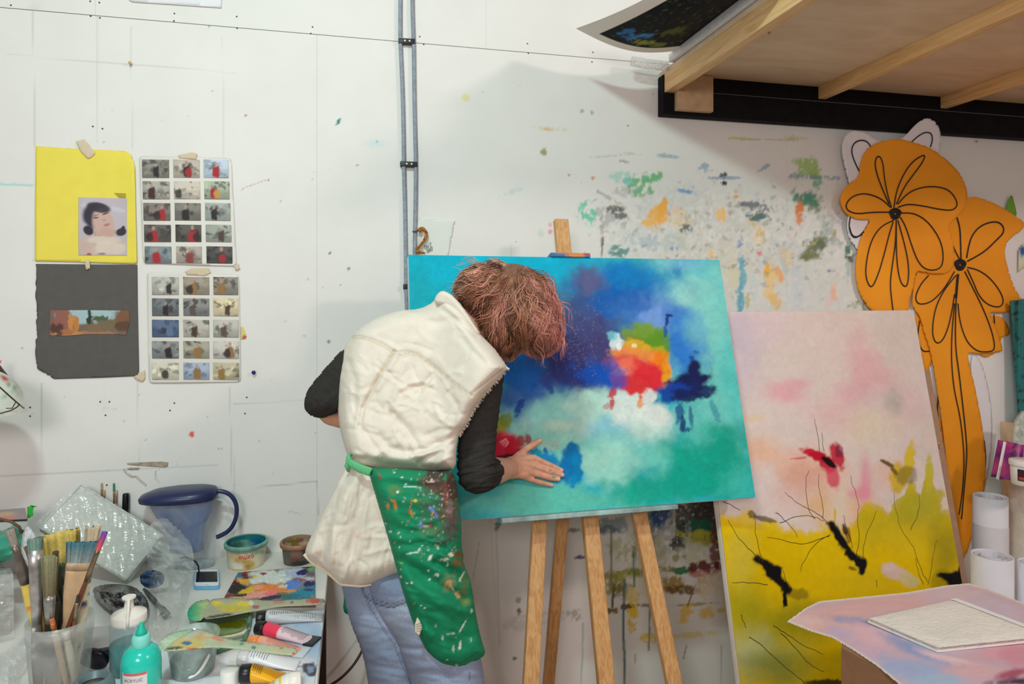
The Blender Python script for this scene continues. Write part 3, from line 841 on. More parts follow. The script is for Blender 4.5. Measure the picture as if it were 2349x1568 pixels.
def paint_canvas(U, V):
    p = Paint(U, V, (40, 180, 195)); B = p.blob
    K = dict(rough=.65, soft=.55)
    for (u, v, ru, rv, c, a) in (
            (1000, 640, 160, 120, (0, 172, 196), 1), (970, 690, 60, 60, (20, 165, 180), .6), (1150, 610, 160, 50, (0, 182, 212), 1), (1330, 620, 120, 40, (0, 178, 214), 1),
            (1600, 640, 120, 70, (70, 190, 208), 1), (1560, 606, 60, 14, (120, 180, 228), .8), (1590, 740, 110, 130, (130, 213, 208), 1), (1560, 700, 60, 60, (160, 222, 215), .8),
            (1660, 850, 70, 200, (120, 208, 196), .9), (1680, 800, 30, 160, (70, 200, 196), .7), (1370, 690, 110, 90, (60, 120, 165), .8),
            (1440, 660, 110, 46, (0, 120, 196), .95), (1420, 690, 80, 50, (0, 100, 184), .9), (1330, 660, 40, 30, (20, 130, 190), .7), (1450, 635, 60, 26, (0, 130, 200), .8),
            (1350, 650, 34, 34, (85, 100, 150), .9), (1335, 740, 60, 80, (62, 88, 140), .85), (1300, 720, 40, 50, (60, 130, 170), .6),
            (1480, 720, 80, 46, (100, 150, 222), .9), (1500, 730, 50, 30, (120, 160, 228), .8), (1430, 760, 50, 50, (40, 110, 180), .7),
            (1330, 800, 84, 84, (52, 50, 108), .95), (1290, 830, 60, 56, (46, 40, 96), .95), (1350, 770, 56, 56, (74, 72, 124), .6), (1320, 860, 60, 36, (30, 40, 120), .8),
            (1240, 880, 90, 80, (52, 105, 178), .95), (1190, 830, 60, 40, (0, 110, 185), .9), (1200, 920, 60, 60, (58, 104, 178), .9), (1180, 990, 60, 40, (70, 130, 170), .7),
            (1375, 870, 80, 36, (0, 88, 190), .95), (1260, 850, 40, 40, (40, 70, 140), .7), (1310, 890, 60, 24, (10, 100, 190), .8), (1240, 830, 22, 18, (40, 130, 195), .9),
            (1570, 790, 46, 80, (30, 118, 214), .95), (1585, 760, 30, 46, (60, 140, 220), .8), (1540, 720, 20, 30, (60, 130, 210), .6),
            (1640, 720, 60, 100, (130, 212, 206), .6), (1610, 960, 60, 60, (110, 205, 195), .8),
            # pale clouds
            (1320, 950, 130, 50, (140, 212, 202), .95), (1370, 930, 60, 40, (185, 226, 212), .85), (1290, 990, 90, 34, (196, 224, 204), .8), (1230, 1000, 60, 30, (130, 200, 185), .8),
            (1390, 990, 60, 36, (135, 200, 220), .8), (1480, 960, 60, 40, (215, 232, 226), 1), (1440, 930, 40, 30, (222, 238, 232), 1), (1500, 990, 50, 30, (190, 224, 215), .8),
            (1350, 1040, 160, 40, (140, 214, 198), .8), (1390, 1060, 60, 50, (165, 224, 208), .85), (1420, 1090, 50, 30, (150, 220, 205), .8), (1240, 1080, 60, 60, (100, 195, 180), .7),
            (1200, 1150, 160, 40, (105, 195, 178), .9), (1350, 1150, 160, 30, (96, 200, 180), .9),
            # saturated teal
            (1610, 1060, 100, 60, (0, 168, 142), .95), (1660, 1020, 50, 50, (0, 164, 140), .9), (1560, 1110, 130, 36, (0, 168, 145), .95), (1480, 1130, 80, 26, (20, 172, 150), .9),
            (1690, 1110, 40, 34, (60, 190, 170), .7), (1600, 990, 40, 26, (80, 195, 180), .6), (1500, 1050, 34, 36, (110, 208, 190), .7)):
        B(u, v, ru, rv, c, a, **K)
    H = dict(rough=.55, soft=.3)
    for (u, v, ru, rv, c, a, an) in (
            (1480, 770, 50, 30, (120, 160, 20), .95, 10), (1505, 790, 30, 34, (95, 150, 30), .95, 0), (1450, 780, 24, 16, (130, 140, 40), .8, 0), (1500, 815, 34, 20, (190, 180, 30), .9, 10),
            (1455, 795, 36, 16, (225, 175, 40), .95, 5), (1520, 850, 22, 40, (245, 165, 10), 1, -8), (1505, 825, 24, 22, (245, 130, 20), 1, 0), (1450, 812, 46, 18, (245, 150, 70), 1, 5),
            (1455, 850, 54, 38, (228, 66, 62), 1, 0), (1480, 868, 44, 32, (224, 42, 52), 1, 0), (1430, 840, 26, 26, (240, 120, 90), .85, 0), (1425, 852, 14, 10, (250, 160, 130), .7, 0),
            (1450, 885, 40, 20, (222, 50, 55), 1, 10), (1478, 905, 14, 14, (235, 60, 45), .95, 0), (1470, 925, 8, 10, (245, 150, 60), .8, 0), (1405, 900, 9, 16, (200, 40, 50), .9, 25),
            (1404, 925, 5, 14, (210, 50, 60), .9, 5), (1395, 930, 14, 6, (190, 110, 120), .6, -20), (1412, 785, 13, 18, (222, 240, 244), .95, 20), (1420, 795, 6, 8, (250, 252, 250), .9, 0),
            (1455, 792, 6, 5, (245, 235, 190), .9, 0), (1405, 770, 12, 10, (130, 210, 225), .8, 0),
            (1580, 880, 44, 28, (4, 20, 78), 1, -20), (1590, 860, 16, 40, (6, 24, 84), 1, 8), (1610, 895, 34, 16, (8, 30, 90), .95, 10), (1545, 900, 40, 22, (0, 60, 160), .95, -10),
            (1575, 905, 34, 14, (6, 26, 86), .95, 0), (1560, 945, 10, 26, (0, 70, 140), .8, 0), (1566, 975, 7, 20, (10, 40, 110), .9, 0), (1575, 985, 10, 5, (10, 70, 140), .8, -10),
            (1585, 955, 5, 24, (0, 70, 140), .7, -6), (1530, 735, 4, 16, (10, 50, 130), .9, 5), (1526, 760, 5, 12, (20, 80, 160), .8, 0), (1535, 723, 8, 3, (10, 40, 120), .9, 10),
            (1640, 940, 8, 24, (40, 130, 160), .6, -20),
            (1490, 910, 16, 18, (224, 236, 232), .9, 0), (1500, 950, 34, 22, (226, 236, 230), .9, 0), (1435, 935, 26, 20, (222, 238, 232), .9, 0),
            # flower by the sleeve and fresh blue strokes
            (1146, 975, 20, 22, (150, 165, 50), .95, 0), (1160, 962, 14, 16, (120, 140, 40), .8, 30), (1150, 1000, 20, 12, (200, 150, 130), .8, 0), (1160, 1022, 34, 30, (205, 28, 58), 1, 10),
            (1140, 1030, 20, 26, (200, 30, 60), 1, 0), (1178, 1030, 18, 20, (180, 12, 40), .95, 0), (1165, 1052, 30, 10, (70, 8, 20), .95, -6), (1195, 1012, 14, 12, (150, 40, 50), .9, 0),
            (1212, 1010, 8, 14, (140, 40, 50), .85, -15), (1155, 1015, 9, 6, (235, 120, 130), .7, 0), (1190, 935, 8, 20, (20, 70, 150), .9, 25), (1195, 920, 10, 4, (20, 70, 150), .9, -20),
            (1260, 1022, 22, 12, (160, 185, 175), .7, 0), (1252, 1035, 5, 9, (20, 90, 150), .9, -25), (1230, 1045, 16, 16, (0, 130, 160), .95, 0), (1255, 1055, 24, 22, (0, 128, 190), .95, 20),
            (1306, 1050, 20, 34, (0, 118, 180), 1, 8), (1322, 1070, 14, 40, (0, 130, 190), 1, 0), (1295, 1080, 18, 30, (0, 120, 185), .95, 10), (1315, 1105, 8, 14, (0, 140, 195), .95, 10),
            (1270, 1085, 20, 18, (0, 150, 190), .9, 0), (1230, 870, 7, 22, (10, 60, 140), .8, 20), (1260, 890, 16, 6, (10, 70, 150), .7, 60)):
        B(u, v, ru, rv, c, a, an, **H)
    for (u, v, ru, rv, c, a, an) in ((1310, 815, 70, 66, (40, 34, 92), .85, 20), (1350, 780, 44, 60, (66, 62, 116), .6, 0), (1262, 850, 50, 40, (44, 60, 132), .6, 30), (1380, 860, 56, 30, (0, 78, 180), .8, 0), (1420, 690, 70, 34, (0, 96, 182), .7, -10), (1350, 645, 22, 30, (96, 96, 140), .7, 0), (1330, 730, 40, 50, (70, 84, 136), .6, 0), (1200, 850, 50, 40, (0, 92, 176), .8, 10)):
        B(u, v, ru, rv, c, a, an, rough=.8, soft=.4)
    # speckles of dry violet and glitter
    for i in range(260):
        u = RNG.normal(1330, 34); v = RNG.normal(775, 50)
        B(u, v, RNG.uniform(.8, 2), RNG.uniform(.8, 2), (150, 140, 180), RNG.uniform(.1, .4), rough=.3, soft=.3)
    p.line([(1150, 1012), (1160, 1006), (1166, 1014), (1160, 1024)], 1.2, (250, 180, 190), .8)
    p.vary(.10, 7); p.vary(.10, 30, 5)
    return p.c


canvas = thing('canvas_painting', 'large abstract turquoise canvas with a red burst, resting on the easel', 'painting', BL)
V, q = slab(BL, BR, TR, TL, 330, 250, .004, CN)
U_, V_, _ = project(V)
obj('painted_face', (V, q), mat('acrylic_paint', vcol=True, rough=.5, vary=.04, vscale=40, bump=.15, bscale=220, spec=.16), canvas, smooth=False, col=paint_canvas(U_, V_))
ed = cat(bar(BL - CN * .019 + CEX * .001, BR - CN * .019 - CEX * .001, .030, .004, CEX.cross(CN)), bar(TL - CN * .019 + CEX * .001, TR - CN * .019 - CEX * .001, .030, .004, CEX.cross(CN)),
         bar(BL - CN * .019 + CEX * .001, TL - CN * .019 + CEX * .001, .004, .030, CN), bar(BR - CN * .019 - CEX * .001, TR - CN * .019 - CEX * .001, .004, .030, CN))
obj('wrapped_edge', ed, mat('canvas_edge', (196, 220, 222), .6, vary=.15, vscale=14), canvas)
for bk_ in (bar(BL - CN * .022 + CEY * .03, BR - CN * .022 + CEY * .03, .04, .02, CN), bar(TL - CN * .022 - CEY * .03, TR - CN * .022 - CEY * .03, .04, .02, CN)):
    obj('stretcher_bar', bk_, wood_mat('pine_pale', (220, 188, 140), (190, 150, 98), (4, 40, 40)), canvas)

m_easel = wood_mat('easel_pine', (216, 168, 112), (194, 140, 84), (60, 60, 3.5))
easel = thing('easel', 'pine easel with splayed legs holding the turquoise canvas', 'easel', (.62, -.5, 0))


def leg(u1, v1, u2, v2, w_, th, back, top):
    a = onplane(u1, v1, back); b = onplane(u2, v2, back)
    d = (b - a).normalized()
    f = a + d * (-(a.z - 0.0) / d.z)
    t = a - d * top
    return bar(f, t, w_, th, CN, .003)


obj('leg', leg(1237, 1195, 1217, 1568, .040, .022, .075, .35), m_easel, easel)
obj('leg', leg(1466, 1178, 1546, 1568, .042, .022, .075, .35), m_easel, easel)
obj('mast', leg(1353, 1190, 1390, 1568, .044, .024, .062, .885), m_easel, easel, label='central mast ending in a bare peg above the canvas')
a = at(1291, 1180, -.26); b_ = at(1258, 1568, -.14); d = (b_ - a).normalized(); f_ = a + d * (-a.z / d.z)
obj('rear_leg', bar(f_, a - d * .12, .034, .022, (0, -1, 0), .003), m_easel, easel)
l0 = onplane(1148, 1192, .0); l1 = onplane(1550, 1166, .0)
lb = BL - CEY * .0085
pr = lambda p: p + CEY * ((lb - p).dot(CEY))
l0, l1 = pr(l0), pr(l1)
ledge = obj('ledge', bar(l0 - CN * .02, l1 - CN * .02, .075, .013, CEY, .002), mat('painted_ledge', (150, 178, 176), .6, vary=.35, vscale=22, bump=.3), easel, label='ledge crusted with grey-green paint')
c0 = onplane(1262, 582, .0); c1 = onplane(1352, 586, .0)
lt = TL + CEY * .0056; pt_ = lambda p: p + CEY * ((lt - p).dot(CEY))
c0, c1 = pt_(c0), pt_(c1)
# subdivide the clamp so that it can carry paint
def dense_bar(p0, p1, w_, h, up, n):
    p0 = Vector(p0); p1 = Vector(p1)
    gs = []
    x = (p1 - p0).normalized(); y = Vector(up).cross(x).normalized(); z = x.cross(y)
    ring = [(-w_ / 2, -h / 2), (0, -h / 2), (w_ / 2, -h / 2), (w_ / 2, 0), (w_ / 2, h / 2), (0, h / 2), (-w_ / 2, h / 2), (-w_ / 2, 0)]
    v = []; f = []
    for i in range(n + 1):
        c = p0 + (p1 - p0) * (i / n)
        for (a_, b2) in ring: v.append(c + y * a_ + z * b2)
    k = 8
    for i in range(n):
        for j in range(k):
            f.append((i * k + j, i * k + (j + 1) % k, (i + 1) * k + (j + 1) % k, (i + 1) * k + j))
    f.append(tuple(range(k))[::-1]); f.append(tuple(range(n * k, n * k + k)))
    return v, f
cv = dense_bar(c0 - CN * .02, c1 - CN * .02, .056, .0115, CEY, 40)
U_, V_, _ = project(np.array(cv[0]))
pc = Paint(U_, V_, (40, 110, 160)); pc.blob(1322, 584, 22, 6, (225, 140, 70), 1); pc.blob(1300, 578, 30, 4, (200, 120, 80), .9); pc.blob(1345, 580, 8, 6, (190, 60, 60), .9)
obj('clamp', cv, mat('clamp_paint', vcol=True, rough=.5, vary=.12), easel, smooth=False, col=pc.c, label='top clamp smeared with blue and orange paint')

# ================================================================== leaning pink and yellow painting, board behind it
yw, ln = math.radians(11.893), math.radians(10.526)
QX = Vector((math.cos(yw), math.sin(yw), 0)); QH = Vector((-math.sin(yw), math.cos(yw), 0)); QY = Vector((0, 0, 1)) * math.cos(ln) + QH * math.sin(ln)
QN = QX.cross(QY); QN = QN if QN.y < 0 else -QN
pTR = Vector((2.042, -.049, 1.445)); pTL = pTR - QX * 1.0318; hgt = (1.445 - .004) / math.cos(ln)
pBR = pTR - QY * hgt; pBL = pTL - QY * hgt


def paint_pink(U, V):
    p = Paint(U, V, (232, 217, 210)); B = p.blob
    K = dict(rough=.45, soft=.8)
    for (u, v, ru, rv, c, a) in (
            (1700, 770, 46, 60, (208, 196, 214), .8), (1690, 860, 50, 60, (222, 205, 216), .8), (1760, 740, 60, 40, (232, 212, 214), .7), (1930, 760, 80, 60, (232, 214, 206), .8),
            (2040, 760, 60, 70, (226, 214, 202), .9), (1800, 900, 44, 22, (240, 176, 186), .8), (1830, 880, 30, 10, (240, 182, 190), .7), (1985, 830, 34, 26, (240, 186, 190), .8),
            (2010, 870, 50, 26, (238, 184, 186), .7), (1960, 900, 40, 30, (236, 180, 190), .7), (1970, 790, 24, 40, (238, 190, 192), .6), (2080, 930, 50, 40, (232, 196, 196), .6), (2050, 920, 20, 26, (186, 182, 172), .7),
            (1920, 950, 60, 40, (236, 196, 196), .7), (2000, 980, 60, 40, (236, 222, 190), .6), (1740, 1040, 50, 34, (246, 200, 168), .85), (1860, 1080, 70, 44, (244, 186, 156), .85),
            (1840, 1100, 40, 30, (222, 168, 150), .6), (1960, 1180, 50, 60, (246, 186, 140), .8), (2040, 1090, 40, 30, (240, 190, 170), .7), (1820, 1140, 50, 30, (240, 200, 190), .6),
            (1880, 1160, 30, 34, (240, 186, 110), .7), (1930, 1170, 26, 50, (236, 220, 200), .8), (1985, 1100, 12, 50, (240, 160, 180), .8), (1975, 1130, 24, 14, (240, 150, 175), .7),
            (1710, 1100, 40, 40, (232, 220, 220), .8), (1700, 1150, 30, 20, (216, 204, 196), .7), (2130, 1020, 40, 60, (226, 210, 200), .8), (1730, 960, 24, 8, (236, 205, 150), .5)):
        B(u, v, ru, rv, c, a, **K)
    # yellow ground with a ragged upper border
    bx = [1560, 1640, 1690, 1720, 1790, 1850, 1905, 1940, 1985, 2030, 2075, 2090, 2110, 2128, 2150, 2175, 2230, 2400]
    by = [1150, 1145, 1165, 1168, 1200, 1205, 1190, 1220, 1150, 1160, 1120, 1075, 1125, 1050, 1120, 1150, 1220, 1300]
    lim = np.interp(p.U, bx, by) + (fbm(p.U / 30, p.V / 45, 77, 4) - .5) * 70
    m = sstep(-6, 30, p.V - lim)
    p.mix(np.arange(len(p.U)), m, (236, 200, 0))
    Y = np.where(m > .3)[0]
    sub = Paint(p.U[Y], p.V[Y], (0, 0, 0)); sub.c = p.c[Y]
    for (u, v, ru, rv, c, a) in ((2100, 1180, 60, 60, (186, 178, 40), .85), (2130, 1120, 40, 60, (190, 184, 60), .7), (2000, 1200, 40, 50, (206, 186, 30), .8), (1860, 1260, 90, 50, (238, 204, 0), .8),
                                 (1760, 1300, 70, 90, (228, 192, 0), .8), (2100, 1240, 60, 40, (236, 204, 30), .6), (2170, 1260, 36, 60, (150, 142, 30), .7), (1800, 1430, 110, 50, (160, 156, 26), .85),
                                 (1700, 1400, 50, 60, (176, 168, 30), .8), (1720, 1500, 60, 50, (186, 196, 140), .85), (1790, 1520, 60, 50, (150, 160, 70), .8), (1700, 1280, 30, 60, (206, 196, 80), .5),
                                 (2000, 1330, 90, 30, (220, 190, 20), .7), (1740, 1190, 60, 26, (236, 208, 40), .7)):
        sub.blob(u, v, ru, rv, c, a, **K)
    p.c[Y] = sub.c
    H = dict(rough=.6, soft=.28)
    H = dict(rough=.38, soft=.25)
    for (u, v, ru, rv, c, a, an) in (
            (2085, 1060, 12, 44, (226, 198, 30), .95, 8), (2060, 1095, 20, 34, (220, 186, 30), .9, 0), (2080, 1090, 24, 22, (120, 108, 40), .6, 0), (2035, 1062, 18, 5, (110, 84, 20), .95, 25),
            (2050, 1078, 14, 5, (120, 94, 22), .9, 50), (2132, 1090, 9, 44, (206, 196, 60), .95, 0), (1725, 1180, 12, 8, (110, 92, 24), .8, 40), (1755, 1190, 26, 6, (96, 76, 24), .8, 12),
            (1875, 1045, 34, 11, (206, 22, 52), 1, 22), (1855, 1035, 14, 6, (216, 36, 60), .95, -10), (1835, 1050, 20, 2.5, (220, 70, 90), .7, -6), (1920, 1045, 16, 30, (200, 36, 66), .95, -20),
            (1900, 1065, 24, 16, (206, 30, 60), .95, 40), (1910, 1095, 16, 28, (224, 70, 100), .85, -10), (1902, 1060, 22, 8, (34, 8, 16), 1, 38), (1925, 1035, 9, 14, (120, 30, 60), .7, 0),
            (2055, 1312, 36, 17, (226, 200, 186), 1, 20), (2085, 1330, 22, 14, (216, 204, 150), .85, 30), (2040, 1300, 14, 10, (230, 206, 198), .9, 0),
            (2196, 1330, 24, 20, (20, 18, 22), 1, 0), (2170, 1322, 24, 7, (24, 20, 24), .95, 15), (2206, 1310, 8, 20, (20, 18, 22), 1, 0),
            (1955, 1275, 18, 11, (18, 16, 20), 1, 35), (1975, 1292, 14, 14, (18, 16, 20), 1, 0), (1930, 1240, 26, 8, (18, 16, 20), 1, 52), (1945, 1225, 6, 20, (150, 110, 20), .9, -10), (1938, 1215, 5, 14, (40, 34, 20), .9, -15),
            (1915, 1180, 3, 16, (226, 190, 40), .9, 0), (1770, 1310, 20, 16, (20, 18, 20), 1, 40), (1750, 1292, 20, 6, (20, 18, 20), 1, 35), (1785, 1330, 22, 8, (20, 18, 20), 1, 45), (1806, 1350, 14, 8, (20, 18, 20), 1, 60),
            (1800, 1375, 4, 20, (22, 20, 20), 1, 4), (1830, 1362, 26, 12, (110, 100, 20), .6, 0), (1955, 1303, 10, 4, (60, 52, 20), .7, 20), (1900, 1565, 50, 8, (20, 20, 20), .9, 0)):
        B(u, v, ru, rv, c, a, an, **H)
    for pts, w_ in (([(1903, 1200), (1925, 1232), (1945, 1262), (1965, 1282), (1983, 1296), (1980, 1308)], 9), ([(1735, 1280), (1755, 1294), (1772, 1314), (1788, 1334), (1808, 1352)], 11), ([(1802, 1340), (1798, 1365), (1802, 1392)], 4), ([(2168, 1322), (2195, 1332), (2220, 1326)], 12), ([(1770, 1300), (1785, 1306), (1782, 1330)], 8)):
        p.line(pts, w_, (20, 18, 20), 1, wob=7)
    p.vary(.05, 14); p.vary(.05, 60, 3)
    return p.c


pink = thing('leaning_painting', 'tall pink and yellow abstract painting leaning against the wall', 'painting', pBL)
V, q = slab(pBL, pBR, pTR, pTL, 280, 400, .003, QN)
U_, V_, _ = project(V)
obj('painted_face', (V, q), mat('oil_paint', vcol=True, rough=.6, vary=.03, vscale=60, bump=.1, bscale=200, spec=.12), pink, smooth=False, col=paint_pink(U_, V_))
def onpink(u, v, h=.0006):
    r = ray(u, v); p0 = pBL + QN * h
    return _C + r * ((p0 - _C).dot(QN) / r.dot(QN))
PINK_LINES = ([(1905, 1205), (1880, 1180), (1850, 1165), (1825, 1150), (1800, 1128)], [(1888, 1190), (1886, 1140), (1876, 1110), (1880, 1086)], [(1870, 1190), (1850, 1160), (1848, 1100), (1855, 1080)],
                [(1965, 1280), (1972, 1240), (1966, 1180), (1970, 1150), (1955, 1110), (1952, 1090)], [(1978, 1282), (1985, 1230), (2000, 1200), (2010, 1170)], [(2128, 1335), (2105, 1290), (2100, 1260), (2070, 1220), (2058, 1180), (2050, 1130)],
                [(2118, 1340), (2105, 1310), (2100, 1280)], [(2130, 1340), (2135, 1310), (2140, 1270), (2150, 1240)], [(1745, 1285), (1720, 1260), (1690, 1230), (1670, 1190)], [(1750, 1290), (1735, 1240), (1732, 1190)],
                [(1905, 1225), (1870, 1245), (1840, 1290), (1838, 1310)], [(1900, 1230), (1840, 1250), (1800, 1240), (1760, 1230)], [(1760, 1340), (1720, 1335), (1680, 1335)], [(1810, 1350), (1800, 1320), (1795, 1300)],
                [(1720, 1460), (1760, 1490), (1800, 1530), (1850, 1568)], [(1775, 1435), (1800, 1450), (1840, 1480), (1890, 1500)], [(1790, 1450), (1830, 1490), (1850, 1520), (1890, 1540)], [(1700, 1410), (1712, 1440)],
                [(1880, 1040), (1876, 1000), (1868, 960)], [(1890, 1035), (1885, 990)], [(1790, 1200), (1830, 1180), (1870, 1185), (1890, 1195)], [(1660, 1150), (1700, 1170)], [(2090, 1215), (2110, 1170), (2108, 1130)],
                [(1955, 1255), (1940, 1200), (1935, 1180)], [(2010, 1330), (2012, 1345)], [(1780, 1175), (1800, 1190), (1830, 1230)])
for L in PINK_LINES:
    A_ = np.array(smooth_pts(L, 2)); A_ = A_ + RNG.normal(0, .9, A_.shape)
    obj('ink_line', tube([onpink(*x) for x in smooth_pts(A_, 1)], list(np.linspace(.0012, .0006, len(smooth_pts(A_, 1)))), 5, flat=(QN, .3)), mat('brown_ink', (74, 60, 34), .7), pink)
ed = cat(bar(pBL - QN * .0125, pTL - QN * .0125, .003, .018, QN), bar(pBR - QN * .0125, pTR - QN * .0125, .003, .018, QN), bar(pTL - QN * .0125, pTR - QN * .0125, .018, .003, QY))
obj('wrapped_edge', ed, mat('raw_canvas', (224, 216, 204), .7, vary=.08), pink)
bT = 1.23
b0 = pTR - QY * (1.445 - bT) / math.cos(ln) + QX * .028 - QN * .0272
b1 = b0 - QY * (b0.z - .002) / math.cos(ln)
bo = obj('backing_board', cat(bar(b0 - QX * .29, b1 - QX * .29, .66, .006, QN, .001)), mat('hardboard', (176, 140, 112), .7, vary=.1, vscale=30))
tag(bo, 'brown hardboard sheet leaning behind the pink and yellow painting', 'board')
hk = obj('picture_hook', tube([b0 - QY * .27 + QN * .004, b0 - QY * .275 + QN * .012 + QX * .012, b0 - QY * .285 + QN * .012 + QX * .014, b0 - QY * .29 + QN * .004 + QX * .004], .002, 8), mat('brass', (214, 186, 120), .3, .9))
hk.parent = bo; hk.location = Vector(hk.location) - bo.location

# ================================================================== paper flowers on the wall
m_or = mat('orange_card', (244, 156, 24), .75, vary=.05, vscale=7, bump=.05)
m_wp = mat('white_card', (232, 228, 232), .7, vary=.03)
m_ink = mat('black_ink', (22, 20, 22), .6)
Z6 = lambda L: [(1900 + x * .3636, 250 + y * .3636) for x, y in L]
Z7 = lambda L: [(2080 + x * .306, 420 + y * .306) for x, y in L]


def fy(base):
    return lambda U, V: base - .045 * np.clip((540 - V) / 290, 0, 1) - .003 * np.sin(U / 40.0) * np.cos(V / 55.0)


def flower(name, label, outline, base, m, lines, group=None, widths=None, hub=None):
    ol = smooth_pts(outline, 2, True)
    o = thing(name, label, 'paper flower', at(*np.mean(outline, 0), base), group)
    g = sheet(ol, wallpts(fy(base)), .0025, 5)
    obj('card_shape', g[:2], m, o)
    y0 = fy(base - .0022)
    for i, L in enumerate(lines):
        S = smooth_pts(L, 3)
        A = np.array(S); W = wallpts(y0)(A[:, 0], A[:, 1])
        r = .0026 if widths is None else widths[i] * .0026
        obj('drawn_line', tube([Vector(p) for p in W], r, 6, flat=((0, -1, 0), .3)), m_ink, o)
    if hub:
        gs = []
        for k in range(4):
            rr = 4 + 2.6 * k; pts = [(hub[0] + rr * math.cos(a) * (1 + .15 * math.sin(3 * a + k)), hub[1] + rr * math.sin(a)) for a in np.linspace(0, 2 * math.pi, 22)]
            A = np.array(pts); W = wallpts(fy(base - .003))(A[:, 0], A[:, 1]); gs.append(tube([Vector(p) for p in W], .0036, 6, flat=((0, -1, 0), .3)))
        obj('drawn_hub', cat(*gs), m_ink, o)
    return o


flower('paper_flower', 'white paper flower lobes peeking out behind the upper orange flower', [(1930, 345), (1936, 312), (1958, 297), (1988, 304), (2030, 330), (2072, 318), (2100, 285), (2125, 268), (2150, 280), (2160, 312),
       (2156, 345), (2140, 400), (2110, 560), (2010, 610), (1966, 572), (1946, 545), (1942, 505), (1958, 450), (1944, 405)], -.0155, m_wp,
       [Z6([(200, 400), (165, 330), (145, 265), (160, 215), (205, 193), (250, 205), (275, 250)]), Z6([(520, 215), (560, 175), (610, 145), (650, 150), (660, 190), (645, 240)]), Z6([(140, 680), (130, 740), (145, 795), (170, 815), (215, 790), (245, 740), (262, 705)]),
        Z6([(135, 745), (150, 800), (190, 808), (235, 760)])])
flower('paper_flower', 'lower orange paper flower with long curving stem', Z7([(470, 95), (570, 112), (700, 170), (790, 225), (885, 292), (880, 338), (775, 420), (738, 470), (735, 545), (760, 640), (800, 770), (850, 850), (885, 900), (868, 928), (800, 958), (700, 972), (615, 965),
       (650, 1030), (690, 1120), (722, 1250), (720, 1258), (600, 1278), (520, 1280), (450, 1255), (470, 1360)]) + [(2238, 890), (2256, 990), (2263, 1070), (2255, 1150), (2236, 1215), (2210, 1290), (2190, 1290), (2180, 1150), (2166, 1000), (2150, 890)] +
       Z7([(180, 1250), (130, 1120), (105, 1000), (55, 945), (40, 900), (60, 700), (120, 560), (250, 400), (320, 200)]), -.0125, m_or,
       [Z7([(375, 250), (400, 330), (405, 450), (408, 570)]), Z7([(340, 450), (365, 510), (400, 575)]), Z7([(450, 560), (465, 470), (490, 390), (545, 325), (620, 292), (690, 288), (730, 330), (725, 375), (690, 410), (600, 500), (530, 545), (455, 585)]),
        Z7([(455, 630), (540, 650), (620, 705), (690, 790), (728, 870), (715, 920), (670, 930), (600, 905), (540, 840), (500, 740), (455, 645)]),
        Z7([(435, 660), (500, 790), (570, 930), (630, 1080), (660, 1200), (655, 1255), (600, 1265), (530, 1260), (460, 1200), (420, 1110), (395, 1010), (385, 900)]),
        Z7([(360, 660), (290, 780), (220, 860), (160, 900), (90, 908), (65, 870), (75, 820), (110, 750), (165, 690)]),
        Z7([(370, 690), (280, 800), (220, 920), (195, 1050), (195, 1150), (225, 1205), (270, 1180), (310, 1090), (340, 960), (360, 830)]),
        Z7([(385, 680), (375, 800), (368, 950), (365, 1100), (368, 1250), (390, 1400), (410, 1568)]) + [(2215, 985), (2219, 1040), (2212, 1120), (2206, 1190)],
        Z7([(385, 680), (378, 760), (370, 860)]), Z7([(360, 900), (340, 1100), (335, 1300), (345, 1450), (360, 1568)]) + [(2204, 960), (2213, 1050), (2208, 1130), (2200, 1180)]], widths=[1.2, 1, 1.2, 1, 1, 1, 1, 1.1, 2.2, 1], hub=(2203, 607))
flower('paper_flower', 'upper orange paper flower with drawn black petals and knotted centre', Z6([(320, 205), (440, 183), (540, 210), (640, 240), (740, 310), (840, 410), (882, 520), (870, 620), (820, 680), (755, 725), (775, 790), (790, 850), (800, 960), (775, 1030), (700, 1042), (600, 1030), (553, 1012), (548, 1100), (515, 1190), (505, 1300),
       (300, 1300), (210, 1200), (175, 1080), (175, 950), (200, 830), (240, 740), (275, 700), (180, 700), (110, 660), (75, 590), (80, 530), (130, 470), (195, 430), (205, 330), (240, 250)]), -.022, m_or,
       [Z6(L) for L in ([(385, 600), (340, 500), (300, 390), (295, 320), (320, 290), (345, 330), (355, 440), (375, 540), (400, 620)], [(415, 620), (430, 520), (470, 420), (530, 330), (615, 280), (600, 330), (540, 410), (480, 490), (430, 600)],
        [(440, 600), (490, 540), (560, 500), (660, 485), (760, 505), (810, 570), (815, 615), (780, 640), (700, 632), (600, 610), (500, 598), (440, 620)], [(395, 620), (330, 560), (230, 528), (150, 550), (110, 600), (120, 640), (180, 662), (280, 650), (395, 650)],
        [(455, 655), (540, 655), (620, 700), (690, 790), (725, 880), (725, 980), (690, 1015), (620, 1015), (570, 970), (530, 870), (490, 740), (455, 680)], [(440, 700), (490, 880), (510, 1000), (505, 1090), (490, 1125), (460, 1100), (440, 1020), (430, 900), (430, 700)],
        [(415, 700), (330, 740), (270, 830), (240, 960), (235, 1060), (270, 1138), (310, 1060), (350, 930), (385, 790), (410, 710)], [(430, 700), (425, 850), (405, 980), (390, 1100), (400, 1200), (412, 1290)])], hub=(2054, 490))
flower('paper_flower', 'narrow white paper stem hanging beside the lower orange flower', [(2225, 815), (2245, 815), (2262, 860), (2275, 930), (2277, 1000), (2268, 1080), (2250, 1160), (2228, 1240), (2212, 1240), (2230, 1100), (2235, 950)], -.006, m_wp, [[(2258, 1010), (2262, 1050), (2260, 1072)]])
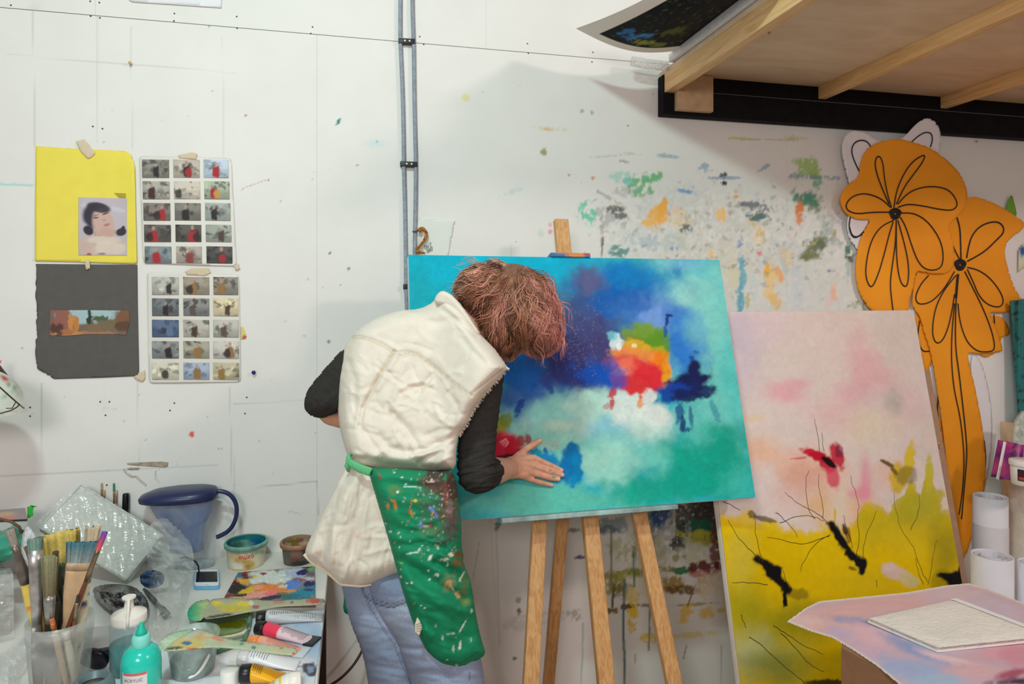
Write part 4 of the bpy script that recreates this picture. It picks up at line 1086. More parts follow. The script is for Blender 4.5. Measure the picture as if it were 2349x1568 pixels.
flower('paper_flower', 'torn orange petals tucked behind the lower orange flower', [(2252, 730), (2300, 720), (2322, 768), (2296, 772), (2290, 805), (2262, 822), (2245, 810), (2240, 760)], -.006, m_or, [[(2280, 720), (2282, 745)]])
flower('paper_flower', 'small orange petal fold between the leaning painting and the orange stem', [(2098, 712), (2118, 735), (2136, 790), (2142, 830), (2126, 845), (2160, 960), (2166, 1030), (2150, 1030), (2120, 850), (2106, 770)], -.006, m_or, [[(2110, 735), (2104, 775), (2115, 806), (2132, 805)], [(2152, 905), (2150, 950), (2158, 990)]])

# ================================================================== things in the right-hand corner
g = sheet(smooth_pts([(2306, 492), (2312, 462), (2321, 443), (2328, 468), (2334, 498), (2320, 488)], 1, True), wallpts(-.012), .001, 3)
o = obj('paper_leaf', g[:2], mat('leaf_green', (110, 165, 40), .6)); tag(o, 'small green paper leaf beside the lower orange flower', 'paper leaf')
g = sheet([(2318, 690), (2349, 685), (2480, 690), (2480, 1055), (2349, 1052), (2338, 960), (2326, 820)], wallpts(lambda U, V: -.05 - .012 * np.sin(U / 7.0)), .003, 4)
pc = Paint(g[2], g[3], (18, 112, 112))
for i in range(260):
    pc.blob(RNG.uniform(2312, 2480), RNG.uniform(685, 1055), RNG.uniform(2, 4.5), RNG.uniform(2, 4.5), (8, 40, 46), .9, rough=.5, soft=.3)
o = obj('patterned_cloth', g[:2], mat('teal_cloth', vcol=True, rough=.45, vary=.1, coat=.2), col=pc.c); tag(o, 'teal cloth with dark spots hanging beside the orange flowers', 'cloth')
g = sheet([(2337, 572), (2346, 560), (2400, 540), (2400, 640), (2352, 612), (2336, 625)], wallpts(-.008), .0008, 4)
pc = Paint(g[2], g[3], (214, 220, 190)); pc.blob(2345, 575, 5, 14, (30, 90, 160), 1)
o = obj('paper_scrap', g[:2], mat('scrap_paint', vcol=True, rough=.6), col=pc.c); tag(o, 'scrap of pale paper with a blue brush mark on the wall', 'paper')

cS = atd(2425, 1110, 2.52); cS = Vector((cS.x, cS.y, 0)); topz = .848
stand = thing('draped_stand', 'round stand draped in cream cloth in the corner', 'stand', cS)
n = 96; v = []; f = []
prof = [(0.001, topz), (.12, topz), (.155, topz + .002), (.163, topz - .006), (.166, topz - .03), (.15, topz - .12), (.16, topz - .25), (.175, topz - .5), (.18, .02)]
for k, (r, z) in enumerate(prof):
    for i in range(n):
        a = 2 * math.pi * i / n
        fold = 0 if k < 3 else .012 * min(1, (k - 2) / 3) * math.sin(9 * a + 1.5 * math.sin(3 * a))
        v.append((cS.x + (r + fold) * math.cos(a), cS.y + (r + fold) * math.sin(a), z))
for k in range(len(prof) - 1):
    for i in range(n):
        j = (i + 1) % n; f.append((k * n + i, k * n + j, (k + 1) * n + j, (k + 1) * n + i))
obj('cloth_cover', (v, f), mat('cream_cloth', (226, 216, 200), .9, vary=.06, bump=.2, bscale=90), stand)
obj('post', xf(lathe([(.05, 0), (.05, .02), (.02, .04), (.02, topz - .01)], 16), Matrix.Translation(cS)), mat('dark_post', (60, 50, 44), .6), stand)
# white plastic tub of paint
tb = atd(2354, 1113, 2.34); tb = Vector((tb.x, tb.y, topz + .003))
o = thing('paint_tub', 'small white plastic tub with a dark printed label on the draped stand', 'tub', tb)
obj('tub_body', xf(lathe([(.040, 0), (.043, .004), (.046, .07)], 32), Matrix.Translation(tb)), mat('white_plastic', (236, 234, 232), .35, vary=.02), o)
obj('lid', xf(lathe([(.049, .066), (.0495, .068), (.0495, .082), (.047, .084), (.001, .084)], 32), Matrix.Translation(tb)), MATS['white_plastic'], o)
def band(c, r0, r1, z0, z1, a0, a1, n=16):
    v = []; f = []
    for i in range(n + 1):
        a = a0 + (a1 - a0) * i / n
        v += [(c.x + r0 * math.cos(a), c.y + r0 * math.sin(a), c.z + z0), (c.x + r1 * math.cos(a), c.y + r1 * math.sin(a), c.z + z1)]
    for i in range(n): f.append((2 * i, 2 * i + 2, 2 * i + 3, 2 * i + 1))
    return v, f
obj('label', band(tb, .0442, .0458, .018, .058, -3.0, -1.0), mat('label_maroon', (64, 30, 46), .5), o)
obj('label_stripe', band(tb, .0446, .0450, .022, .032, -2.9, -1.2), mat('label_red', (190, 70, 60), .5), o)
# purple packet
pk = atd(2322, 1095, 2.43)
o = thing('purple_packet', 'purple printed packet standing behind the white tub', 'packet', (pk.x, pk.y, topz + .003))
A = [atd(2288, 1098, 2.44), atd(2345, 1100, 2.40), atd(2349, 1020, 2.42), atd(2305, 1012, 2.46)]
P, q, s, t = gridquad(*A, 40, 40)
pc = Paint(s * 100, t * 100, (120, 24, 110))
for i in range(40): pc.blob(RNG.uniform(0, 100), RNG.uniform(0, 100), RNG.uniform(5, 16), RNG.uniform(5, 16), [(70, 16, 84), (160, 40, 130), (44, 14, 50), (190, 60, 120)][RNG.integers(4)], .8)
P = P + (np.sin(s * math.pi) * .012)[:, None] * np.array([[0, -1, 0]])
obj('pouch', (np.concatenate([P, P + np.array([[.004, .03, 0]])]), q + [[i + len(P) for i in x][::-1] for x in q]), mat('packet_print', vcol=True, rough=.3), o, col=np.concatenate([pc.c, pc.c]))
obj('white_edge', bar(A[0] + Vector((-.004, -.004, 0)), A[3] + Vector((-.004, -.004, 0)), .012, .004, (0, -1, 0)), MATS['white_plastic'], o)
# clear bag and kraft card behind
o = obj('kraft_card', bar(at(2312, 1074, -.10), at(2312, 968, -.08), .07, .003, (0, -1, 0)), mat('kraft', (196, 170, 140), .8)); tag(o, 'tan card standing behind the purple packet', 'card')
o = obj('clear_bag', inflate(smooth_pts([(2318, 1015), (2325, 960), (2349, 935), (2390, 940), (2396, 1088), (2336, 1091), (2322, 1060)], 2, True), 2.47, .02, .02, 14, 5)[:2], film_mat('bag_film', (220, 225, 215), .5)); tag(o, 'crumpled clear bag above the purple packet', 'bag')
# paper rolls
m_roll = mat('roll_paper', (226, 224, 232), .7, vary=.03)
def roll(u, v, d, r, z0, label, seamz=None):
    c = atd(u, v, d); zt = c.z
    o = thing('paper_roll', label, 'paper roll', (c.x, c.y, z0), 'white paper rolls in the corner')
    M = Matrix.Translation((c.x, c.y, 0))
    obj('rolled_sheet', xf(lathe([(r, z0), (r, zt), (r - .004, zt), (r - .004, z0)], 40, cap=False), M), m_roll, o)
    pts = [(c.x + (r - .004 - .0012 * k) * math.cos(k * .5), c.y + (r - .004 - .0012 * k) * math.sin(k * .5), zt - .001) for k in range(0, 26)]
    obj('inner_turn', cat(*[(lambda P, Q: ([P, Q, (Q[0], Q[1], zt - .25), (P[0], P[1], zt - .25)], [(0, 1, 2, 3)]))(pts[i], pts[i + 1]) for i in range(len(pts) - 1)]), m_roll, o)
    if seamz: obj('loose_edge', xf(lathe([(r + .0012, z0), (r + .0012, zt - seamz)], 40, cap=False), M), m_roll, o)
    return o
roll(2272, 1137, 2.47, .054, 0, 'tall white paper roll standing behind the shorter rolls', .10)
roll(2276, 1272, 2.20, .058, 0, 'wide short white paper roll standing beside the leaning painting')
roll(2374, 1290, 2.16, .046, 0, 'short white paper roll standing under the draped stand')

# ================================================================== box with a painted sheet and a padded envelope
RZ = .70
m_card = mat('brown_cardboard', (150, 108, 78), .85, vary=.1, vscale=30, bump=.1)
bc = [atz(1930, 1484, RZ), atz(2085, 1348, RZ) , Vector((2.0, -.60, RZ)), Vector((2.0, -1.35, RZ)), Vector((1.20, -1.35, RZ))]
bc[1] = Vector((1.22, -.70, RZ)); bc[2] = Vector((1.62, -.70, RZ)); bc[3] = Vector((1.75, -1.2, RZ)); bc[4] = Vector((1.15, -1.2, RZ))
bot = [Vector((p.x, p.y, 0)) for p in bc]; top_ = [Vector((p.x, p.y, RZ - .0009)) for p in bc]
V = bot + top_; k = len(bc)
fc = [list(range(k)), list(range(2 * k - 1, k - 1, -1))] + [[i, i + k, (i + 1) % k + k, (i + 1) % k] for i in range(k)]
o = obj('cardboard_box', (V, fc), m_card, smooth=False); tag(o, 'tall brown cardboard box under the pastel painted sheet', 'box')
ol = [(1805, 1425), (1850, 1392), (1880, 1378), (1960, 1370), (2080, 1358), (2170, 1342), (2222, 1337), (2260, 1347), (2349, 1382), (2520, 1440), (2600, 1600), (2420, 1700), (2100, 1620), (2062, 1568), (2010, 1525), (1960, 1492), (1910, 1462), (1860, 1447)]
U, Vv, dd, q = lattice(ol, 3)
a_ = (U - 1174.5) / F; b_ = (690 - Vv) / F
dirs = np.array(_fw)[None] + a_[:, None] * np.array(_rt)[None] + b_[:, None] * np.array([[0, 0, 1.]])
zz = RZ + .0015 + .02 * np.clip((1880 - U) / 80, 0, 1) ** 2 + .0012 * np.sin(U / 60) * np.sin(Vv / 40)
A = np.array(_C)[None] + dirs * ((zz - CAMZ) / dirs[:, 2])[:, None]
pc = Paint(U, Vv, (206, 178, 190)); B = pc.blob
for (u, v, ru, rv, c, a, an) in ((1900, 1420, 90, 26, (226, 178, 172), .9, -10), (2030, 1385, 90, 22, (222, 176, 172), .9, -5), (2180, 1360, 80, 20, (214, 190, 194), .9, 0), (2280, 1400, 80, 30, (206, 188, 200), .9, 10),
                                 (1960, 1425, 60, 10, (150, 156, 196), .8, 8), (1990, 1455, 60, 22, (232, 186, 194), .9, 10), (2000, 1500, 60, 20, (214, 178, 200), .7, 15), (2080, 1480, 60, 12, (150, 160, 204), .8, 25), (1930, 1450, 40, 10, (196, 178, 204), .7, 15),
                                 (2130, 1500, 70, 14, (150, 162, 206), .85, 20), (2090, 1535, 90, 24, (160, 178, 214), .9, 10), (2180, 1510, 60, 5, (240, 206, 200), .8, 12), (2150, 1505, 50, 6, (234, 196, 200), .7, 20), (2240, 1480, 60, 10, (166, 160, 200), .8, 0),
                                 (2290, 1490, 60, 22, (220, 160, 172), .9, -8), (2230, 1540, 60, 16, (224, 176, 178), .8, 0), (2340, 1500, 40, 30, (214, 140, 156), .8, 0), (2150, 1560, 60, 14, (166, 190, 214), .9, 0), (2320, 1545, 40, 10, (170, 70, 100), .9, -15),
                                 (2340, 1562, 60, 8, (60, 20, 60), .95, -4), (1850, 1425, 40, 12, (230, 196, 190), .8, 0)):
    B(u, v, ru, rv, c, a, an, rough=.5, soft=.6)
bd = np.where(dd < 5.5)[0]; pc.mix(bd, .8 * (1 - sstep(2, 5.5, dd[bd])), (232, 226, 212))
pc.c *= (1 + .10 * (fbm(U / 30 - Vv / 12, Vv / 5 + U / 40, 8, 3) - .5))[:, None]
n = len(U)
o = obj('painted_sheet', (np.concatenate([A, A - np.array([[0, 0, .001]])]), [x[::-1] for x in q.tolist()] + [[i + n for i in x] for x in q.tolist()]), mat('pastel_sheet', vcol=True, rough=.6, vary=.02), col=np.concatenate([pc.c, pc.c]))
tag(o, 'large sheet painted in pastel pink and blue lying on the box', 'painting')
# padded envelope
ec = [atz(1990, 1418, RZ + .012), atz(2150, 1486, RZ + .012), atz(2420, 1458, RZ + .012), atz(2195, 1373, RZ + .012)]
env = thing('padded_envelope', 'white padded envelope lying on the pastel painted sheet', 'envelope', (ec[0] + ec[2]) / 2 - Vector((0, 0, .009)))
P, q, s, t = gridquad(*ec, 60, 40)
hh = np.minimum(np.minimum(s, 1 - s) * 8, np.minimum(t, 1 - t) * 8).clip(0, 1)
up_ = .004 * np.sqrt(hh) + .0012 * (fbm(s * 9, t * 9, 4, 3) - .5) * hh
Pt = P + np.stack([0 * up_, 0 * up_, up_], 1); Pb = P - np.array([[0, 0, .0092]])
obj('envelope_body', (np.concatenate([Pt, Pb]), [x for x in q] + [[i + len(P) for i in x][::-1] for x in q] + [[i, i + 1, i + 1 + len(P), i + len(P)] for i in range(59)] + [[i * 60, i * 60 + len(P), (i + 1) * 60 + len(P), (i + 1) * 60] for i in range(39)]
                      + [[39 * 60 + i, 39 * 60 + i + len(P), 39 * 60 + i + 1 + len(P), 39 * 60 + i + 1] for i in range(59)] + [[i * 60 + 59, (i + 1) * 60 + 59, (i + 1) * 60 + 59 + len(P), i * 60 + 59 + len(P)] for i in range(39)]),
    mat('envelope_white', (234, 228, 218), .7, vary=.04, bump=.4, bscale=110), env)
fl = [np.array(x) for x in (ec[3], ec[2])]
vv = (np.array(ec[0]) - np.array(ec[3])) * .09
P, q, s, t = gridquad(fl[0] + [0, 0, .0015], fl[1] + [0, 0, .0015], fl[1] + vv + [0, 0, .0052], fl[0] + vv + [0, 0, .0052], 20, 5)
obj('sealed_flap', (np.concatenate([P, P - np.array([[0, 0, .004]])]), q + [[i + len(P) for i in x][::-1] for x in q]), mat('flap_white', (244, 244, 246), .5, vary=.02), env)
# ================================================================== the painter, bent towards the canvas
def seg_field(U, V, segs):
    """sum of creases: (points, width px, amount m) -- positive pushes the cloth inwards"""
    w_ = np.zeros(len(U))
    for pts, wd, amt in segs:
        P = np.asarray(pts, float); best = np.full(len(U), 1e9)
        for i in range(len(P) - 1):
            ax, ay = P[i]; bx, by = P[i + 1]
            L = (bx - ax) ** 2 + (by - ay) ** 2 + 1e-9
            t = np.clip(((U - ax) * (bx - ax) + (V - ay) * (by - ay)) / L, 0, 1)
            best = np.minimum(best, np.hypot(U - ax - t * (bx - ax), V - ay - t * (by - ay)))
        w_ += amt * np.exp(-(best / wd) ** 2)
    return w_


def ridged(U, V, sx, sy, ang, seed, oc=3):
    c, s = math.cos(math.radians(ang)), math.sin(math.radians(ang))
    x = (U * c + V * s) / sx; y = (-U * s + V * c) / sy
    return 1 - np.abs(2 * fbm(x, y, seed, oc) - 1) * 2


m_skin = mat('skin', vcol=True, rough=.5, vary=.05, vscale=70, bump=.08, bscale=350)
m_cream = mat('cream_canvas', vcol=True, rough=.85, vary=.04, vscale=30, bump=.25, bscale=420, spec=.2)
m_knit = mat('charcoal_knit', (56, 54, 52), .95, vary=.12, vscale=120, bump=.3, bscale=500, spec=.1)
m_denim = mat('denim', vcol=True, rough=.85, vary=.10, vscale=260, bump=.2, bscale=600)
m_apron = mat('apron_cotton', vcol=True, rough=.8, vary=.04, vscale=60, bump=.12, bscale=400)

# ---- body: head, neck, trunk, limbs and hands as one mesh
hw = .0075
def hp(u, v, h): return onplane(u, v, -h)
FING = {
    'index': [(1226, 1050, .016), (1243, 1058, .014), (1265, 1068, .010), (1288, 1078, .0075)],
    'middle': [(1226, 1068, .017), (1246, 1076, .015), (1270, 1083, .010), (1290, 1089, .0075)],
    'ring': [(1222, 1084, .016), (1240, 1089, .014), (1260, 1095, .010), (1281, 1099, .0075)],
    'little': [(1212, 1097, .014), (1228, 1103, .012), (1248, 1108, .009), (1266, 1112, .007)],
    'thumb': [(1190, 1044, .018), (1206, 1030, .015), (1222, 1020, .011), (1238, 1010, .0085)]}
FR = {'index': .0080, 'middle': .0082, 'ring': .0078, 'little': .0068, 'thumb': .0092}
hand = []
wr = hp(1170, 1073, .026); wr2 = hp(1184, 1072, .022)
for k, L in FING.items():
    r = FR[k]
    pts = [hp(u_, v_, h_ - (0, .0004, .0018, .0026)[i_]) for i_, (u_, v_, h_) in enumerate(L)]
    hand.append(capsule(pts, [r * 1.12, r * 1.0, r * .98, r * .80], 12))
    if k != 'thumb': hand.append(capsule([hp(1180, 1056 + 9 * list(FING).index(k), .020), hp(1203, 1052 + 12 * list(FING).index(k), .020), pts[0]], [.0145, .0135, r * 1.2], 12))
    else: hand.append(capsule([wr, hp(1184, 1055, .020), pts[0]], [.018, .016, .0115], 12))
hand.append(capsule([hp(1184, 1066, .017), hp(1212, 1074, .015)], [.016, .014], 12))
elb = atd(1094, 1088, 1.535)
fa = [elb, elb.lerp(wr, .35), elb.lerp(wr, .7), wr, hp(1180, 1073, .022)]
hand.append(capsule(fa, [.036, .036, .030, .0255, .022], 18))
for dv in (-13, 12): hand.append(capsule([elb.lerp(wr, .75), hp(1172, 1073 + dv, .024), hp(1184, 1072 + dv, .020)], [.020, .0165, .015], 12))
hv, hf = from_mods(cat(*hand), [('REMESH', dict(mode='VOXEL', voxel_size=.0019)), ('SMOOTH', dict(factor=.5, iterations=5))])
U_, V_, _ = project(hv)
ps = Paint(U_, V_, (214, 160, 132))
for k, L in FING.items():
    for (u, v, h) in L[1:3]: ps.blob(u, v, 5, 5, (205, 128, 108), .55, soft=.6)
    u, v, h = L[3]; ps.blob(u + 1, v - 1, 4.5, 3.2, (236, 190, 172), .8, soft=.3, rough=.1)
ps.blob(1270, 1094, 4, 2.5, (0, 150, 130), .9); ps.blob(1262, 1078, 3, 2, (120, 90, 70), .7)
ps.vary(.08, 8)
handgeo = (hv, hf); handcol = ps.c

HC = atd(1168, 708, 1.665)                       # head centre
face = (_rt * .72 + _fw * .35 + Vector((0, 0, -.60))).normalized()      # where she looks: down to the right, at the paint
upv = (Vector((0, 0, 1)) + _rt * .6); upv = (upv - face * upv.dot(face)).normalized()
side = upv.cross(face)
MH = Matrix((side, face, upv)).transposed()
def hd(x, y, z): return HC + MH @ Vector((x, y, z))
body = [ball(HC + MH @ Vector((0, -.01, .01)), (.074, .092, .095), 20, MH), ball(hd(0, .03, -.045), (.056, .062, .062), 16, MH),
        capsule([hd(0, .092, .006), hd(0, .106, -.020)], [.009, .014], 10), ball(hd(0, .074, -.088), .022, 12), ball(hd(0, .086, -.052), (.026, .014, .010), 12, MH),
        ball(hd(.031, .076, .008), (.015, .012, .012), 10, MH), ball(hd(-.031, .076, .008), (.015, .012, .012), 10, MH), ball(hd(0, .072, .03), (.05, .02, .016), 12, MH),
        ball(hd(.074, -.005, -.008), (.012, .022, .032), 12, MH), ball(hd(-.074, -.005, -.008), (.012, .022, .032), 12, MH)]
neck = atd(1072, 752, 1.655); chest = atd(1010, 850, 1.60); waist = atd(930, 1060, 1.545); pel = atd(915, 1230, 1.545)
body.append(capsule([hd(-.0, -.03, -.05), neck, chest, waist, pel], [.05, .052, .085, .07, .075], 18))
shR = atd(1105, 850, 1.60); shL = atd(845, 820, 1.58); elL = atd(737, 922, 1.61)
body.append(capsule([chest, shR, elb], [.06, .036, .034], 14))
body.append(capsule([chest, shL, elL], [.06, .03, .03], 14))
haL = atd(880, 985, 1.70)
body.append(capsule([elL, atd(760, 948, 1.64), atd(830, 970, 1.675), haL], [.030, .029, .026, .022], 14))
for k in range(4):
    a = haL + Vector((0, 0, -.012 * k + .018)); body.append(capsule([a, a + _rt * .045, a + _rt * .07 + Vector((0, 0, -.02))], [.010, .0085, .007], 8))
body.append(capsule([haL + Vector((0, 0, .02)), haL + Vector((0, -.01, .05)) + _rt * .02], [.011, .008], 8))
ankR = atd(1062, 2110, 1.56); ankL = atd(925, 2090, 1.60)
body.append(capsule([pel, atd(985, 1400, 1.53), atd(1030, 1700, 1.53), Vector((ankR.x, ankR.y, .09))], [.06, .05, .045, .03], 14))
body.append(capsule([pel, atd(892, 1400, 1.60), atd(912, 1700, 1.60), Vector((ankL.x, ankL.y, .09))], [.06, .045, .04, .03], 14))
bv, bf = from_mods(cat(*body), [('REMESH', dict(mode='VOXEL', voxel_size=.006)), ('SMOOTH', dict(factor=.5, iterations=4))])
U_, V_, _ = project(bv)
pb = Paint(U_, V_, (212, 156, 128)); pb.vary(.06, 12)
lipc = np.array(hd(0, .098, -.054)); dl = np.linalg.norm(bv - lipc, axis=1); pb.mix(np.arange(len(bv)), (1 - sstep(.012, .02, dl)) * .8, (180, 90, 90))
for sx in (-.031, .031):
    e = np.array(hd(sx, .088, .008)); dl = np.linalg.norm(bv - e, axis=1); pb.mix(np.arange(len(bv)), (1 - sstep(.007, .011, dl)) * .9, (70, 46, 40))
allv = np.concatenate([bv, hv]); allf = bf + [[i + len(bv) for i in x] for x in hf]
person = obj('person', (allv, allf), m_skin, col=np.concatenate([pb.c, handcol]))
tag(person, 'person in cream sleeveless jacket and green apron bending over the turquoise canvas', 'person')

# ---- jeans
def jean_wr(seed):
    def g(U, V):
        return .007 * (ridged(U, V, 120, 26, 8, seed) - .3) * sstep(1340, 1400, V) * (1 - .7 * sstep(1620, 1800, V)) + .003 * (fbm(U / 20, V / 9, seed + 3, 3) - .5)
    return g
def jean_paint(U, V):
    p = Paint(U, V, (134, 148, 174)); B = p.blob
    for (u, v, ru, rv, c, a) in ((870, 1420, 60, 50, (162, 178, 206), .8), (930, 1400, 50, 26, (176, 190, 214), .8), (980, 1480, 70, 60, (160, 172, 198), .7), (890, 1365, 40, 26, (120, 134, 164), .7),
                                 (1050, 1560, 60, 30, (150, 164, 192), .7), (1000, 1540, 60, 20, (142, 156, 186), .6)):
        B(u, v, ru, rv, c, a, soft=.7)
    st = (56, 64, 92)
    p.line([(832, 1345), (836, 1366), (862, 1384), (898, 1394), (940, 1376)], 1.8, st, .85); p.line([(838, 1360), (866, 1377), (897, 1387), (936, 1371)], 1.2, st, .6)
    p.line([(828, 1345), (850, 1395), (885, 1450), (905, 1478), (925, 1530), (947, 1580)], 2.2, (92, 104, 136), .7)
    p.line([(1075, 1535), (1080, 1568), (1085, 1640)], 1.6, (96, 108, 140), .7)
    return p.c
legs = []
g1 = inflate(smooth_pts([(772, 1300), (785, 1345), (800, 1420), (826, 1482), (838, 1525), (846, 1580), (858, 1750), (876, 2095), (960, 2095), (966, 1750), (970, 1560), (985, 1420), (990, 1300)], 2, True), 1.60, .085, .085, 62, 4, jean_wr(5))
g2 = inflate(smooth_pts([(836, 1300), (850, 1380), (892, 1446), (912, 1478), (918, 1505), (940, 1560), (975, 1750), (1000, 2120), (1112, 2120), (1120, 1750), (1116, 1580), (1098, 1480), (1070, 1350), (1050, 1300)], 2, True), 1.535, .09, .09, 74, 4, jean_wr(6))
vj = np.concatenate([g1[0], g2[0]]); fj = g1[1] + [[i + len(g1[0]) for i in x] for x in g2[1]]
obj('jeans', (vj, fj), m_denim, person, col=jean_paint(np.concatenate([g1[2], g2[2]]), np.concatenate([g1[3], g2[3]])), label='faded blue jeans with stitched back pocket')
# shoes out of frame
for an in (ankL, ankR):
    c = Vector((an.x, an.y, 0))
    sh = cat(ball(c + Vector((0, 0, .05)), (.042, .05, .05), 14), ball(c + face.cross(Vector((0, 0, 1))).normalized() * 0 + Vector((.03, .10, .036)), (.044, .10, .036), 14))
    sv, sf = from_mods(sh, [('REMESH', dict(mode='VOXEL', voxel_size=.008)), ('SMOOTH', dict(factor=.5, iterations=4))])
    sv[:, 2] = np.maximum(sv[:, 2], .0)
    obj('shoe', (sv, sf), mat('shoe_black', (40, 38, 40), .5), person)

# ---- cream jacket: skirt below the waist, back, collar
def cream(U, V):
    p = Paint(U, V, (230, 221, 207)); B = p.blob
    for (u, v, ru, rv, c, a) in ((835, 1228, 14, 10, (214, 196, 176), .5), (820, 1230, 4, 3, (232, 160, 150), .6)):
        B(u, v, ru, rv, c, a, soft=.7)
    st = (196, 178, 150)
    for L in ([(808, 768), (840, 772), (880, 788), (903, 805), (925, 803), (960, 812), (1000, 842), (1045, 878), (1082, 908)], [(806, 773), (840, 777), (878, 793), (903, 811)], [(925, 808), (960, 817), (1000, 847), (1042, 881), (1080, 913)],
              [(1083, 905), (1100, 888), (1125, 868), (1152, 846)], [(1079, 900), (1096, 883), (1120, 863), (1146, 840)], [(905, 806), (880, 846), (855, 890), (832, 935)]):
        p.line(L, 1.7, st, .7)
    p.line([(1120, 888), (1100, 910), (1080, 940), (1064, 975)], .9, st, .5)
    p.vary(.03, 20)
    return p.c


JD = lambda U, V: 1.515 + (1070 - V) / 320 * .095 - .055 * sstep(985, 1110, U) + .02 * sstep(830, 780, U)
def rand_creases(n, box_, angs, seed, wd=(3.5, 7), amp=(.0014, .0034), ln=(20, 70)):
    r = np.random.default_rng(seed); out = []
    for _ in range(n):
        u = r.uniform(box_[0], box_[1]); v = r.uniform(box_[2], box_[3]); a = math.radians(r.choice(angs) + r.normal(0, 9)); L = r.uniform(*ln) / 2; b = r.normal(0, 5)
        out.append(([(u - L * math.cos(a), v - L * math.sin(a)), (u + b * -math.sin(a), v + b * math.cos(a)), (u + L * math.cos(a), v + L * math.sin(a))], r.uniform(*wd), r.uniform(*amp) * r.choice([-1, 1])))
    return out
JCR = rand_creases(75, (800, 1060, 840, 1055), [-52, -30, 35, 60, 12], 5) + rand_creases(16, (840, 1100, 730, 850), [-60, 20, 40], 6, amp=(.001, .0026))
SCR = rand_creases(34, (730, 900, 1110, 1320), [100, 80, 60, -10], 7, amp=(.0015, .0035))
ACR = rand_creases(40, (870, 1085, 1110, 1500), [15, 25, 60, -20], 8, amp=(.0012, .003), ln=(20, 70), wd=(4, 8))
def jwr(U, V):
    cr = [([(905, 806), (880, 846), (855, 890), (832, 935), (825, 975)], 5, .010), ([(912, 806), (890, 846), (866, 890)], 9, -.007), ([(925, 803), (960, 812), (1000, 842), (1045, 878), (1082, 908)], 3, .003), ([(808, 768), (840, 772), (880, 788), (903, 805)], 3, .003),
          ([(985, 830), (1000, 850), (975, 880), (940, 890)], 8, .006), ([(920, 890), (950, 878), (990, 880)], 6, -.005), ([(900, 950), (935, 985), (960, 1030)], 9, .007), ([(870, 1000), (900, 1030), (950, 1040), (1000, 1020), (1040, 1000)], 10, .010),
          ([(830, 980), (850, 1010), (880, 1050)], 8, .007), ([(960, 1060), (1000, 1040), (1042, 1015)], 7, .010), ([(1000, 1068), (1022, 1050), (1044, 1045)], 6, -.007), ([(975, 1000), (1010, 985), (1050, 985)], 8, .006), ([(945, 1045), (985, 1038), (1020, 1028)], 6, -.008),
          ([(1050, 760), (1080, 800), (1110, 830)], 8, .004), ([(1080, 905), (1100, 888), (1125, 868), (1155, 845)], 2.5, .003), ([(960, 730), (1000, 740), (1040, 735)], 9, .005), ([(1000, 700), (1030, 720), (1060, 745), (1095, 770)], 6, .008),
          ([(800, 830), (815, 880), (812, 960)], 8, .006), ([(790, 900), (795, 960), (805, 1030)], 6, -.004), ([(1030, 900), (1050, 930), (1040, 970)], 7, .005), ([(930, 830), (915, 870), (900, 920)], 7, -.004), ([(820, 1050), (900, 1066), (1000, 1072)], 8, .012)]
    return seg_field(U, V, cr + JCR) + .008 * (fbm((U * .77 + V * .64) / 34, (-U * .64 + V * .77) / 90, 31, 2) - .5) * sstep(780, 880, V) + .008 * (fbm((U * .6 - V * .8) / 40, (U * .8 + V * .6) / 110, 32, 2) - .5) * sstep(850, 960, V) + .010 * (fbm(U / 120, V / 22, 33, 2) - .5) * sstep(980, 1050, V)
jack = [(997, 691), (1011, 668), (1035, 675), (1062, 702), (1090, 748), (1103, 768), (1131, 794), (1150, 820), (1166, 844), (1152, 860), (1138, 876), (1120, 896), (1106, 912), (1092, 932), (1080, 950), (1072, 972), (1062, 985), (1052, 998), (1046, 1030), (1046, 1074),
        (1020, 1082), (930, 1080), (850, 1072), (812, 1066), (799, 1050), (786, 1010), (778, 975), (774, 924), (777, 848), (787, 798), (814, 760), (864, 727), (917, 711), (963, 709)]
# ragged armhole: small teeth along the frayed edge
jp = []
for i, p_ in enumerate(smooth_pts(jack, 1, True)):
    jp.append(p_)
g = inflate(jp, JD, .088, .11, 34, 2.7, jwr)
obj('jacket_back', g[:2], m_cream, person, col=cream(g[2], g[3]), label='cream sleeveless canvas jacket with pleated yoke')
coll = inflate(smooth_pts([(994, 696), (1000, 676), (1011, 666), (1028, 669), (1048, 686), (1070, 714), (1090, 746), (1104, 768), (1097, 770), (1080, 750), (1062, 732), (1040, 712), (1020, 700)], 2, True), lambda U, V: 1.553 - .03 * sstep(1000, 1100, U), .018, .06, 9, 3)
obj('collar', coll[:2], m_cream, person, col=cream(coll[2], coll[3]))
SD = 1.505
def swr(U, V):
    cr = [([(800, 1085), (770, 1160), (745, 1230), (735, 1290)], 14, .022), ([(835, 1100), (815, 1180), (808, 1260), (815, 1330)], 16, .012), ([(855, 1090), (850, 1180), (862, 1280)], 14, .008), ([(790, 1120), (765, 1200), (760, 1300)], 10, -.012), ([(715, 1270), (760, 1310), (800, 1335)], 4, -.004)]
    return seg_field(U, V, cr + SCR) + .006 * (ridged(U, V, 26, 120, 12, 41) - .4)
skirt = [(800, 1062), (850, 1070), (980, 1080), (985, 1300), (940, 1312), (910, 1316), (882, 1328), (850, 1340), (828, 1344), (800, 1340), (780, 1340), (768, 1326), (745, 1306), (716, 1291), (698, 1270), (706, 1244), (722, 1212), (742, 1172), (768, 1118)]
g = inflate(smooth_pts(skirt, 1, True), lambda U, V: SD + .02 * sstep(800, 700, U), .072, .10, 40, 3.2, swr)
obj('jacket_skirt', g[:2], m_cream, person, col=cream(g[2], g[3]), label='flared cream jacket hem below the apron tie')
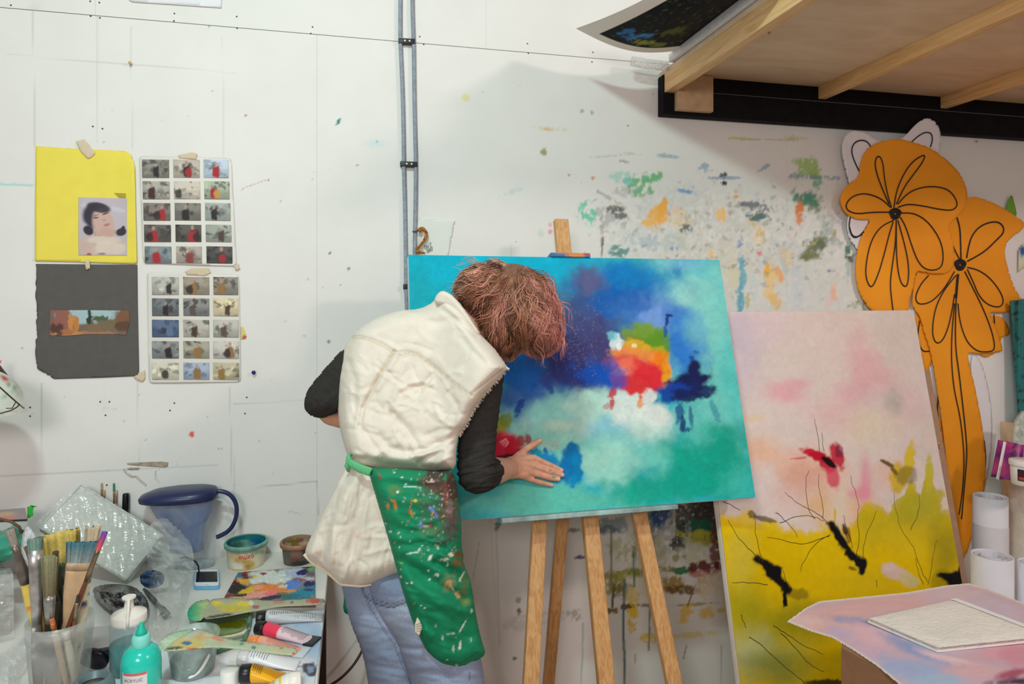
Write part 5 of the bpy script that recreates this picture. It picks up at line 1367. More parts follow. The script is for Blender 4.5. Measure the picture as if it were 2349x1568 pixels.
hem = [(698, 1270), (716, 1290), (745, 1306), (768, 1326), (782, 1339), (800, 1340), (828, 1343), (850, 1339), (882, 1327), (912, 1315)]
A = np.array(smooth_pts(hem, 2)); W = pts_depth(A[:, 0], A[:, 1], np.full(len(A), SD - .006) + .02 * sstep(800, 700, A[:, 0]))
obj('hem', tube([Vector(p) for p in W], .0042, 8), mat('cream_hem', (234, 216, 190), .85, vary=.05, bump=.3, bscale=200), person)
# frayed threads around the armhole
fr = []
edge = np.array(smooth_pts([(1166, 844), (1152, 860), (1138, 876), (1120, 896), (1106, 912), (1092, 932), (1080, 950), (1072, 972), (1062, 985), (1053, 998)], 3))
for i in range(170):
    k = RNG.uniform(0, len(edge) - 1.01); a = edge[int(k)] * (1 - k % 1) + edge[int(k) + 1] * (k % 1)
    dx, dy = RNG.normal(3.0, 1.5), RNG.normal(3.2, 1.6)
    D0 = float(JD(np.array([a[0]]), np.array([a[1]]))[0]) - .006
    fr.append(tube([atd(a[0] - 4, a[1] - 4, D0 - .006), atd(a[0], a[1], D0 - .002), atd(a[0] + dx * .6, a[1] + dy * .5, D0), atd(a[0] + dx, a[1] + dy, D0 + .003)], [.0008, .0007, .0006, .0003], 4))
o = obj('frayed_edge', cat(*fr), mat('thread', (244, 236, 220), .9), person, label='frayed threads along the cut armhole'); o['kind'] = 'stuff'

# ---- charcoal sleeves
sl = [capsule([atd(1112, 850, 1.605), atd(1104, 900, 1.585), atd(1096, 980, 1.56), atd(1092, 1050, 1.545), atd(1093, 1085, 1.535)], [.047, .048, .0445, .0425, .0425], 22),
      capsule([elb, elb.lerp(wr, .15), elb.lerp(wr, .27)], [.0425, .042, .0405], 22)]
sv, sf = from_mods(cat(*sl), [('REMESH', dict(mode='VOXEL', voxel_size=.0026)), ('SMOOTH', dict(factor=.5, iterations=8))])
U_, V_, Dp = project(sv)
wv = .0036 * (ridged(U_, V_, 70, 7, -14, 51, 2) - .4) * sstep(980, 1060, V_) + .0022 * (ridged(U_, V_, 60, 16, -14, 52, 2) - .4)
cen = np.array(atd(1094, 1020, 1.55)); nrm = sv - np.stack([np.full(len(sv), cen[0]), np.full(len(sv), cen[1]), sv[:, 2]], 1); nrm /= np.linalg.norm(nrm, axis=1)[:, None] + 1e-9
obj('sleeve', (sv + nrm * wv[:, None], sf), m_knit, person, label='charcoal jersey sleeve pushed up at the elbow')
ls = [(792, 795), (768, 818), (742, 848), (718, 876), (703, 898), (697, 922), (699, 942), (712, 954), (738, 960), (760, 952), (790, 940), (820, 900), (820, 820)]
g = inflate(smooth_pts(ls, 2, True), 1.60, .048, .05, 34, 4, lambda U, V: .004 * (ridged(U, V, 60, 10, -40, 61, 2) - .4) * sstep(860, 930, V) + .002 * (ridged(U, V, 60, 16, 50, 62, 2) - .4))
obj('sleeve', g[:2], m_knit, person)

# ---- green apron
def ap_paint(U, V):
    p = Paint(U, V, (0, 134, 92)); B = p.blob
    H = dict(rough=.7, soft=.3)
    for (u, v, ru, rv, c, a, an) in ((1010, 1110, 40, 34, (74, 44, 40), .9, 20), (1030, 1140, 22, 50, (84, 50, 46), .9, 0), (985, 1110, 40, 16, (96, 62, 52), .7, 10), (1035, 1190, 20, 40, (110, 84, 88), .8, 0), (1028, 1165, 9, 16, (190, 150, 160), .8, 10), (1022, 1140, 8, 26, (150, 70, 76), .7, 0),
                                     (1000, 1170, 40, 30, (80, 96, 70), .6, 0), (1020, 1225, 26, 26, (60, 70, 66), .7, 0), (990, 1220, 26, 14, (90, 110, 70), .6, 0), (1045, 1275, 20, 10, (120, 76, 40), .9, -10), (1050, 1290, 16, 9, (130, 80, 40), .8, 0), (975, 1140, 40, 20, (50, 120, 90), .5, 0),
                                     (1030, 1335, 16, 18, (150, 140, 100), .5, 40), (1065, 1350, 9, 34, (110, 110, 50), .6, 8), (1075, 1380, 20, 9, (140, 150, 60), .5, -10), (905, 1125, 14, 14, (110, 130, 60), .5, 0)):
        B(u, v, ru, rv, c, a, an, grain=.42, **H)
    S = [(871, 1092, 2.5, 7, (170, 50, 50), -10), (890, 1160, 3, 7, (226, 120, 50), 0), (907, 1160, 3.5, 10, (230, 130, 50), -10), (900, 1148, 6, 2.5, (226, 130, 60), 10), (940, 1172, 3, 6, (210, 50, 40), 0), (944, 1178, 3, 8, (220, 150, 60), -20), (953, 1148, 4, 3, (226, 200, 50), 0), (944, 1150, 1.5, 12, (210, 90, 50), 5),
         (990, 1168, 4, 9, (110, 140, 220), -45), (1000, 1180, 2.5, 9, (110, 120, 200), -20), (966, 1203, 4, 9, (110, 130, 220), -10), (978, 1206, 9, 3, (220, 220, 210), 5), (987, 1205, 3, 4, (200, 90, 80), 0), (992, 1175, 2.5, 3, (226, 150, 60), 0), (970, 1185, 2, 5, (150, 50, 50), 0),
         (922, 1095, 3, 2, (230, 240, 235), 0), (930, 1110, 3, 2, (230, 240, 235), 20), (912, 1128, 3, 3, (220, 235, 230), 0), (905, 1084, 2, 2, (230, 240, 235), 0), (945, 1116, 24, 1.6, (200, 220, 215), 4), (990, 1104, 10, 2, (210, 200, 190), -4), (895, 1219, 3, 3, (235, 240, 235), 0), (922, 1198, 2.5, 2.5, (120, 190, 80), 0),
         (950, 1267, 16, 1.8, (200, 220, 205), -8), (962, 1260, 3, 5, (200, 220, 210), 30), (987, 1278, 4, 8, (225, 225, 210), 25), (1020, 1283, 10, 3, (220, 225, 205), 0), (1035, 1272, 6, 5, (225, 220, 200), 0), (920, 1291, 4, 2, (150, 200, 60), 0), (1005, 1255, 3, 5, (190, 200, 170), 0), (983, 1308, 2, 2, (230, 235, 230), 0), (985, 1328, 2.5, 2, (230, 235, 230), 0),
         (1030, 1338, 9, 7, (206, 170, 110), 30), (1050, 1365, 5, 9, (200, 170, 110), -20), (1060, 1320, 1.6, 12, (220, 220, 190), 30), (1055, 1330, 3, 5, (226, 214, 180), 0), (1040, 1352, 1.5, 12, (220, 210, 170), -30), (934, 1337, 4, 1.5, (220, 235, 225), 25), (1002, 1318, 5, 3, (230, 230, 220), 30),
         (966, 1388, 2, 2, (230, 235, 230), 0), (974, 1393, 2.5, 2, (230, 235, 230), 0), (1060, 1438, 1.6, 20, (226, 232, 222), 30), (1055, 1480, 3, 11, (226, 232, 226), 12), (1040, 1487, 3, 7, (190, 215, 200), 0), (1015, 1463, 2, 6, (200, 220, 210), 0), (1030, 1453, 5, 3, (150, 190, 170), 0), (1040, 1452, 3, 3, (170, 205, 190), 0),
         (1082, 1400, 3, 4, (190, 220, 205), 10), (999, 1433, 1.5, 4, (190, 215, 205), 0), (1080, 1467, 1.5, 5, (180, 215, 200), 0), (1048, 1526, 3, 3, (230, 240, 236), 0), (1025, 1512, 2.5, 2, (190, 225, 210), 0), (920, 1323, 2, 3, (210, 230, 220), 0)]
    for (u, v, ru, rv, c, an) in S: B(u, v, ru, rv, c, .92, an, **H)
    for i in range(150):
        u = RNG.normal(985, 45); v = RNG.normal(1180, 75)
        B(u, v, RNG.uniform(.8, 2.4), RNG.uniform(.8, 3.5), [(226, 232, 226), (190, 200, 190), (160, 120, 100), (210, 190, 150)][RNG.integers(4)], RNG.uniform(.3, .9), RNG.uniform(-60, 60), rough=.5, soft=.3)
    e = [(845, 1080), (866, 1150), (890, 1230), (912, 1312), (930, 1375), (948, 1428), (978, 1490), (1012, 1520), (1054, 1532), (1108, 1498)]
    p.line([(x + 7, y) for x, y in e[:7]], 1.3, (0, 96, 66), .6); p.line([(1010, 1512), (1054, 1522), (1106, 1488)], 1.3, (0, 100, 70), .6)
    p.vary(.05, 30)
    return p.c


ap = [(843, 1074), (890, 1072), (960, 1078), (1020, 1082), (1040, 1078), (1048, 1110), (1054, 1160), (1059, 1205), (1058, 1250), (1064, 1275), (1062, 1290), (1078, 1325), (1086, 1365), (1090, 1400), (1098, 1440), (1107, 1475), (1112, 1488), (1113, 1496), (1110, 1504), (1096, 1514), (1085, 1521), (1060, 1535), (1050, 1535), (1036, 1529), (1012, 1521), (992, 1506), (975, 1488), (960, 1455),
      (946, 1424), (930, 1376), (912, 1314), (890, 1232), (866, 1152)]
def awr(U, V):
    cr = [([(900, 1250), (960, 1250), (1020, 1255)], 10, .006), ([(930, 1290), (990, 1330), (1060, 1375)], 14, .014), ([(940, 1330), (1000, 1375), (1070, 1400)], 14, -.008), ([(1000, 1290), (1040, 1310), (1070, 1330)], 9, .012), ([(1010, 1270), (1040, 1290), (1062, 1300)], 7, -.008), ([(950, 1400), (985, 1440), (1000, 1490)], 16, .012),
          ([(860, 1100), (920, 1110), (1000, 1115)], 10, .005), ([(870, 1130), (930, 1150), (990, 1150)], 12, -.005), ([(1020, 1480), (1050, 1500), (1100, 1470)], 14, -.004), ([(890, 1200), (940, 1220), (990, 1210)], 10, .006), ([(930, 1350), (960, 1400), (985, 1460)], 9, -.008)]
    return seg_field(U, V, cr + ACR) + .004 * (ridged(U, V, 110, 30, 18, 71) - .4) + .0015 * (fbm(U / 12, V / 12, 72, 3) - .5)
AD = lambda U, V: 1.435 + .05 * sstep(1000, 1090, U) + .015 * sstep(1350, 1500, V)
g = inflate(smooth_pts(ap, 1, True), AD, .052, .09, 30, 2.7, awr)
obj('apron', g[:2], m_apron, person, col=ap_paint(g[2], g[3]), label='green cotton apron spattered with paint')
# ties, flap behind the leg, care tag
m_tie = mat('apron_tie', (96, 184, 128), .8, vary=.1, bump=.3, bscale=150)
T = [atd(798, 1050, 1.478), atd(806, 1063, 1.445), atd(826, 1074, 1.425), atd(850, 1082, 1.415)]
obj('apron_tie', tube([T[0], T[0].lerp(T[1], .5), T[1], T[2], T[3]], [.004, .0065, .0085, .009, .009], 10, flat=(_fw, .3)), m_tie, person)
obj('tie_knot', cat(ball(atd(801, 1058, 1.46), (.008, .008, .010), 10), tube([atd(800, 1058, 1.46), atd(796, 1068, 1.46), atd(799, 1080, 1.47)], [.005, .006, .003], 8), tube([atd(803, 1056, 1.455), atd(799, 1047, 1.46), atd(805, 1043, 1.47)], [.005, .005, .003], 8)), m_tie, person)
g = inflate(smooth_pts([(784, 1330), (790, 1365), (786, 1402), (800, 1410), (830, 1412), (840, 1350), (820, 1320)], 1, True), 1.69, .01, .01, 12, 5)
obj('apron_flap', g[:2], mat('apron_green_plain', (0, 134, 92), .8), person, label='edge of the green apron showing behind the leg')
g = inflate([(957, 1414), (972, 1431), (962, 1459), (951, 1450), (951, 1432)], 1.405, .002, .001, 4, 3)
obj('care_tag', g[:2], mat('tag_cloth', (230, 222, 196), .8), person, label='small white care tag on the apron edge')
for k in range(5):
    a, b2 = atd(954 + k * .4, 1432 + 5 * k, 1.4015), atd(968 - k * 1.2, 1428 + 6 * k, 1.4015)
    if k < 4: obj('tag_print', tube([a, b2], .0005, 4), mat('tag_ink', (110, 104, 96), .8), person)

# ---- hair: a soft mass with loose locks over it
HP = np.array(smooth_pts([(1046, 672), (1058, 642), (1076, 620), (1108, 608), (1150, 603), (1190, 604), (1225, 616), (1250, 642), (1270, 690), (1284, 735), (1284, 776), (1262, 804), (1238, 812), (1215, 804), (1196, 792), (1180, 806), (1164, 816), (1150, 812), (1122, 785), (1098, 758), (1085, 732), (1062, 702)], 1, True))
HD = 1.665
def hair_wr(U, V): return .010 * (ridged(U, V, 16, 60, 0, 81, 3) - .4) + .008 * (fbm(U / 26, V / 26, 82, 3) - .5)
g = inflate(HP, HD, .105, .085, 92, 4, hair_wr)
pm = Paint(g[2], g[3], (134, 92, 70)); pm.vary(.12, 9); pm.blob(1255, 710, 40, 60, (160, 96, 88), .6, soft=.7)
hair = obj('hair', g[:2], mat('hair_mass', vcol=True, rough=.55, vary=.2, vscale=120, bump=.8, bscale=160), person, col=pm.c, label='tousled pink-brown hair')
HV = []; HF = []; HCc = []
CRN = np.array([1196., 630.])
pal = np.array([lin(c) for c in ((150, 106, 78), (176, 120, 92), (204, 142, 118), (222, 164, 142), (164, 116, 82), (112, 76, 54), (190, 140, 106), (84, 56, 42))])
Lp = np.array(HP)
NS = 18
for lock in range(330):
    for _try in range(30):
        s0 = np.array([RNG.uniform(1045, 1280), RNG.uniform(602, 780)])
        dd, _, _, ii = poly_dist(s0[:1], s0[1:], Lp)
        if ii[0]: break
    ph = RNG.uniform(0, 6.28); fq = RNG.uniform(.22, .48); am = RNG.uniform(.15, .75); ln_ = RNG.uniform(4.5, 8.5)
    stray = RNG.random() < .16
    pinkness = sstep(1170, 1275, np.array([s0[0]]))[0] * .55 + (.3 if RNG.random() < .18 else 0)
    c_l = pal[RNG.integers(8)] * (1 - pinkness) + lin((230, 152, 144)) * pinkness
    off0 = RNG.uniform(.001, .016) + (.014 if stray else 0); lift1 = RNG.uniform(.2, 1.3)
    wdt = RNG.uniform(2, 5)
    for st in range(RNG.integers(10, 18) if not stray else 4):
        p_ = s0 + RNG.normal(0, wdt, 2); q_ = []; ph2 = ph + RNG.normal(0, .18); l2 = ln_ * RNG.uniform(.8, 1.15)
        for k in range(NS):
            rr = p_ - CRN; dist = np.linalg.norm(rr) + 1e-6; dr = rr / dist
            if dist < 30: dr = dr * .6 + np.array([.2, .3])
            dr = dr + np.array([0, .45 if p_[0] > 1110 else .10])
            dr /= np.linalg.norm(dr) + 1e-9
            a = am * math.sin(fq * k + ph2) * (.5 + k / NS) + (.8 * math.sin(.6 * k + ph) if stray else 0)
            dr = np.array([dr[0] * math.cos(a) - dr[1] * math.sin(a), dr[0] * math.sin(a) + dr[1] * math.cos(a)])
            q_.append(p_.copy()); p_ = p_ + dr * l2
        Q = np.array(q_)
        d, _, _, ins_ = poly_dist(Q[:, 0], Q[:, 1], Lp)
        over = np.where(ins_, 0, d); lim_ = 36 if stray else 15
        cut = np.argmax(over > lim_) if (over > lim_).any() else NS
        if cut < 5: continue
        Q = Q[:cut]; d = np.where(ins_, d, 0)[:cut]
        h = np.sqrt(np.clip(1 - (1 - np.minimum(d / 92, 1)) ** 2, 0, 1))
        lift = off0 + .014 * np.sin(np.linspace(0, math.pi, cut)) * lift1 * RNG.uniform(.8, 1.2)
        W = pts_depth(Q[:, 0], Q[:, 1], HD - .105 * h - lift)
        rad = np.interp(np.linspace(0, 1, cut), [0, .2, .7, 1], [.0007, .0012, .0010, .0002]) * RNG.uniform(.5, .9)
        g_ = tube([Vector(x) for x in W], list(rad), 3, cap=False)
        n0 = len(HV); HV += [tuple(x) for x in g_[0]]; HF += [[i + n0 for i in f] for f in g_[1]]
        cs = c_l * RNG.uniform(.8, 1.4); fade = np.repeat(np.interp(np.linspace(0, 1, cut), [0, .4, 1], [.88, 1, 1.1]), 3)
        HCc.append(cs[None] * fade[:, None])
o = obj('hair_locks', (np.array(HV), HF), mat('hair_strand', vcol=True, rough=.42, vary=.05, spec=.6), hair, col=np.concatenate(HCc)); o['kind'] = 'stuff'
# ================================================================== the work table
TZ = .715
T = lambda u, v, dz=0: atz(u, v, TZ + dz)
m_white = mat('white_paint', (226, 224, 218), .5, vary=.06, vscale=12)
m_dark = mat('dark_metal', (44, 38, 36), .5, .3)
tab = thing('work_table', 'white topped work table crowded with paints by the wall', 'table', (-.85, -.6, 0))
TX = -.068
obj('table_top', bbox_bev(-1.75, TX, -1.25, -.003, TZ - .028, TZ, .003), m_white, tab, label='white paint-flecked table top')
for x, y in ((TX - .03, -.09), (-1.7, -.09), (TX - .03, -1.2), (-1.7, -1.2)):
    obj('leg', bbox_bev(x - .022, x + .022, y - .022, y + .022, 0, TZ - .029, .003), m_dark, tab)
obj('side_rail', bbox_bev(TX - .035, TX - .012, -1.178, -.113, TZ - .10, TZ - .029, .002), m_dark, tab)
obj('side_rail', bbox_bev(-1.67, TX - .055, -.105, -.08, TZ - .10, TZ - .029, .002), m_dark, tab)


def zdepth(z):
    return lambda U, V: (CAMZ - z) * F / (V - 690)


def prism(poly, z0, z1, k=0):
    P = [Vector(p) for p in poly]
    if k: P = [Vector((*p, 0)) for p in smooth_pts([(q.x, q.y) for q in P], k, True)]
    n = len(P)
    v = [(p.x, p.y, z0) for p in P] + [(p.x, p.y, z1) for p in P]
    f = [list(range(n))[::-1], list(range(n, 2 * n))] + [[i, (i + 1) % n, (i + 1) % n + n, i + n] for i in range(n)]
    return v, f


def flatpaint(poly, z, cell, base, blobs, lines=(), relief=0, th=.001, vary=.05, k=0):
    """painted sheet lying at height z cut to an outline given in drawing coordinates"""
    U, V, d, q = lattice(smooth_pts(poly, k, True) if k else poly, cell)
    pc = Paint(U, V, base)
    for b in blobs: pc.blob(*b[:6], ang=(b[6] if len(b) > 6 else 0), rough=.6, soft=.22)
    for L in lines: pc.line(*L)
    pc.vary(vary, 6)
    zz = np.full(len(U), z)
    if relief: zz = zz + relief * (fbm(U / 5, V / 2.5, 3, 4)) * np.minimum(1, d / 4)
    a = (U - 1174.5) / F; b = (690 - V) / F
    dr = np.array(_fw)[None] + a[:, None] * np.array(_rt)[None] + b[:, None] * np.array([[0, 0, 1.]])
    P = np.array(_C)[None] + dr * ((zz - CAMZ) / dr[:, 2])[:, None]
    n = len(U); B = P.copy(); B[:, 2] = z - th
    e = {}
    for x in q.tolist():
        for i in range(4):
            kk = (x[i], x[(i + 1) % 4])
            if (kk[1], kk[0]) in e: del e[(kk[1], kk[0])]
            else: e[kk] = 1
    fs = [x[::-1] for x in q.tolist()] + [[i + n for i in x] for x in q.tolist()] + [[a_, b_, b_ + n, a_ + n] for (a_, b_) in e]
    return (np.concatenate([P, B]), fs), np.concatenate([pc.c, pc.c])


# ---- papers on the table
g, c = flatpaint([(575, 1420), (744, 1396), (740, 1440), (728, 1520), (716, 1590), (540, 1590), (548, 1500)], TZ + .0026, 3, (214, 222, 232),
                 [(700, 1450, 40, 20, (176, 200, 226), .8), (720, 1480, 20, 40, (170, 196, 224), .8), (660, 1450, 30, 10, (214, 226, 224), .7), (640, 1540, 60, 30, (226, 222, 224), .8), (690, 1515, 30, 10, (224, 214, 214), .7), (712, 1535, 18, 16, (40, 44, 60), .95), (712, 1535, 8, 9, (140, 160, 190), .9)],
                 [([(650, 1524), (670, 1530), (692, 1528)], 1.2, (90, 80, 84), .7)], k=0)
o = obj('printed_page', g, mat('page_print', vcol=True, rough=.5, vary=.02), smooth=False, col=c); tag(o, 'pale blue printed page lying under the paint tubes', 'paper')
g, c = flatpaint([(170, 1500), (260, 1478), (420, 1462), (470, 1440), (520, 1500), (545, 1600), (150, 1640)], TZ + .0013, 4, (232, 234, 240), [(300, 1540, 60, 20, (222, 226, 234), .6), (440, 1560, 20, 8, (206, 206, 224), .6)])
o = obj('white_sheet', g, mat('sheet_print', vcol=True, rough=.6, vary=.02), smooth=False, col=c); tag(o, 'white paper sheet lying under the paint bottles', 'paper')
# dark-edged pad
g = prism([T(196, 1512), T(330, 1489), T(300, 1440), T(190, 1452)], TZ + .0016, TZ + .012)
pad = thing('drawing_pad', 'grey drawing pad with a black edge behind the bottles', 'pad', T(250, 1475))
obj('pad_block', g, mat('pad_grey', (176, 174, 172), .7), pad, smooth=False)
obj('black_edge', prism([T(196, 1512), T(331, 1489), T(330, 1483, .0), T(196, 1505)], TZ + .0015, TZ + .0128), mat('black_edge', (40, 34, 50), .5), pad, smooth=False)

# ---- palette
S3 = lambda x, y: (500 + x * .1148, 1220 + y * .1148)
pb_ = []
for (x, y, rx, ry, c, an) in ((350, 870, 120, 60, (20, 130, 170), 0), (640, 830, 150, 50, (130, 22, 34), -8), (580, 900, 90, 40, (120, 44, 34), 0), (320, 955, 110, 30, (232, 56, 96), 0), (300, 1005, 120, 36, (64, 12, 28), 0), (1050, 900, 400, 120, (228, 236, 228), 0), (720, 980, 120, 50, (230, 232, 220), 0),
                              (520, 985, 110, 50, (238, 184, 60), 15), (1500, 770, 220, 60, (208, 216, 232), 0), (1550, 850, 160, 60, (186, 202, 232), 0), (1680, 800, 110, 50, (14, 20, 98), -10), (1810, 680, 110, 30, (64, 14, 54), -5), (1880, 720, 90, 26, (92, 194, 80), -22), (1860, 830, 80, 40, (110, 100, 110), 0), (1830, 930, 130, 30, (206, 206, 220), 0),
                              (1600, 960, 110, 26, (176, 84, 60), -6), (1870, 1050, 140, 70, (28, 22, 96), 0), (1480, 1050, 160, 76, (96, 142, 226), -10), (330, 1130, 220, 90, (26, 23, 23), -5), (960, 1130, 330, 80, (252, 140, 52), 0), (800, 1100, 120, 40, (246, 170, 130), 0), (760, 1250, 280, 70, (246, 168, 146), -4), (1060, 1210, 110, 50, (255, 130, 130), -15),
                              (580, 1170, 140, 44, (232, 194, 14), -15), (1250, 1040, 70, 30, (226, 150, 100), 0), (1300, 1080, 80, 30, (232, 220, 200), 0), (1450, 1190, 130, 30, (240, 166, 50), -6), (1300, 1230, 120, 30, (120, 120, 90), 0), (1720, 1220, 260, 90, (22, 142, 172), -12), (1450, 1290, 200, 50, (40, 120, 130), -8), (1050, 1310, 190, 36, (28, 32, 76), -10),
                              (200, 1270, 110, 30, (150, 50, 40), 0), (450, 1260, 140, 26, (60, 40, 34), -6), (470, 1345, 80, 18, (255, 66, 66), 5), (350, 1320, 110, 26, (226, 196, 90), 0), (1750, 1330, 160, 30, (20, 130, 150), 0), (1820, 1150, 80, 26, (60, 60, 100), 0), (900, 830, 60, 24, (150, 60, 50), 0), (740, 880, 40, 20, (232, 196, 40), 0)):
    u, v = S3(x, y); pb_.append((u, v, rx * .13, ry * .13, c, .97, an))
g, c = flatpaint([(546, 1312), (722, 1298), (724, 1388), (504, 1388)], TZ + .0048, 1.5, (150, 130, 130), pb_, relief=.004, th=.0045, vary=.12)
o = obj('paint_palette', g, mat('palette_paint', vcol=True, rough=.45, vary=.08, vscale=200, bump=.5, bscale=260), col=c); tag(o, 'flat palette board caked with many-coloured oil paint', 'palette')

# ---- phone
ph = thing('smartphone', 'white smartphone in a light blue case lying by the palette', 'phone', T(474, 1332))
def inset(poly, k):
    c = sum((Vector(p) for p in poly), Vector()) / len(poly); return [c + (Vector(p) - c) * k for p in poly]
pc4 = [T(444, 1353), T(504, 1352), T(502, 1312), T(447, 1313)]
def rounded(poly, r=.12):
    out = []; n = len(poly)
    for i in range(n):
        a, b, c = Vector(poly[i - 1]), Vector(poly[i]), Vector(poly[(i + 1) % n])
        out += [b.lerp(a, r), b.lerp(a, r * .4).lerp(b.lerp(c, r * .4), .5), b.lerp(c, r)]
    return out
obj('case', prism(rounded(pc4), TZ + .001, TZ + .0095), mat('phone_case', (110, 176, 214), .4), ph, smooth=False, label='light blue case')
obj('body', prism(rounded(inset(pc4, .93)), TZ + .0045, TZ + .0105), mat('phone_white', (240, 240, 240), .3), ph, smooth=False)
a, b, c2, d2 = inset(pc4, .90); s0 = [a.lerp(d2, .17), b.lerp(c2, .17), c2.lerp(b, .13), d2.lerp(a, .13)]
obj('screen', prism(inset(s0, .95), TZ + .006, TZ + .0112), mat('phone_screen', (30, 30, 34), .08), ph, smooth=False, label='dark switched-off screen')
obj('port', prism(inset([a, b, b.lerp(c2, .03), a.lerp(d2, .03)], .2), TZ + .006, TZ + .0108), mat('port_dark', (50, 48, 50), .5), ph, smooth=False)
o = obj('charging_cable', tube([T(457, 1316, .006), atd(456, 1308, 1.905), atd(455, 1298, 1.90), atd(449, 1288, 1.895), atd(440, 1282, 1.885), atd(425, 1277, 1.87), atd(414, 1280, 1.85)], .0022, 8), mat('cable_black', (34, 40, 48), .5)); tag(o, 'thin dark charging cable running from the smartphone into the plastic', 'cable')

# ---- two mixing tubs
def open_tub(name, label, c, r0, r1, h, outer, inner, rimc, seed):
    o = thing(name, label, 'tub', c)
    n = 48; zs = np.linspace(0, h, 16)
    v = []; f = []
    for z in zs:
        for i in range(n):
            a = 2 * math.pi * i / n; r = r0 + (r1 - r0) * z / h; v.append((c.x + r * math.cos(a), c.y + r * math.sin(a), c.z + z))
    for k in range(15):
        for i in range(n): f.append((k * n + i, k * n + (i + 1) % n, (k + 1) * n + (i + 1) % n, (k + 1) * n + i))
    f.append(tuple(range(n))[::-1])
    A = np.array(v); U, V, _ = project(A); pc = Paint(U, V, outer[0])
    for b in outer[1]: pc.blob(*b, rough=.7, soft=.25)
    pc.vary(.12, 6, seed)
    obj('wall', (A, f), mat('stained_plastic', vcol=True, rough=.4, vary=.08), o, col=pc.c)
    prof = [(r1 - .0015, h), (r1 - .003, h - .002), (r0 + .001, .012), (.001, .010)]
    vi, fi = lathe([(r, z) for r, z in prof], n, cap=False)
    # finer inner surface for stains
    prof = [(r1 - .002 - (r1 - r0) * (1 - t) * .9, h * t + .01 * (1 - t)) for t in np.linspace(1, 0, 12)] + [(r0 * t, .011) for t in np.linspace(.9, .01, 8)]
    vi, fi = lathe(prof, n, cap=False)
    A = np.array(vi) + np.array(c); U, V, _ = project(A); pc = Paint(U, V, inner[0])
    for b in inner[1]: pc.blob(*b, rough=.7, soft=.3)
    pc.vary(.2, 5, seed + 4)
    obj('inside', (A, [x[::-1] for x in fi]), MATS['stained_plastic'], o, col=pc.c, label='paint-smeared inside')
    obj('rim', xf(lathe([(r1 - .002, h - .012), (r1 + .004, h - .012), (r1 + .005, h - .003), (r1 + .003, h + .001), (r1 - .002, h)], n, cap=False), Matrix.Translation(c)), mat(name + '_rim' + str(seed), rimc, .4, vary=.3, vscale=30), o)
    return o
c1 = T(565, 1293)
t1 = open_tub('mixing_tub', 'cream plastic tub smeared inside with teal paint, red lettering on its side', c1, .050, .056, .068, ((214, 206, 176), [(552, 1287, 14, 9, (196, 150, 70), .8), (573, 1295, 12, 10, (190, 160, 70), .9), (566, 1300, 9, 5, (170, 120, 50), .8), (540, 1275, 14, 8, (206, 170, 100), .6), (600, 1290, 10, 20, (200, 200, 176), .7), (560, 1308, 40, 4, (206, 176, 100), .6), (545, 1298, 12, 8, (230, 228, 214), .8), (570, 1266, 40, 6, (120, 150, 140), .7)]),
              ((20, 110, 116), [(560, 1250, 30, 10, (110, 160, 140), .8), (590, 1245, 16, 9, (10, 90, 130), .9), (545, 1250, 12, 8, (40, 80, 70), .7), (580, 1255, 20, 4, (130, 170, 150), .7)]), (120, 164, 150), 3)
tg = text_geo('muzo', .019, .0003)
ca = Vector((c1.x, c1.y, c1.z)); tocam = Vector((_C.x - c1.x, _C.y - c1.y, 0)).normalized(); tr = Vector((0, 0, 1)).cross(tocam)
vv = []
for (x, y, z) in tg[0]:
    an = x / .054; d = tocam * math.cos(an) + tr * math.sin(an); vv.append(ca + d * (.0546 + z) + Vector((0, 0, .040 + y)))
obj('lettering', (vv, tg[1]), mat('red_print', (214, 70, 40), .5), t1, label='red lettering')
c2_ = T(684, 1286)
open_tub('mixing_tub', 'smaller tub crusted with dark brown paint beside the jacket hem', c2_, .041, .047, .060, ((96, 84, 74), [(680, 1268, 16, 12, (128, 104, 92), .8), (676, 1282, 10, 6, (130, 60, 50), .7), (690, 1292, 30, 6, (36, 44, 48), .9), (660, 1275, 8, 14, (80, 92, 84), .7), (700, 1265, 10, 10, (60, 48, 48), .8)]),
         ((150, 130, 100), [(672, 1246, 14, 8, (120, 106, 40), .9), (690, 1240, 10, 6, (120, 50, 40), .8), (660, 1250, 9, 6, (196, 180, 160), .8), (700, 1246, 12, 6, (190, 170, 150), .7)]), (156, 110, 84), 8)

# ---- water filter jug
J0 = at(447, 1290, -.066); J0 = Vector((J0.x, J0.y, TZ + .0006)); JS = 1.975 / F
jug = thing('water_jug', 'blue water filter jug with dark lid standing by the wall', 'jug', J0)
def oval_loft(secs, n=40, cap=(True, True), yr=.55):
    v = []; f = []
    for (z, cx, hx, *o_) in secs:
        hy = o_[0] if o_ else hx * yr
        for i in range(n):
            a = 2 * math.pi * i / n
            sx = math.copysign(abs(math.cos(a)) ** .8, math.cos(a)); sy = math.copysign(abs(math.sin(a)) ** .8, math.sin(a))
            v.append((J0.x + (cx + hx * sx), J0.y + hy * sy, TZ + z))
    for k in range(len(secs) - 1):
        for i in range(n): f.append((k * n + i, k * n + (i + 1) % n, (k + 1) * n + (i + 1) % n, (k + 1) * n + i))
    if cap[0]: f.append(tuple(range(n))[::-1])
    if cap[1]: f.append(tuple(range((len(secs) - 1) * n, len(secs) * n)))
    return v, f
q_ = lambda px_: (px_ - 447) * JS
m_blue = film_mat('blue_plastic', (84, 112, 176), .70, .22, .02, 4)
m_lid = mat('navy_plastic', (34, 44, 84), .35, vary=.05, coat=.1)
m_clear = film_mat('clear_plastic', (226, 234, 240), .16, .08, .1, 10)
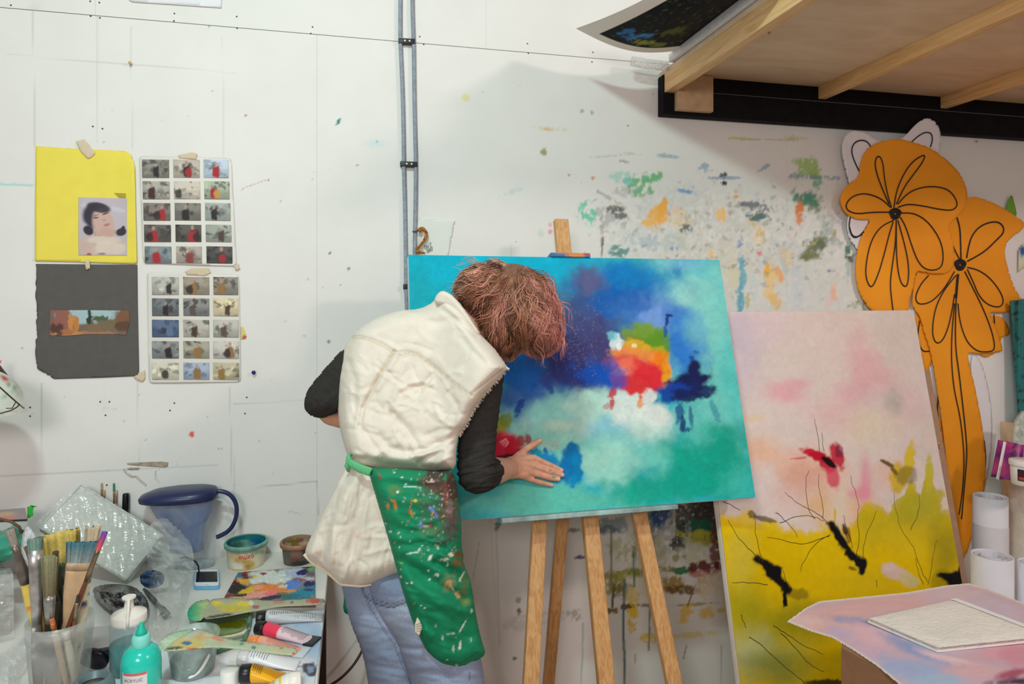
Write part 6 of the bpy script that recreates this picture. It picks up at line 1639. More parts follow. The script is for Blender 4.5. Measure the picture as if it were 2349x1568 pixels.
obj('clear_body', oval_loft([(.003, 0, .050), (.02, q_(447), .053), (.10, q_(440), .066), (.16, q_(426), .083), (.196, q_(418), .098)], cap=(True, False), yr=.52), m_clear, jug, label='clear outer pitcher')
obj('funnel', oval_loft([(.045, q_(432), .038), (.050, q_(431), .045), (.095, q_(430), .047), (.100, q_(429), .049), (.125, q_(427), .058), (.155, q_(424), .074), (.185, q_(421), .086), (.198, q_(420), .092)], yr=.48), m_blue, jug, label='translucent blue filter funnel')
obj('lid', oval_loft([(.194, q_(418), .094), (.197, q_(414), .103), (.206, q_(414), .105), (.214, q_(416), .102), (.224, q_(424), .086), (.229, q_(432), .06), (.230, q_(436), .02)], yr=.58), m_lid, jug, label='navy lid')
hd_ = [(q_(488), .214), (q_(508), .212), (q_(524), .200), (q_(535), .178), (q_(538), .150), (q_(533), .120), (q_(520), .095), (q_(500), .082), (q_(493), .080)]
obj('handle', tube([Vector((J0.x + x, J0.y, TZ + z)) for x, z in map(tuple, smooth_pts(hd_, 2))], [.007] * 0 or .0062, 10), m_lid, jug, label='curved dark handle')
hd2 = [(q_(494), .190), (q_(508), .186), (q_(518), .170), (q_(521), .145), (q_(517), .118), (q_(505), .098), (q_(493), .09)]
obj('handle_inner', tube([Vector((J0.x + x, J0.y, TZ + z)) for x, z in map(tuple, smooth_pts(hd2, 2))], .0045, 8), film_mat('clear_handle', (226, 234, 238), .3, .1, .1, 10), jug)
obj('base_rim', oval_loft([(.0, 0, .052), (.004, 0, .054), (.012, 0, .0535), (.014, 0, .051)], yr=.52), film_mat('clear_base', (200, 215, 225), .35, .08, .2, 20), jug)

# ---- glass tray with olive wash
tr_ = thing('glass_tray', 'shallow green glass tray with a pool of olive paint water', 'tray', T(515, 1455))
to = [T(456, 1426), T(470, 1414), T(575, 1404), T(572, 1440), T(560, 1478), T(498, 1502), T(470, 1496)]
obj('tray_floor', prism(to, TZ + .0015, TZ + .005), mat('green_glass', (120, 158, 128), .15, vary=.1, trans=.35, ior=1.3), tr_, smooth=False)
g, c = flatpaint([(470, 1446), (488, 1430), (530, 1424), (566, 1418), (564, 1440), (540, 1452), (490, 1458)], TZ + .0062, 2, (120, 128, 50), [(520, 1432, 50, 8, (92, 92, 12), .95), (530, 1446, 40, 5, (120, 150, 100), .8), (560, 1424, 20, 6, (100, 96, 16), .9)], k=2)
obj('paint_water', g, mat('olive_water', vcol=True, rough=.1, vary=.04), tr_, col=c)
for i in range(len(to)):
    a, b = to[i], to[(i + 1) % len(to)]
    obj('tray_rim', tube([a + Vector((0, 0, .008)), b + Vector((0, 0, .008))], .0045, 8), MATS['green_glass'], tr_)
obj('dried_paint', tube([T(500, 1462, .009), T(530, 1459, .010), T(556, 1453, .010), T(574, 1440, .010)], [.002, .004, .004, .002], 8), mat('dried_paint', (222, 206, 178), .6, vary=.3, vscale=60), tr_)

# ---- two big flat brushes lying across
def lying_brush(label, body, bris, z, bblobs, base, hue, tip):
    c0_ = np.mean(body, 0); o = thing('flat_brush', label, 'brush', atz(c0_[0], c0_[1], z) - Vector((0, 0, .008)), 'large flat brushes lying on the table')
    dz = zdepth(z)
    g = inflate(smooth_pts(body, 1, True), dz, .006, .007, 7, 2.6)
    pc = Paint(g[2], g[3], base)
    for b in bblobs: pc.blob(*b[:6], ang=(b[6] if len(b) > 6 else 0), rough=.6, soft=.3)
    pc.vary(.10, 5)
    obj('handle', g[:2], mat('painted_wood', vcol=True, rough=.45, vary=.06), o, col=pc.c, label='wide wooden handle spattered with paint')
    g = inflate(smooth_pts(bris, 1, True), dz, .004, .004, 8, 2.2, lambda U, V: .0012 * np.sin((V * 1.2 - U * .3) * 1.3))
    t = sstep(min(x for x, y in bris), max(x for x, y in bris), g[2])
    st = fbm(g[2] / 14, g[3] / 1.2, 5, 2)
    C_ = lin(hue)[None] * (1 - t)[:, None] + lin(tip)[None] * t[:, None]; C_ = C_ * (.7 + .6 * st)[:, None]
    obj('bristles', g[:2], mat('bristle_dyed', vcol=True, rough=.6, vary=.1, vscale=200), o, col=C_)
    return o
lying_brush('flat brush with bright teal bristles lying across the palette edge', [(462, 1421), (468, 1398), (480, 1376), (500, 1371), (545, 1371), (590, 1375), (640, 1377), (742, 1369), (746, 1385), (700, 1389), (640, 1391), (600, 1399), (560, 1406), (510, 1416)],
            [(430, 1412), (431, 1398), (441, 1384), (458, 1376), (484, 1373), (474, 1396), (466, 1422), (448, 1424), (434, 1422)], TZ + .022,
            [(540, 1390, 40, 10, (206, 196, 60), .8), (500, 1383, 12, 5, (236, 210, 30), .95), (560, 1384, 18, 6, (236, 210, 60), .9), (530, 1398, 24, 5, (226, 190, 40), .7), (575, 1382, 6, 5, (226, 230, 214), .9), (520, 1378, 20, 5, (176, 180, 166), .8), (720, 1378, 16, 6, (206, 74, 64), .95), (640, 1381, 14, 3, (206, 120, 110), .8), (587, 1392, 8, 4, (170, 60, 80), .9), (670, 1381, 4, 3, (60, 90, 90), .9), (500, 1412, 40, 3, (60, 44, 24), .9, -8)],
            (176, 176, 146), (0, 164, 120), (186, 200, 140))
lying_brush('flat brush with pale green bristles resting on the clear tub', [(375, 1492), (386, 1477), (414, 1458), (449, 1441), (463, 1443), (483, 1451), (515, 1463), (560, 1471), (620, 1478), (672, 1484), (682, 1489), (681, 1498), (673, 1504), (630, 1500), (560, 1490), (510, 1485), (477, 1485), (430, 1490), (390, 1494)],
            [(353, 1489), (357, 1478), (372, 1464), (398, 1449), (428, 1443), (452, 1441), (416, 1460), (390, 1477), (379, 1492), (362, 1494)], TZ + .0835,
            [(430, 1475, 40, 14, (206, 188, 110), .9), (470, 1458, 24, 9, (206, 170, 110), .8), (427, 1474, 12, 4, (20, 96, 160), .95), (440, 1455, 18, 5, (190, 196, 196), .8, -25), (440, 1444, 10, 3, (110, 90, 150), .9, -30), (500, 1465, 16, 4, (226, 120, 90), .8, 12), (440, 1487, 12, 3, (214, 90, 60), .9), (480, 1455, 12, 4, (196, 200, 190), .8), (400, 1486, 26, 3, (70, 52, 24), .9, -5), (460, 1488, 30, 2, (80, 60, 30), .8),
             (540, 1478, 14, 4, (150, 190, 160), .8), (555, 1476, 6, 3, (80, 140, 120), .9), (582, 1484, 5, 4, (50, 110, 130), .9), (640, 1489, 20, 5, (206, 186, 140), .8), (674, 1499, 5, 3, (200, 50, 50), .9), (645, 1486, 4, 2, (110, 90, 60), .9)],
            (182, 192, 160), (196, 216, 190), (150, 186, 150))

# ---- paint tubes
def paint_tube(label, ucap, utail, r, bodyc, capc, bands=(), tail=None, capm=None, crump=0, flip=False, text=None):
    p0 = T(*ucap, r + .0026); p1 = T(*utail, r + .0026)
    x = (p1 - p0); L = x.length; x.normalize(); y = Vector((0, 0, 1)).cross(x); 
    o = thing('paint_tube', label, 'paint tube', (p0 + p1) / 2 - Vector((0, 0, r)), 'paint tubes at the table edge')
    n = 28; v = []; f = []; secs = 30; cl = []
    for k in range(secs + 1):
        t = k / secs; wy = r * (1 + .22 * t); wz = r * (1 - .90 * t ** 1.2); zc = -r + max(wz, .0012) + .0004
        if t < .06: wy = r * (.55 + .45 * t / .06); wz = r * (.55 + .45 * t / .06); zc = 0
        for i in range(n):
            a = 2 * math.pi * i / n
            w1 = 1 + (crump * math.sin(5 * a + 9 * t) * t * (1 - t) * 2 if math.sin(a) > 0 else 0)
            v.append(p0 + x * (.018 + (L - .018) * t) + y * (wy * math.cos(a)) + Vector((0, 0, zc + max(wz, .0012) * math.sin(a) * w1)))
            col = bodyc
            for (t0, t1_, cc) in bands:
                if t0 <= t <= t1_: col = cc
            cl.append(lin(col))
    for k in range(secs):
        for i in range(n): f.append((k * n + i, k * n + (i + 1) % n, (k + 1) * n + (i + 1) % n, (k + 1) * n + i))
    f.append(tuple(range(n))[::-1]); f.append(tuple(range(secs * n, secs * n + n)))
    obj('tube_body', (v, f), mat('tube_print', vcol=True, rough=.3, vary=.03), o, col=np.array(cl))
    M = Matrix((x, y, x.cross(y))).transposed().to_4x4(); M.translation = p0
    R90 = Matrix.Rotation(math.pi / 2, 4, 'Y')
    obj('cap', xf(lathe([(r * .92, 0), (r * .98, .002), (r * .98, .019), (r * .9, .021)], 28), M @ R90), mat('cap_' + str(capc), capc, .3), o)
    if text:
        # small print: rows of dark marks on the upper side
        t0, t1_, rows, cc = text
        gs = []
        for rr in range(rows):
            t = t0 + (t1_ - t0) * rr / max(1, rows - 1); wz = r * (1 - .90 * t ** 1.2); zc = -r + wz
            ax = p0 + x * (.018 + (L - .018) * t)
            pts = []
            for a in np.linspace(.35, 2.5 - .5 * RNG.random(), 7):
                pts.append(ax + y * (r * (1 + .22 * t) * math.cos(a)) + Vector((0, 0, zc + .0004 + wz * math.sin(a) + .0004)))
            gs.append(tube(pts, .00055, 4))
        q2 = obj('small_print', cat(*gs), mat('print_' + str(cc), cc, .6), o); q2['kind'] = 'stuff'
    if tail:
        obj('end_fold', bar(p1 - y * r * 1.25 + Vector((0, 0, -r + .003)), p1 + y * r * 1.25 + Vector((0, 0, -r + .003)), .024, .004, (0, 0, 1), .0008), mat('fold_' + str(tail), tail, .4), o)
    return o
paint_tube('crumpled silver-white paint tube with black cap beside the teal bristled brush', (588, 1418), (742, 1402), .0165, (206, 208, 212), (26, 24, 26), [(.85, 1, (190, 192, 196))], crump=.35, text=(.1, .85, 22, (120, 112, 112)))
paint_tube('pink and red paint tube with black cap and barcode', (590, 1439), (716, 1456), .016, (236, 206, 216), (26, 24, 26), [(0, .34, (240, 62, 92))], tail=(44, 42, 48), text=(.4, .85, 15, (150, 120, 130)))
paint_tube('peach coloured paint tube under the pale green brush', (572, 1472), (692, 1482), .0155, (240, 170, 150), (246, 150, 84), [(0, .1, (250, 170, 110))], tail=(206, 218, 226), text=(.25, .85, 18, (206, 126, 112)))
paint_tube('white paint tube with clear screw cap beside the brush handle', (548, 1512), (684, 1509), .0172, (232, 232, 236), (214, 214, 216), text=(.1, .4, 7, (90, 90, 110)))
paint_tube('yellow paint tube with black cap', (552, 1545), (652, 1538), .018, (246, 178, 20), (30, 26, 34), text=(.12, .35, 5, (120, 84, 20)))
paint_tube('white paint tube splashed with yellow, its cap towards the table edge', (690, 1560), (586, 1578), .0185, (238, 234, 224), (238, 232, 224), [(.3, .36, (240, 206, 60)), (.46, .5, (240, 210, 80))], text=(.5, .9, 12, (170, 166, 160)))
# loose cap and small barcode
cp = T(527, 1566, .0026)
o = obj('bottle_cap', xf(lathe([(.018, 0), (.0185, .002), (.0175, .026), (.016, .028), (.001, .028)], 28), Matrix.Translation(cp)), mat('cap_white', (236, 234, 228), .4, vary=.04)); tag(o, 'loose white plastic cap standing beside the black tube cap', 'cap')

# ---- clear tub with torn label
gc = T(443, 1540, .0013)
o = thing('clear_tub', 'clear plastic tub with a torn white label', 'tub', gc)
obj('wall', xf(lathe([(.038, .002), (.041, .004), (.050, .070), (.0515, .072), (.0515, .078), (.049, .078), (.039, .006)], 40, cap=False), Matrix.Translation(gc)), film_mat('tub_film', (196, 212, 206), .45, .12, .15, 20), o)
obj('floor', xf(lathe([(.038, .0015), (.038, .004)], 40), Matrix.Translation(gc)), film_mat('tub_floor', (190, 205, 200), .6, .12, .1, 20), o)
obj('grey_water', xf(lathe([(.040, .005), (.0435, .032), (.001, .032)], 40, cap=True), Matrix.Translation(gc)), mat('grey_water', (150, 172, 166), .15, vary=.08, trans=.3), o)
tocam = Vector((_C.x - gc.x, _C.y - gc.y, 0)).normalized(); trr = Vector((0, 0, 1)).cross(tocam)
def wrap(poly, r0, r1, h, c, off=.0008):
    P = []
    for (a, z) in poly:
        r = r0 + (r1 - r0) * z / h + off; P.append(c + (tocam * math.cos(a) + trr * math.sin(a)) * r + Vector((0, 0, z)))
    return P
U, V, dd, q = lattice(smooth_pts([(-.25, .4), (-.1, 1.0), (.05, .75), (.3, 2.0), (.6, 4.2), (.72, 5.4), (.66, 4.0), (.74, 3.9), (.55, 2.2), (.3, 1.0), (.0, .35), (-.15, .2)], 1, True), .06)
PP = [gc + (tocam * math.cos(a) + trr * math.sin(a)) * (.041 + .0105 * z / 7 + .0012) + Vector((0, 0, z * .01 + .006)) for a, z in zip(U, V)]
obj('torn_label', (PP, q.tolist()), mat('torn_paper', (240, 236, 230), .7), o)

# ---- squeeze bottle and turquoise bottle
sb = T(296, 1536, .0013)
o = thing('squeeze_bottle', 'translucent squeeze bottle half full of teal ink with white flip cap', 'bottle', sb)
obj('bottle_wall', xf(lathe([(.033, .001), (.036, .004), (.0365, .095), (.034, .104), (.029, .108)], 40), Matrix.Translation(sb)), film_mat('bottle_film', (176, 204, 208), .34, .25, .05, 10), o)
obj('teal_ink', xf(lathe([(.032, .003), (.0345, .005), (.0352, .058), (.001, .058)], 40), Matrix.Translation(sb)), mat('teal_ink', (14, 118, 116), .3, vary=.05), o)
v, f = lathe([(.031, .100), (.0335, .101), (.0335, .117), (.032, .119), (.010, .128), (.0075, .142), (.0075, .148), (.013, .149), (.013, .1525), (.001, .153)], 40)
obj('flip_cap', xf((v, f), Matrix.Translation(sb)), mat('cap_ivory', (238, 232, 222), .4, vary=.03), o, smooth='auto')
obj('cap_strap', tube([sb + tocam * .0335 + Vector((0, 0, .100)), sb + tocam * .034 + Vector((0, 0, .118)), sb + tocam * .016 + Vector((0, 0, .134)), sb + tocam * .012 + Vector((0, 0, .150))], .003, 8), MATS['cap_ivory'], o)
tb2 = T(324, 1612)
tb2 = Vector((tb2.x, tb2.y, TZ + .0013))
o = thing('paint_bottle', 'turquoise acrylic paint bottle with pointed nozzle and printed label', 'bottle', tb2)
k = .92
obj('bottle_body', xf(lathe([(.030, .001), (.0345, .004), (.0350, .075), (.0335, .090), (.029, .100), (.022, .107), (.015, .110)], 48), Matrix.Translation(tb2)), mat('turquoise', (32, 200, 180), .22, vary=.02, coat=.3), o)
obj('collar', xf(lathe([(.0145, .107), (.0160, .109), (.0165, .118), (.0160, .126), (.0135, .130), (.009, .131)], 36), Matrix.Translation(tb2)), mat('turquoise_frost', (130, 218, 206), .4, vary=.03), o)
obj('nozzle', xf(lathe([(.0105, .130), (.0085, .137), (.004, .148), (.0022, .153), (.001, .1535)], 28), Matrix.Translation(tb2)), mat('turquoise_tip', (20, 188, 160), .35), o)
tocam = Vector((_C.x - tb2.x, _C.y - tb2.y, 0)).normalized(); trr = Vector((0, 0, 1)).cross(tocam)
aC = math.atan2(tocam.y, tocam.x)
obj('label', band(tb2, .0353, .0353, .010, .0735, aC - 1.05, aC + .28, 24), mat('label_white', (222, 220, 218), .5), o, label='white label with a red top line')
obj('label_line', band(tb2, .0355, .0355, .069, .0735, aC - .98, aC + .26, 24), mat('label_redline', (222, 96, 104), .5), o)
def curved_text(s, size, r, c, zc, a0):
    tg = text_geo(s, size, .0001); out = []
    for (x, y, z) in tg[0]:
        an = a0 + x / r; out.append(Vector((c.x + (r + z) * math.cos(an), c.y + (r + z) * math.sin(an), c.z + zc + y)))
    return out, tg[1]
for tx, sz, zc in (('ACRYLIC', .0085, .060), ('colour 250 ml', .0055, .050)):
    obj('label_text', curved_text(tx, sz, .0358, tb2, zc, aC - .40), mat('label_ink', (120, 116, 130), .6), o)
# ink pot with its lid off
ip = T(214, 1648, .0013)
o = thing('ink_pot', 'squat grey ink pot in front of the squeeze bottle', 'pot', ip)
obj('pot_body', xf(lathe([(.028, .001), (.034, .004), (.036, .05), (.034, .068), (.026, .076), (.024, .076), (.024, .062), (.001, .062)], 40), Matrix.Translation(ip)), mat('pot_grey', (96, 116, 120), .35, vary=.12, vscale=40), o)
obj('ink', xf(lathe([(.0235, .0625), (.001, .0635)], 30), Matrix.Translation(ip)), mat('ink_mix', (150, 130, 128), .3, vary=.5, vscale=70), o)
ld = T(212, 1546, .0013)
o = obj('pot_lid', xf(lathe([(.026, 0), (.029, .001), (.029, .012), (.027, .014), (.022, .0145), (.001, .0135)], 36), Matrix.Translation(ld + Vector((0, 0, .0255))) @ Matrix.Rotation(math.radians(-58), 4, 'X') @ Matrix.Rotation(.2, 4, 'Y')), mat('lid_black', (28, 22, 44), .3)); tag(o, 'round black screw lid propped up behind the grey ink pot', 'lid')
o = obj('brass_tack', cat(xf(lathe([(.001, 0), (.005, .001), (.006, .003), (.003, .006), (.002, .007)], 14), Matrix.Translation(T(208, 1510, .0135)) @ Matrix.Rotation(1.2, 4, 'Y')), tube([T(207, 1510, .016), T(200, 1510, .0136)], .0012, 6)), mat('brass', (214, 186, 120), .3, .9)); tag(o, 'small brass tack lying beside the drawing pad', 'tack')

# ---- brushes in a tall plastic jar
jc = T(138, 1640); jc = Vector(atd(138, 1500, 1.29)); jc = Vector((jc.x, jc.y, TZ + .0013))
rimz = atd(138, 1418, 1.29).z - TZ
jar = thing('brush_jar', 'tall frosted plastic jar holding the paint brushes', 'jar', jc)
obj('jar_wall', xf(lathe([(.043, .001), (.045, .003), (.0545, rimz - .03), (.0555, rimz - .03), (.0565, rimz), (.055, rimz), (.0535, rimz - .03), (.044, .005), (.001, .004)], 48, cap=True), Matrix.Translation(jc)), film_mat('jar_film', (216, 218, 214), .30, .3, .06, 12), jar)


def make_brush(label, p0, p1, hl, fl, bl, hr, fw_, ft, bw, hcol, fcol, bcol, tipcol=None, spots=(), group='brushes standing in the plastic jar', metal=.7, name='paint_brush', cam_roll=0, flat_handle=False):
    p0 = Vector(p0); p1 = Vector(p1); z = (p1 - p0).normalized(); vw = (p1 - _C).normalized()
    x = z.cross(vw).normalized(); y = z.cross(x)
    R = Matrix((x, y, z)).transposed().to_4x4() @ Matrix.Rotation(cam_roll, 4, 'Z')
    L = hl + fl + bl; s = (p1 - p0).length / L
    o = thing(name, label, 'brush', p0, group); o.rotation_euler = R.to_euler()
    n = 18
    def ell(prof):
        v = []; f = []
        for (z_, a, b) in prof:
            for i in range(n):
                t = 2 * math.pi * i / n; v.append((a * math.cos(t), b * math.sin(t), z_ * s))
        for k in range(len(prof) - 1):
            for i in range(n): f.append((k * n + i, k * n + (i + 1) % n, (k + 1) * n + (i + 1) % n, (k + 1) * n + i))
        f.append(tuple(range(n))[::-1]); f.append(tuple(range((len(prof) - 1) * n, len(prof) * n)))
        return v, f
    if flat_handle:
        prof = [(0, hr * .5, hr * .4), (hl * .15, hr * .8, hr * .5), (hl * .45, hr, hr * .5), (hl * .6, fw_ * .45, ft), (hl * .8, fw_ * .8, ft), (hl, fw_, ft)]
    else:
        prof = [(0, hr * .45, hr * .45), (hl * .05, hr * .6, hr * .6), (hl * .5, hr * .95, hr * .95), (hl * .8, hr, hr), (hl * .95, hr * .8, hr * .8), (hl, hr * .75, hr * .75)]
    # refine for spots
    prof2 = []
    for a_, b_ in zip(prof[:-1], prof[1:]):
        for t in np.linspace(0, 1, 8)[:-1]: prof2.append(tuple(np.array(a_) * (1 - t) + np.array(b_) * t))
    prof2.append(prof[-1])
    v, f = ell(prof2)
    A = np.array(v); pc = Paint(A[:, 2] / s * 1000, np.arctan2(A[:, 1], A[:, 0]) * 20, hcol)
    for sp in spots: pc.blob(*sp, rough=.6, soft=.3)
    obj('handle', (v, f), mat('brush_handle', vcol=True, rough=.4, vary=.08, vscale=60), o, local=True, col=pc.c)
    v, f = ell([(hl - .004, hr * .82, hr * .82), (hl + fl * .2, hr * .9, hr * .9), (hl + fl * .75, fw_, ft), (hl + fl, fw_, ft)] if not flat_handle else [(hl - .002, fw_ * 1.02, ft * 1.1), (hl + fl, fw_ * 1.02, ft * 1.1)])
    obj('ferrule', (v, f), mat('ferrule' + str(fcol) + str(metal), fcol, .35, metal, vary=.25, vscale=60), o, local=True)
    # bristles with a ragged end
    m_ = 72; v = []; f = []; cl = []; rows = 9; hsh = np.random.default_rng(int(abs(p1.x * 1e4)) + 1).uniform(-1, 1, m_)
    for k in range(rows):
        t = k / (rows - 1)
        for i in range(m_):
            th = 2 * math.pi * i / m_
            rag = .13 * hsh[i] * t; a = fw_ + (bw - fw_) * t; b = ft * (1 - .55 * t)
            zz = (hl + fl - .002 + bl * t * (1 + rag * .6)) * s
            v.append((a * math.cos(th) * (1 + .05 * math.sin(i * 3.7)), b * math.sin(th), zz))
            cc = lin(bcol) if tipcol is None else lin(bcol) * (1 - t) + lin(tipcol) * t
            cl.append(cc * (.72 + .5 * abs(hsh[(i * 5) % m_])))
    for k in range(rows - 1):
        for i in range(m_): f.append((k * m_ + i, k * m_ + (i + 1) % m_, (k + 1) * m_ + (i + 1) % m_, (k + 1) * m_ + i))
    f.append(tuple(range((rows - 1) * m_, rows * m_)))
    obj('bristles', (v, f), mat('bristle', vcol=True, rough=.7, vary=.15, vscale=300), o, local=True, col=np.array(cl))
    return o


def jb(u0, u1, v1, d1):
    """foot inside the jar at column u0 (drawing), tip seen at u1, v1, depth d1"""
    return atd(u0, 1640, d1 * .2 + 1.29 * .8) , atd(u1, v1, d1)
def foot(dx, dy): return jc + Vector((dx, dy, .008))
sp = lambda n, cs, lo=80, hi=220: [(RNG.uniform(lo, hi), RNG.uniform(-60, 60), RNG.uniform(2, 6), RNG.uniform(5, 14), cs[RNG.integers(len(cs))], .95) for _ in range(n)]
make_brush('brush with a fat yellow handle speckled in paint', foot(-.0133, .0318), atd(22, 1212, 1.2338), .23, .07, .03, .0115, .006, .004, .008, (226, 196, 90), (120, 110, 104), (150, 140, 130), spots=sp(26, [(60, 110, 90), (226, 120, 50), (236, 180, 40), (70, 100, 110), (190, 60, 50)]))
make_brush('slim brush with dark red handle behind the yellow handled brush', foot(.0020, .0322), atd(62, 1250, 1.301), .20, .09, .02, .006, .005, .004, .006, (92, 30, 36), (140, 120, 96), (120, 100, 70))
make_brush('silver paint-crusted brush with grey-green bristle stub', foot(-.0282, -.0185), atd(80, 1232, 1.2502), .16, .13, .022, .010, .011, .007, .012, (110, 100, 96), (176, 172, 170), (110, 140, 130), spots=sp(12, [(60, 50, 70), (226, 226, 220), (150, 120, 70)]))
make_brush('wide brush with straw yellow bristles', foot(.0090, .0250), atd(134, 1220, 1.318), .16, .05, .060, .012, .031, .008, .034, (86, 84, 70), (84, 74, 120), (196, 170, 84), (206, 180, 92), flat_handle=True, metal=.1)
make_brush('round brush with long brown bristles and black handle', foot(-.0103, -.0205), atd(114, 1275, 1.25), .14, .04, .06, .009, .010, .009, .014, (30, 28, 34), (150, 150, 146), (104, 92, 66), (130, 128, 96))
make_brush('fan brush with blue-grey bristles on a wide plain wooden handle', foot(-.0134, .0062), atd(194, 1240, 1.2798), .24, .012, .038, .010, .022, .006, .029, (206, 170, 132), (196, 166, 132), (150, 156, 150), (50, 110, 126), flat_handle=True, metal=0)
make_brush('brush with cream spotted handle and hog bristles', foot(.0130, .0150), atd(214, 1205, 1.318), .19, .06, .03, .010, .011, .006, .013, (236, 226, 196), (150, 132, 110), (190, 172, 144), spots=sp(16, [(50, 130, 190), (226, 190, 70), (50, 60, 120), (120, 80, 60)]))
make_brush('small brush with orange and purple tipped bristles', foot(-.0347, .0020), atd(241, 1218, 1.2613), .21, .05, .028, .005, .0045, .004, .005, (110, 60, 40), (130, 110, 90), (232, 90, 60), (110, 60, 160))
make_brush('thin brown handled brush with a dark pointed tip', foot(.0037, .0136), atd(179, 1362, 1.2559), .16, .03, .016, .004, .003, .003, .002, (130, 80, 50), (150, 140, 120), (60, 54, 50))
make_brush('dark flat brush wedged low in the middle of the jar', foot(-.0039, .0167), atd(148, 1290, 1.2962), .16, .05, .04, .006, .012, .006, .015, (60, 56, 50), (90, 96, 84), (86, 94, 78))
make_brush('pale wooden brush pushed handle-up among the others', foot(.0208, -.0095), atd(118, 1416, 1.2426), .17, .01, .012, .0055, .0045, .004, .004, (216, 176, 130), (190, 120, 70), (196, 110, 70))
make_brush('cream handled brush seen through the jar front', foot(.0359, -.0091), atd(150, 1446, 1.2601), .15, .01, .006, .0065, .007, .006, .006, (234, 224, 200), (226, 216, 196), (230, 222, 204))
make_brush('brush with a bent maroon handle behind the fan brush', foot(-.0247, .0095), atd(128, 1262, 1.2666), .22, .03, .02, .0032, .004, .004, .005, (96, 50, 40), (120, 100, 90), (90, 70, 50))
# clear wrapped brush with foil-like bag
o = obj('foil_wrap', inflate(smooth_pts([(50, 1230), (60, 1204), (72, 1210), (88, 1240), (88, 1290), (92, 1400), (96, 1560), (78, 1564), (74, 1420), (66, 1320), (58, 1300), (48, 1262)], 2, True), 1.365, .012, .012, 12, 3, lambda U, V: .004 * (fbm(U / 5, V / 9, 4, 3) - .5))[:2], film_mat('foil_film', (236, 240, 246), .75, .12, .9, 60)); tag(o, 'white crinkled plastic wrap poking up behind the brushes', 'wrap')

# ---- brushes and marker standing against the wall
for (label, u, v, hc, bc_, l) in (('tallest bare wooden skewer standing against the wall', 233, 1106, (206, 172, 136), (200, 166, 130), .01), ('short wooden skewer standing against the wall beside the taller one', 239, 1122, (206, 172, 136), (206, 172, 136), .01),
                            ('slim brush with bright green tip standing against the wall', 261, 1107, (120, 60, 44), (30, 150, 110), .02), ('short pale stick standing against the wall by the green tipped brush', 267, 1122, (214, 186, 150), (214, 186, 150), .01)):
    a = at(u, 1300, -.026); a = Vector((a.x, -.026, TZ + .001)); b = at(u, v, -.006)
    make_brush(label, a, b, .16, .02, l, .0026, .0024, .0024, .0024, hc, (190, 150, 110), bc_, group='sticks standing against the wall', name='thin_brush')
a = at(284, 1300, -.024); a = Vector((a.x, -.024, TZ + .002)); b = at(289, 1131, -.0125); dq = (b - a)
mk = thing('marker_pen', 'black capped marker pen standing against the wall', 'pen', a)
mk.rotation_euler = dq.to_track_quat('Z', 'Y').to_euler()
obj('barrel', lathe([(.007, 0), (.008, .004), (.008, dq.length - .045), (.0072, dq.length - .043)], 20), mat('pen_black', (30, 28, 32), .4), mk, local=True)
obj('pen_cap', lathe([(.0092, dq.length - .046), (.0095, dq.length - .044), (.0088, dq.length - .004), (.0075, dq.length)], 20), mat('pen_cap', (16, 15, 18), .25), mk, local=True)

# ---- wrapped block, plastic film and what lies under it
A1_, A2_, A3_ = atd(288, 1329, 1.834), at(372, 1226, -.084), at(186, 1112, -.060)
A = [A1_ + A3_ - A2_, A1_, A2_, A3_]
nrm_ = (A[1] - A[0]).cross(A[3] - A[0]).normalized()
if nrm_.y > 0: nrm_ = -nrm_
V, q = slab(*A, 60, 60, .03, nrm_)
wv = np.zeros(len(V)); wv[:3600] = .0022 * ridged(np.repeat(np.arange(60), 60) * 1.0, np.tile(np.arange(60), 60) * 1.0, 2.2, 26, 65, 5)[:3600]
V = V + wv[:, None] * np.array(nrm_)[None]
wb = thing('wrapped_block', 'flat square block wrapped in crinkled plastic, propped against the wall', 'package', (A[1] - Vector((0, 0, .02))))
obj('block', (V, q), mat('wrapped_grey', (204, 206, 198), .3, vary=.06, vscale=20, bump=.35, bscale=30, stretch=(1, 1, 7), coat=.4), wb)
E1 = [A[0].lerp(A[1], .0) + nrm_ * .003, A[1] + nrm_ * .003, A[2] + nrm_ * .003, A[3] + nrm_ * .003]
for i in range(4): obj('film_edge', tube([E1[i], E1[(i + 1) % 4]], .0022, 6), film_mat('edge_film', (240, 242, 242), .6, .1, .4, 80), wb)
V, q, s, t = gridquad(*[A[0].lerp(A[1], -.06) + nrm_ * .010, A[1].lerp(A[0], -.05) + nrm_ * .012, A[2] + (A[2] - A[3]) * .02 + nrm_ * .010, A[3] + (A[3] - A[2]) * .03 + nrm_ * .006], 80, 80)
V = V + ((fbm(s * 7 + t * 3, t * 9, 3, 4) - .5) * .016)[:, None] * np.array(nrm_)[None]
obj('film_wrap', (V, q), film_mat('wrap_film', (232, 236, 234), .14, .06, .3, 14), wb, label='loose clear film around the block')


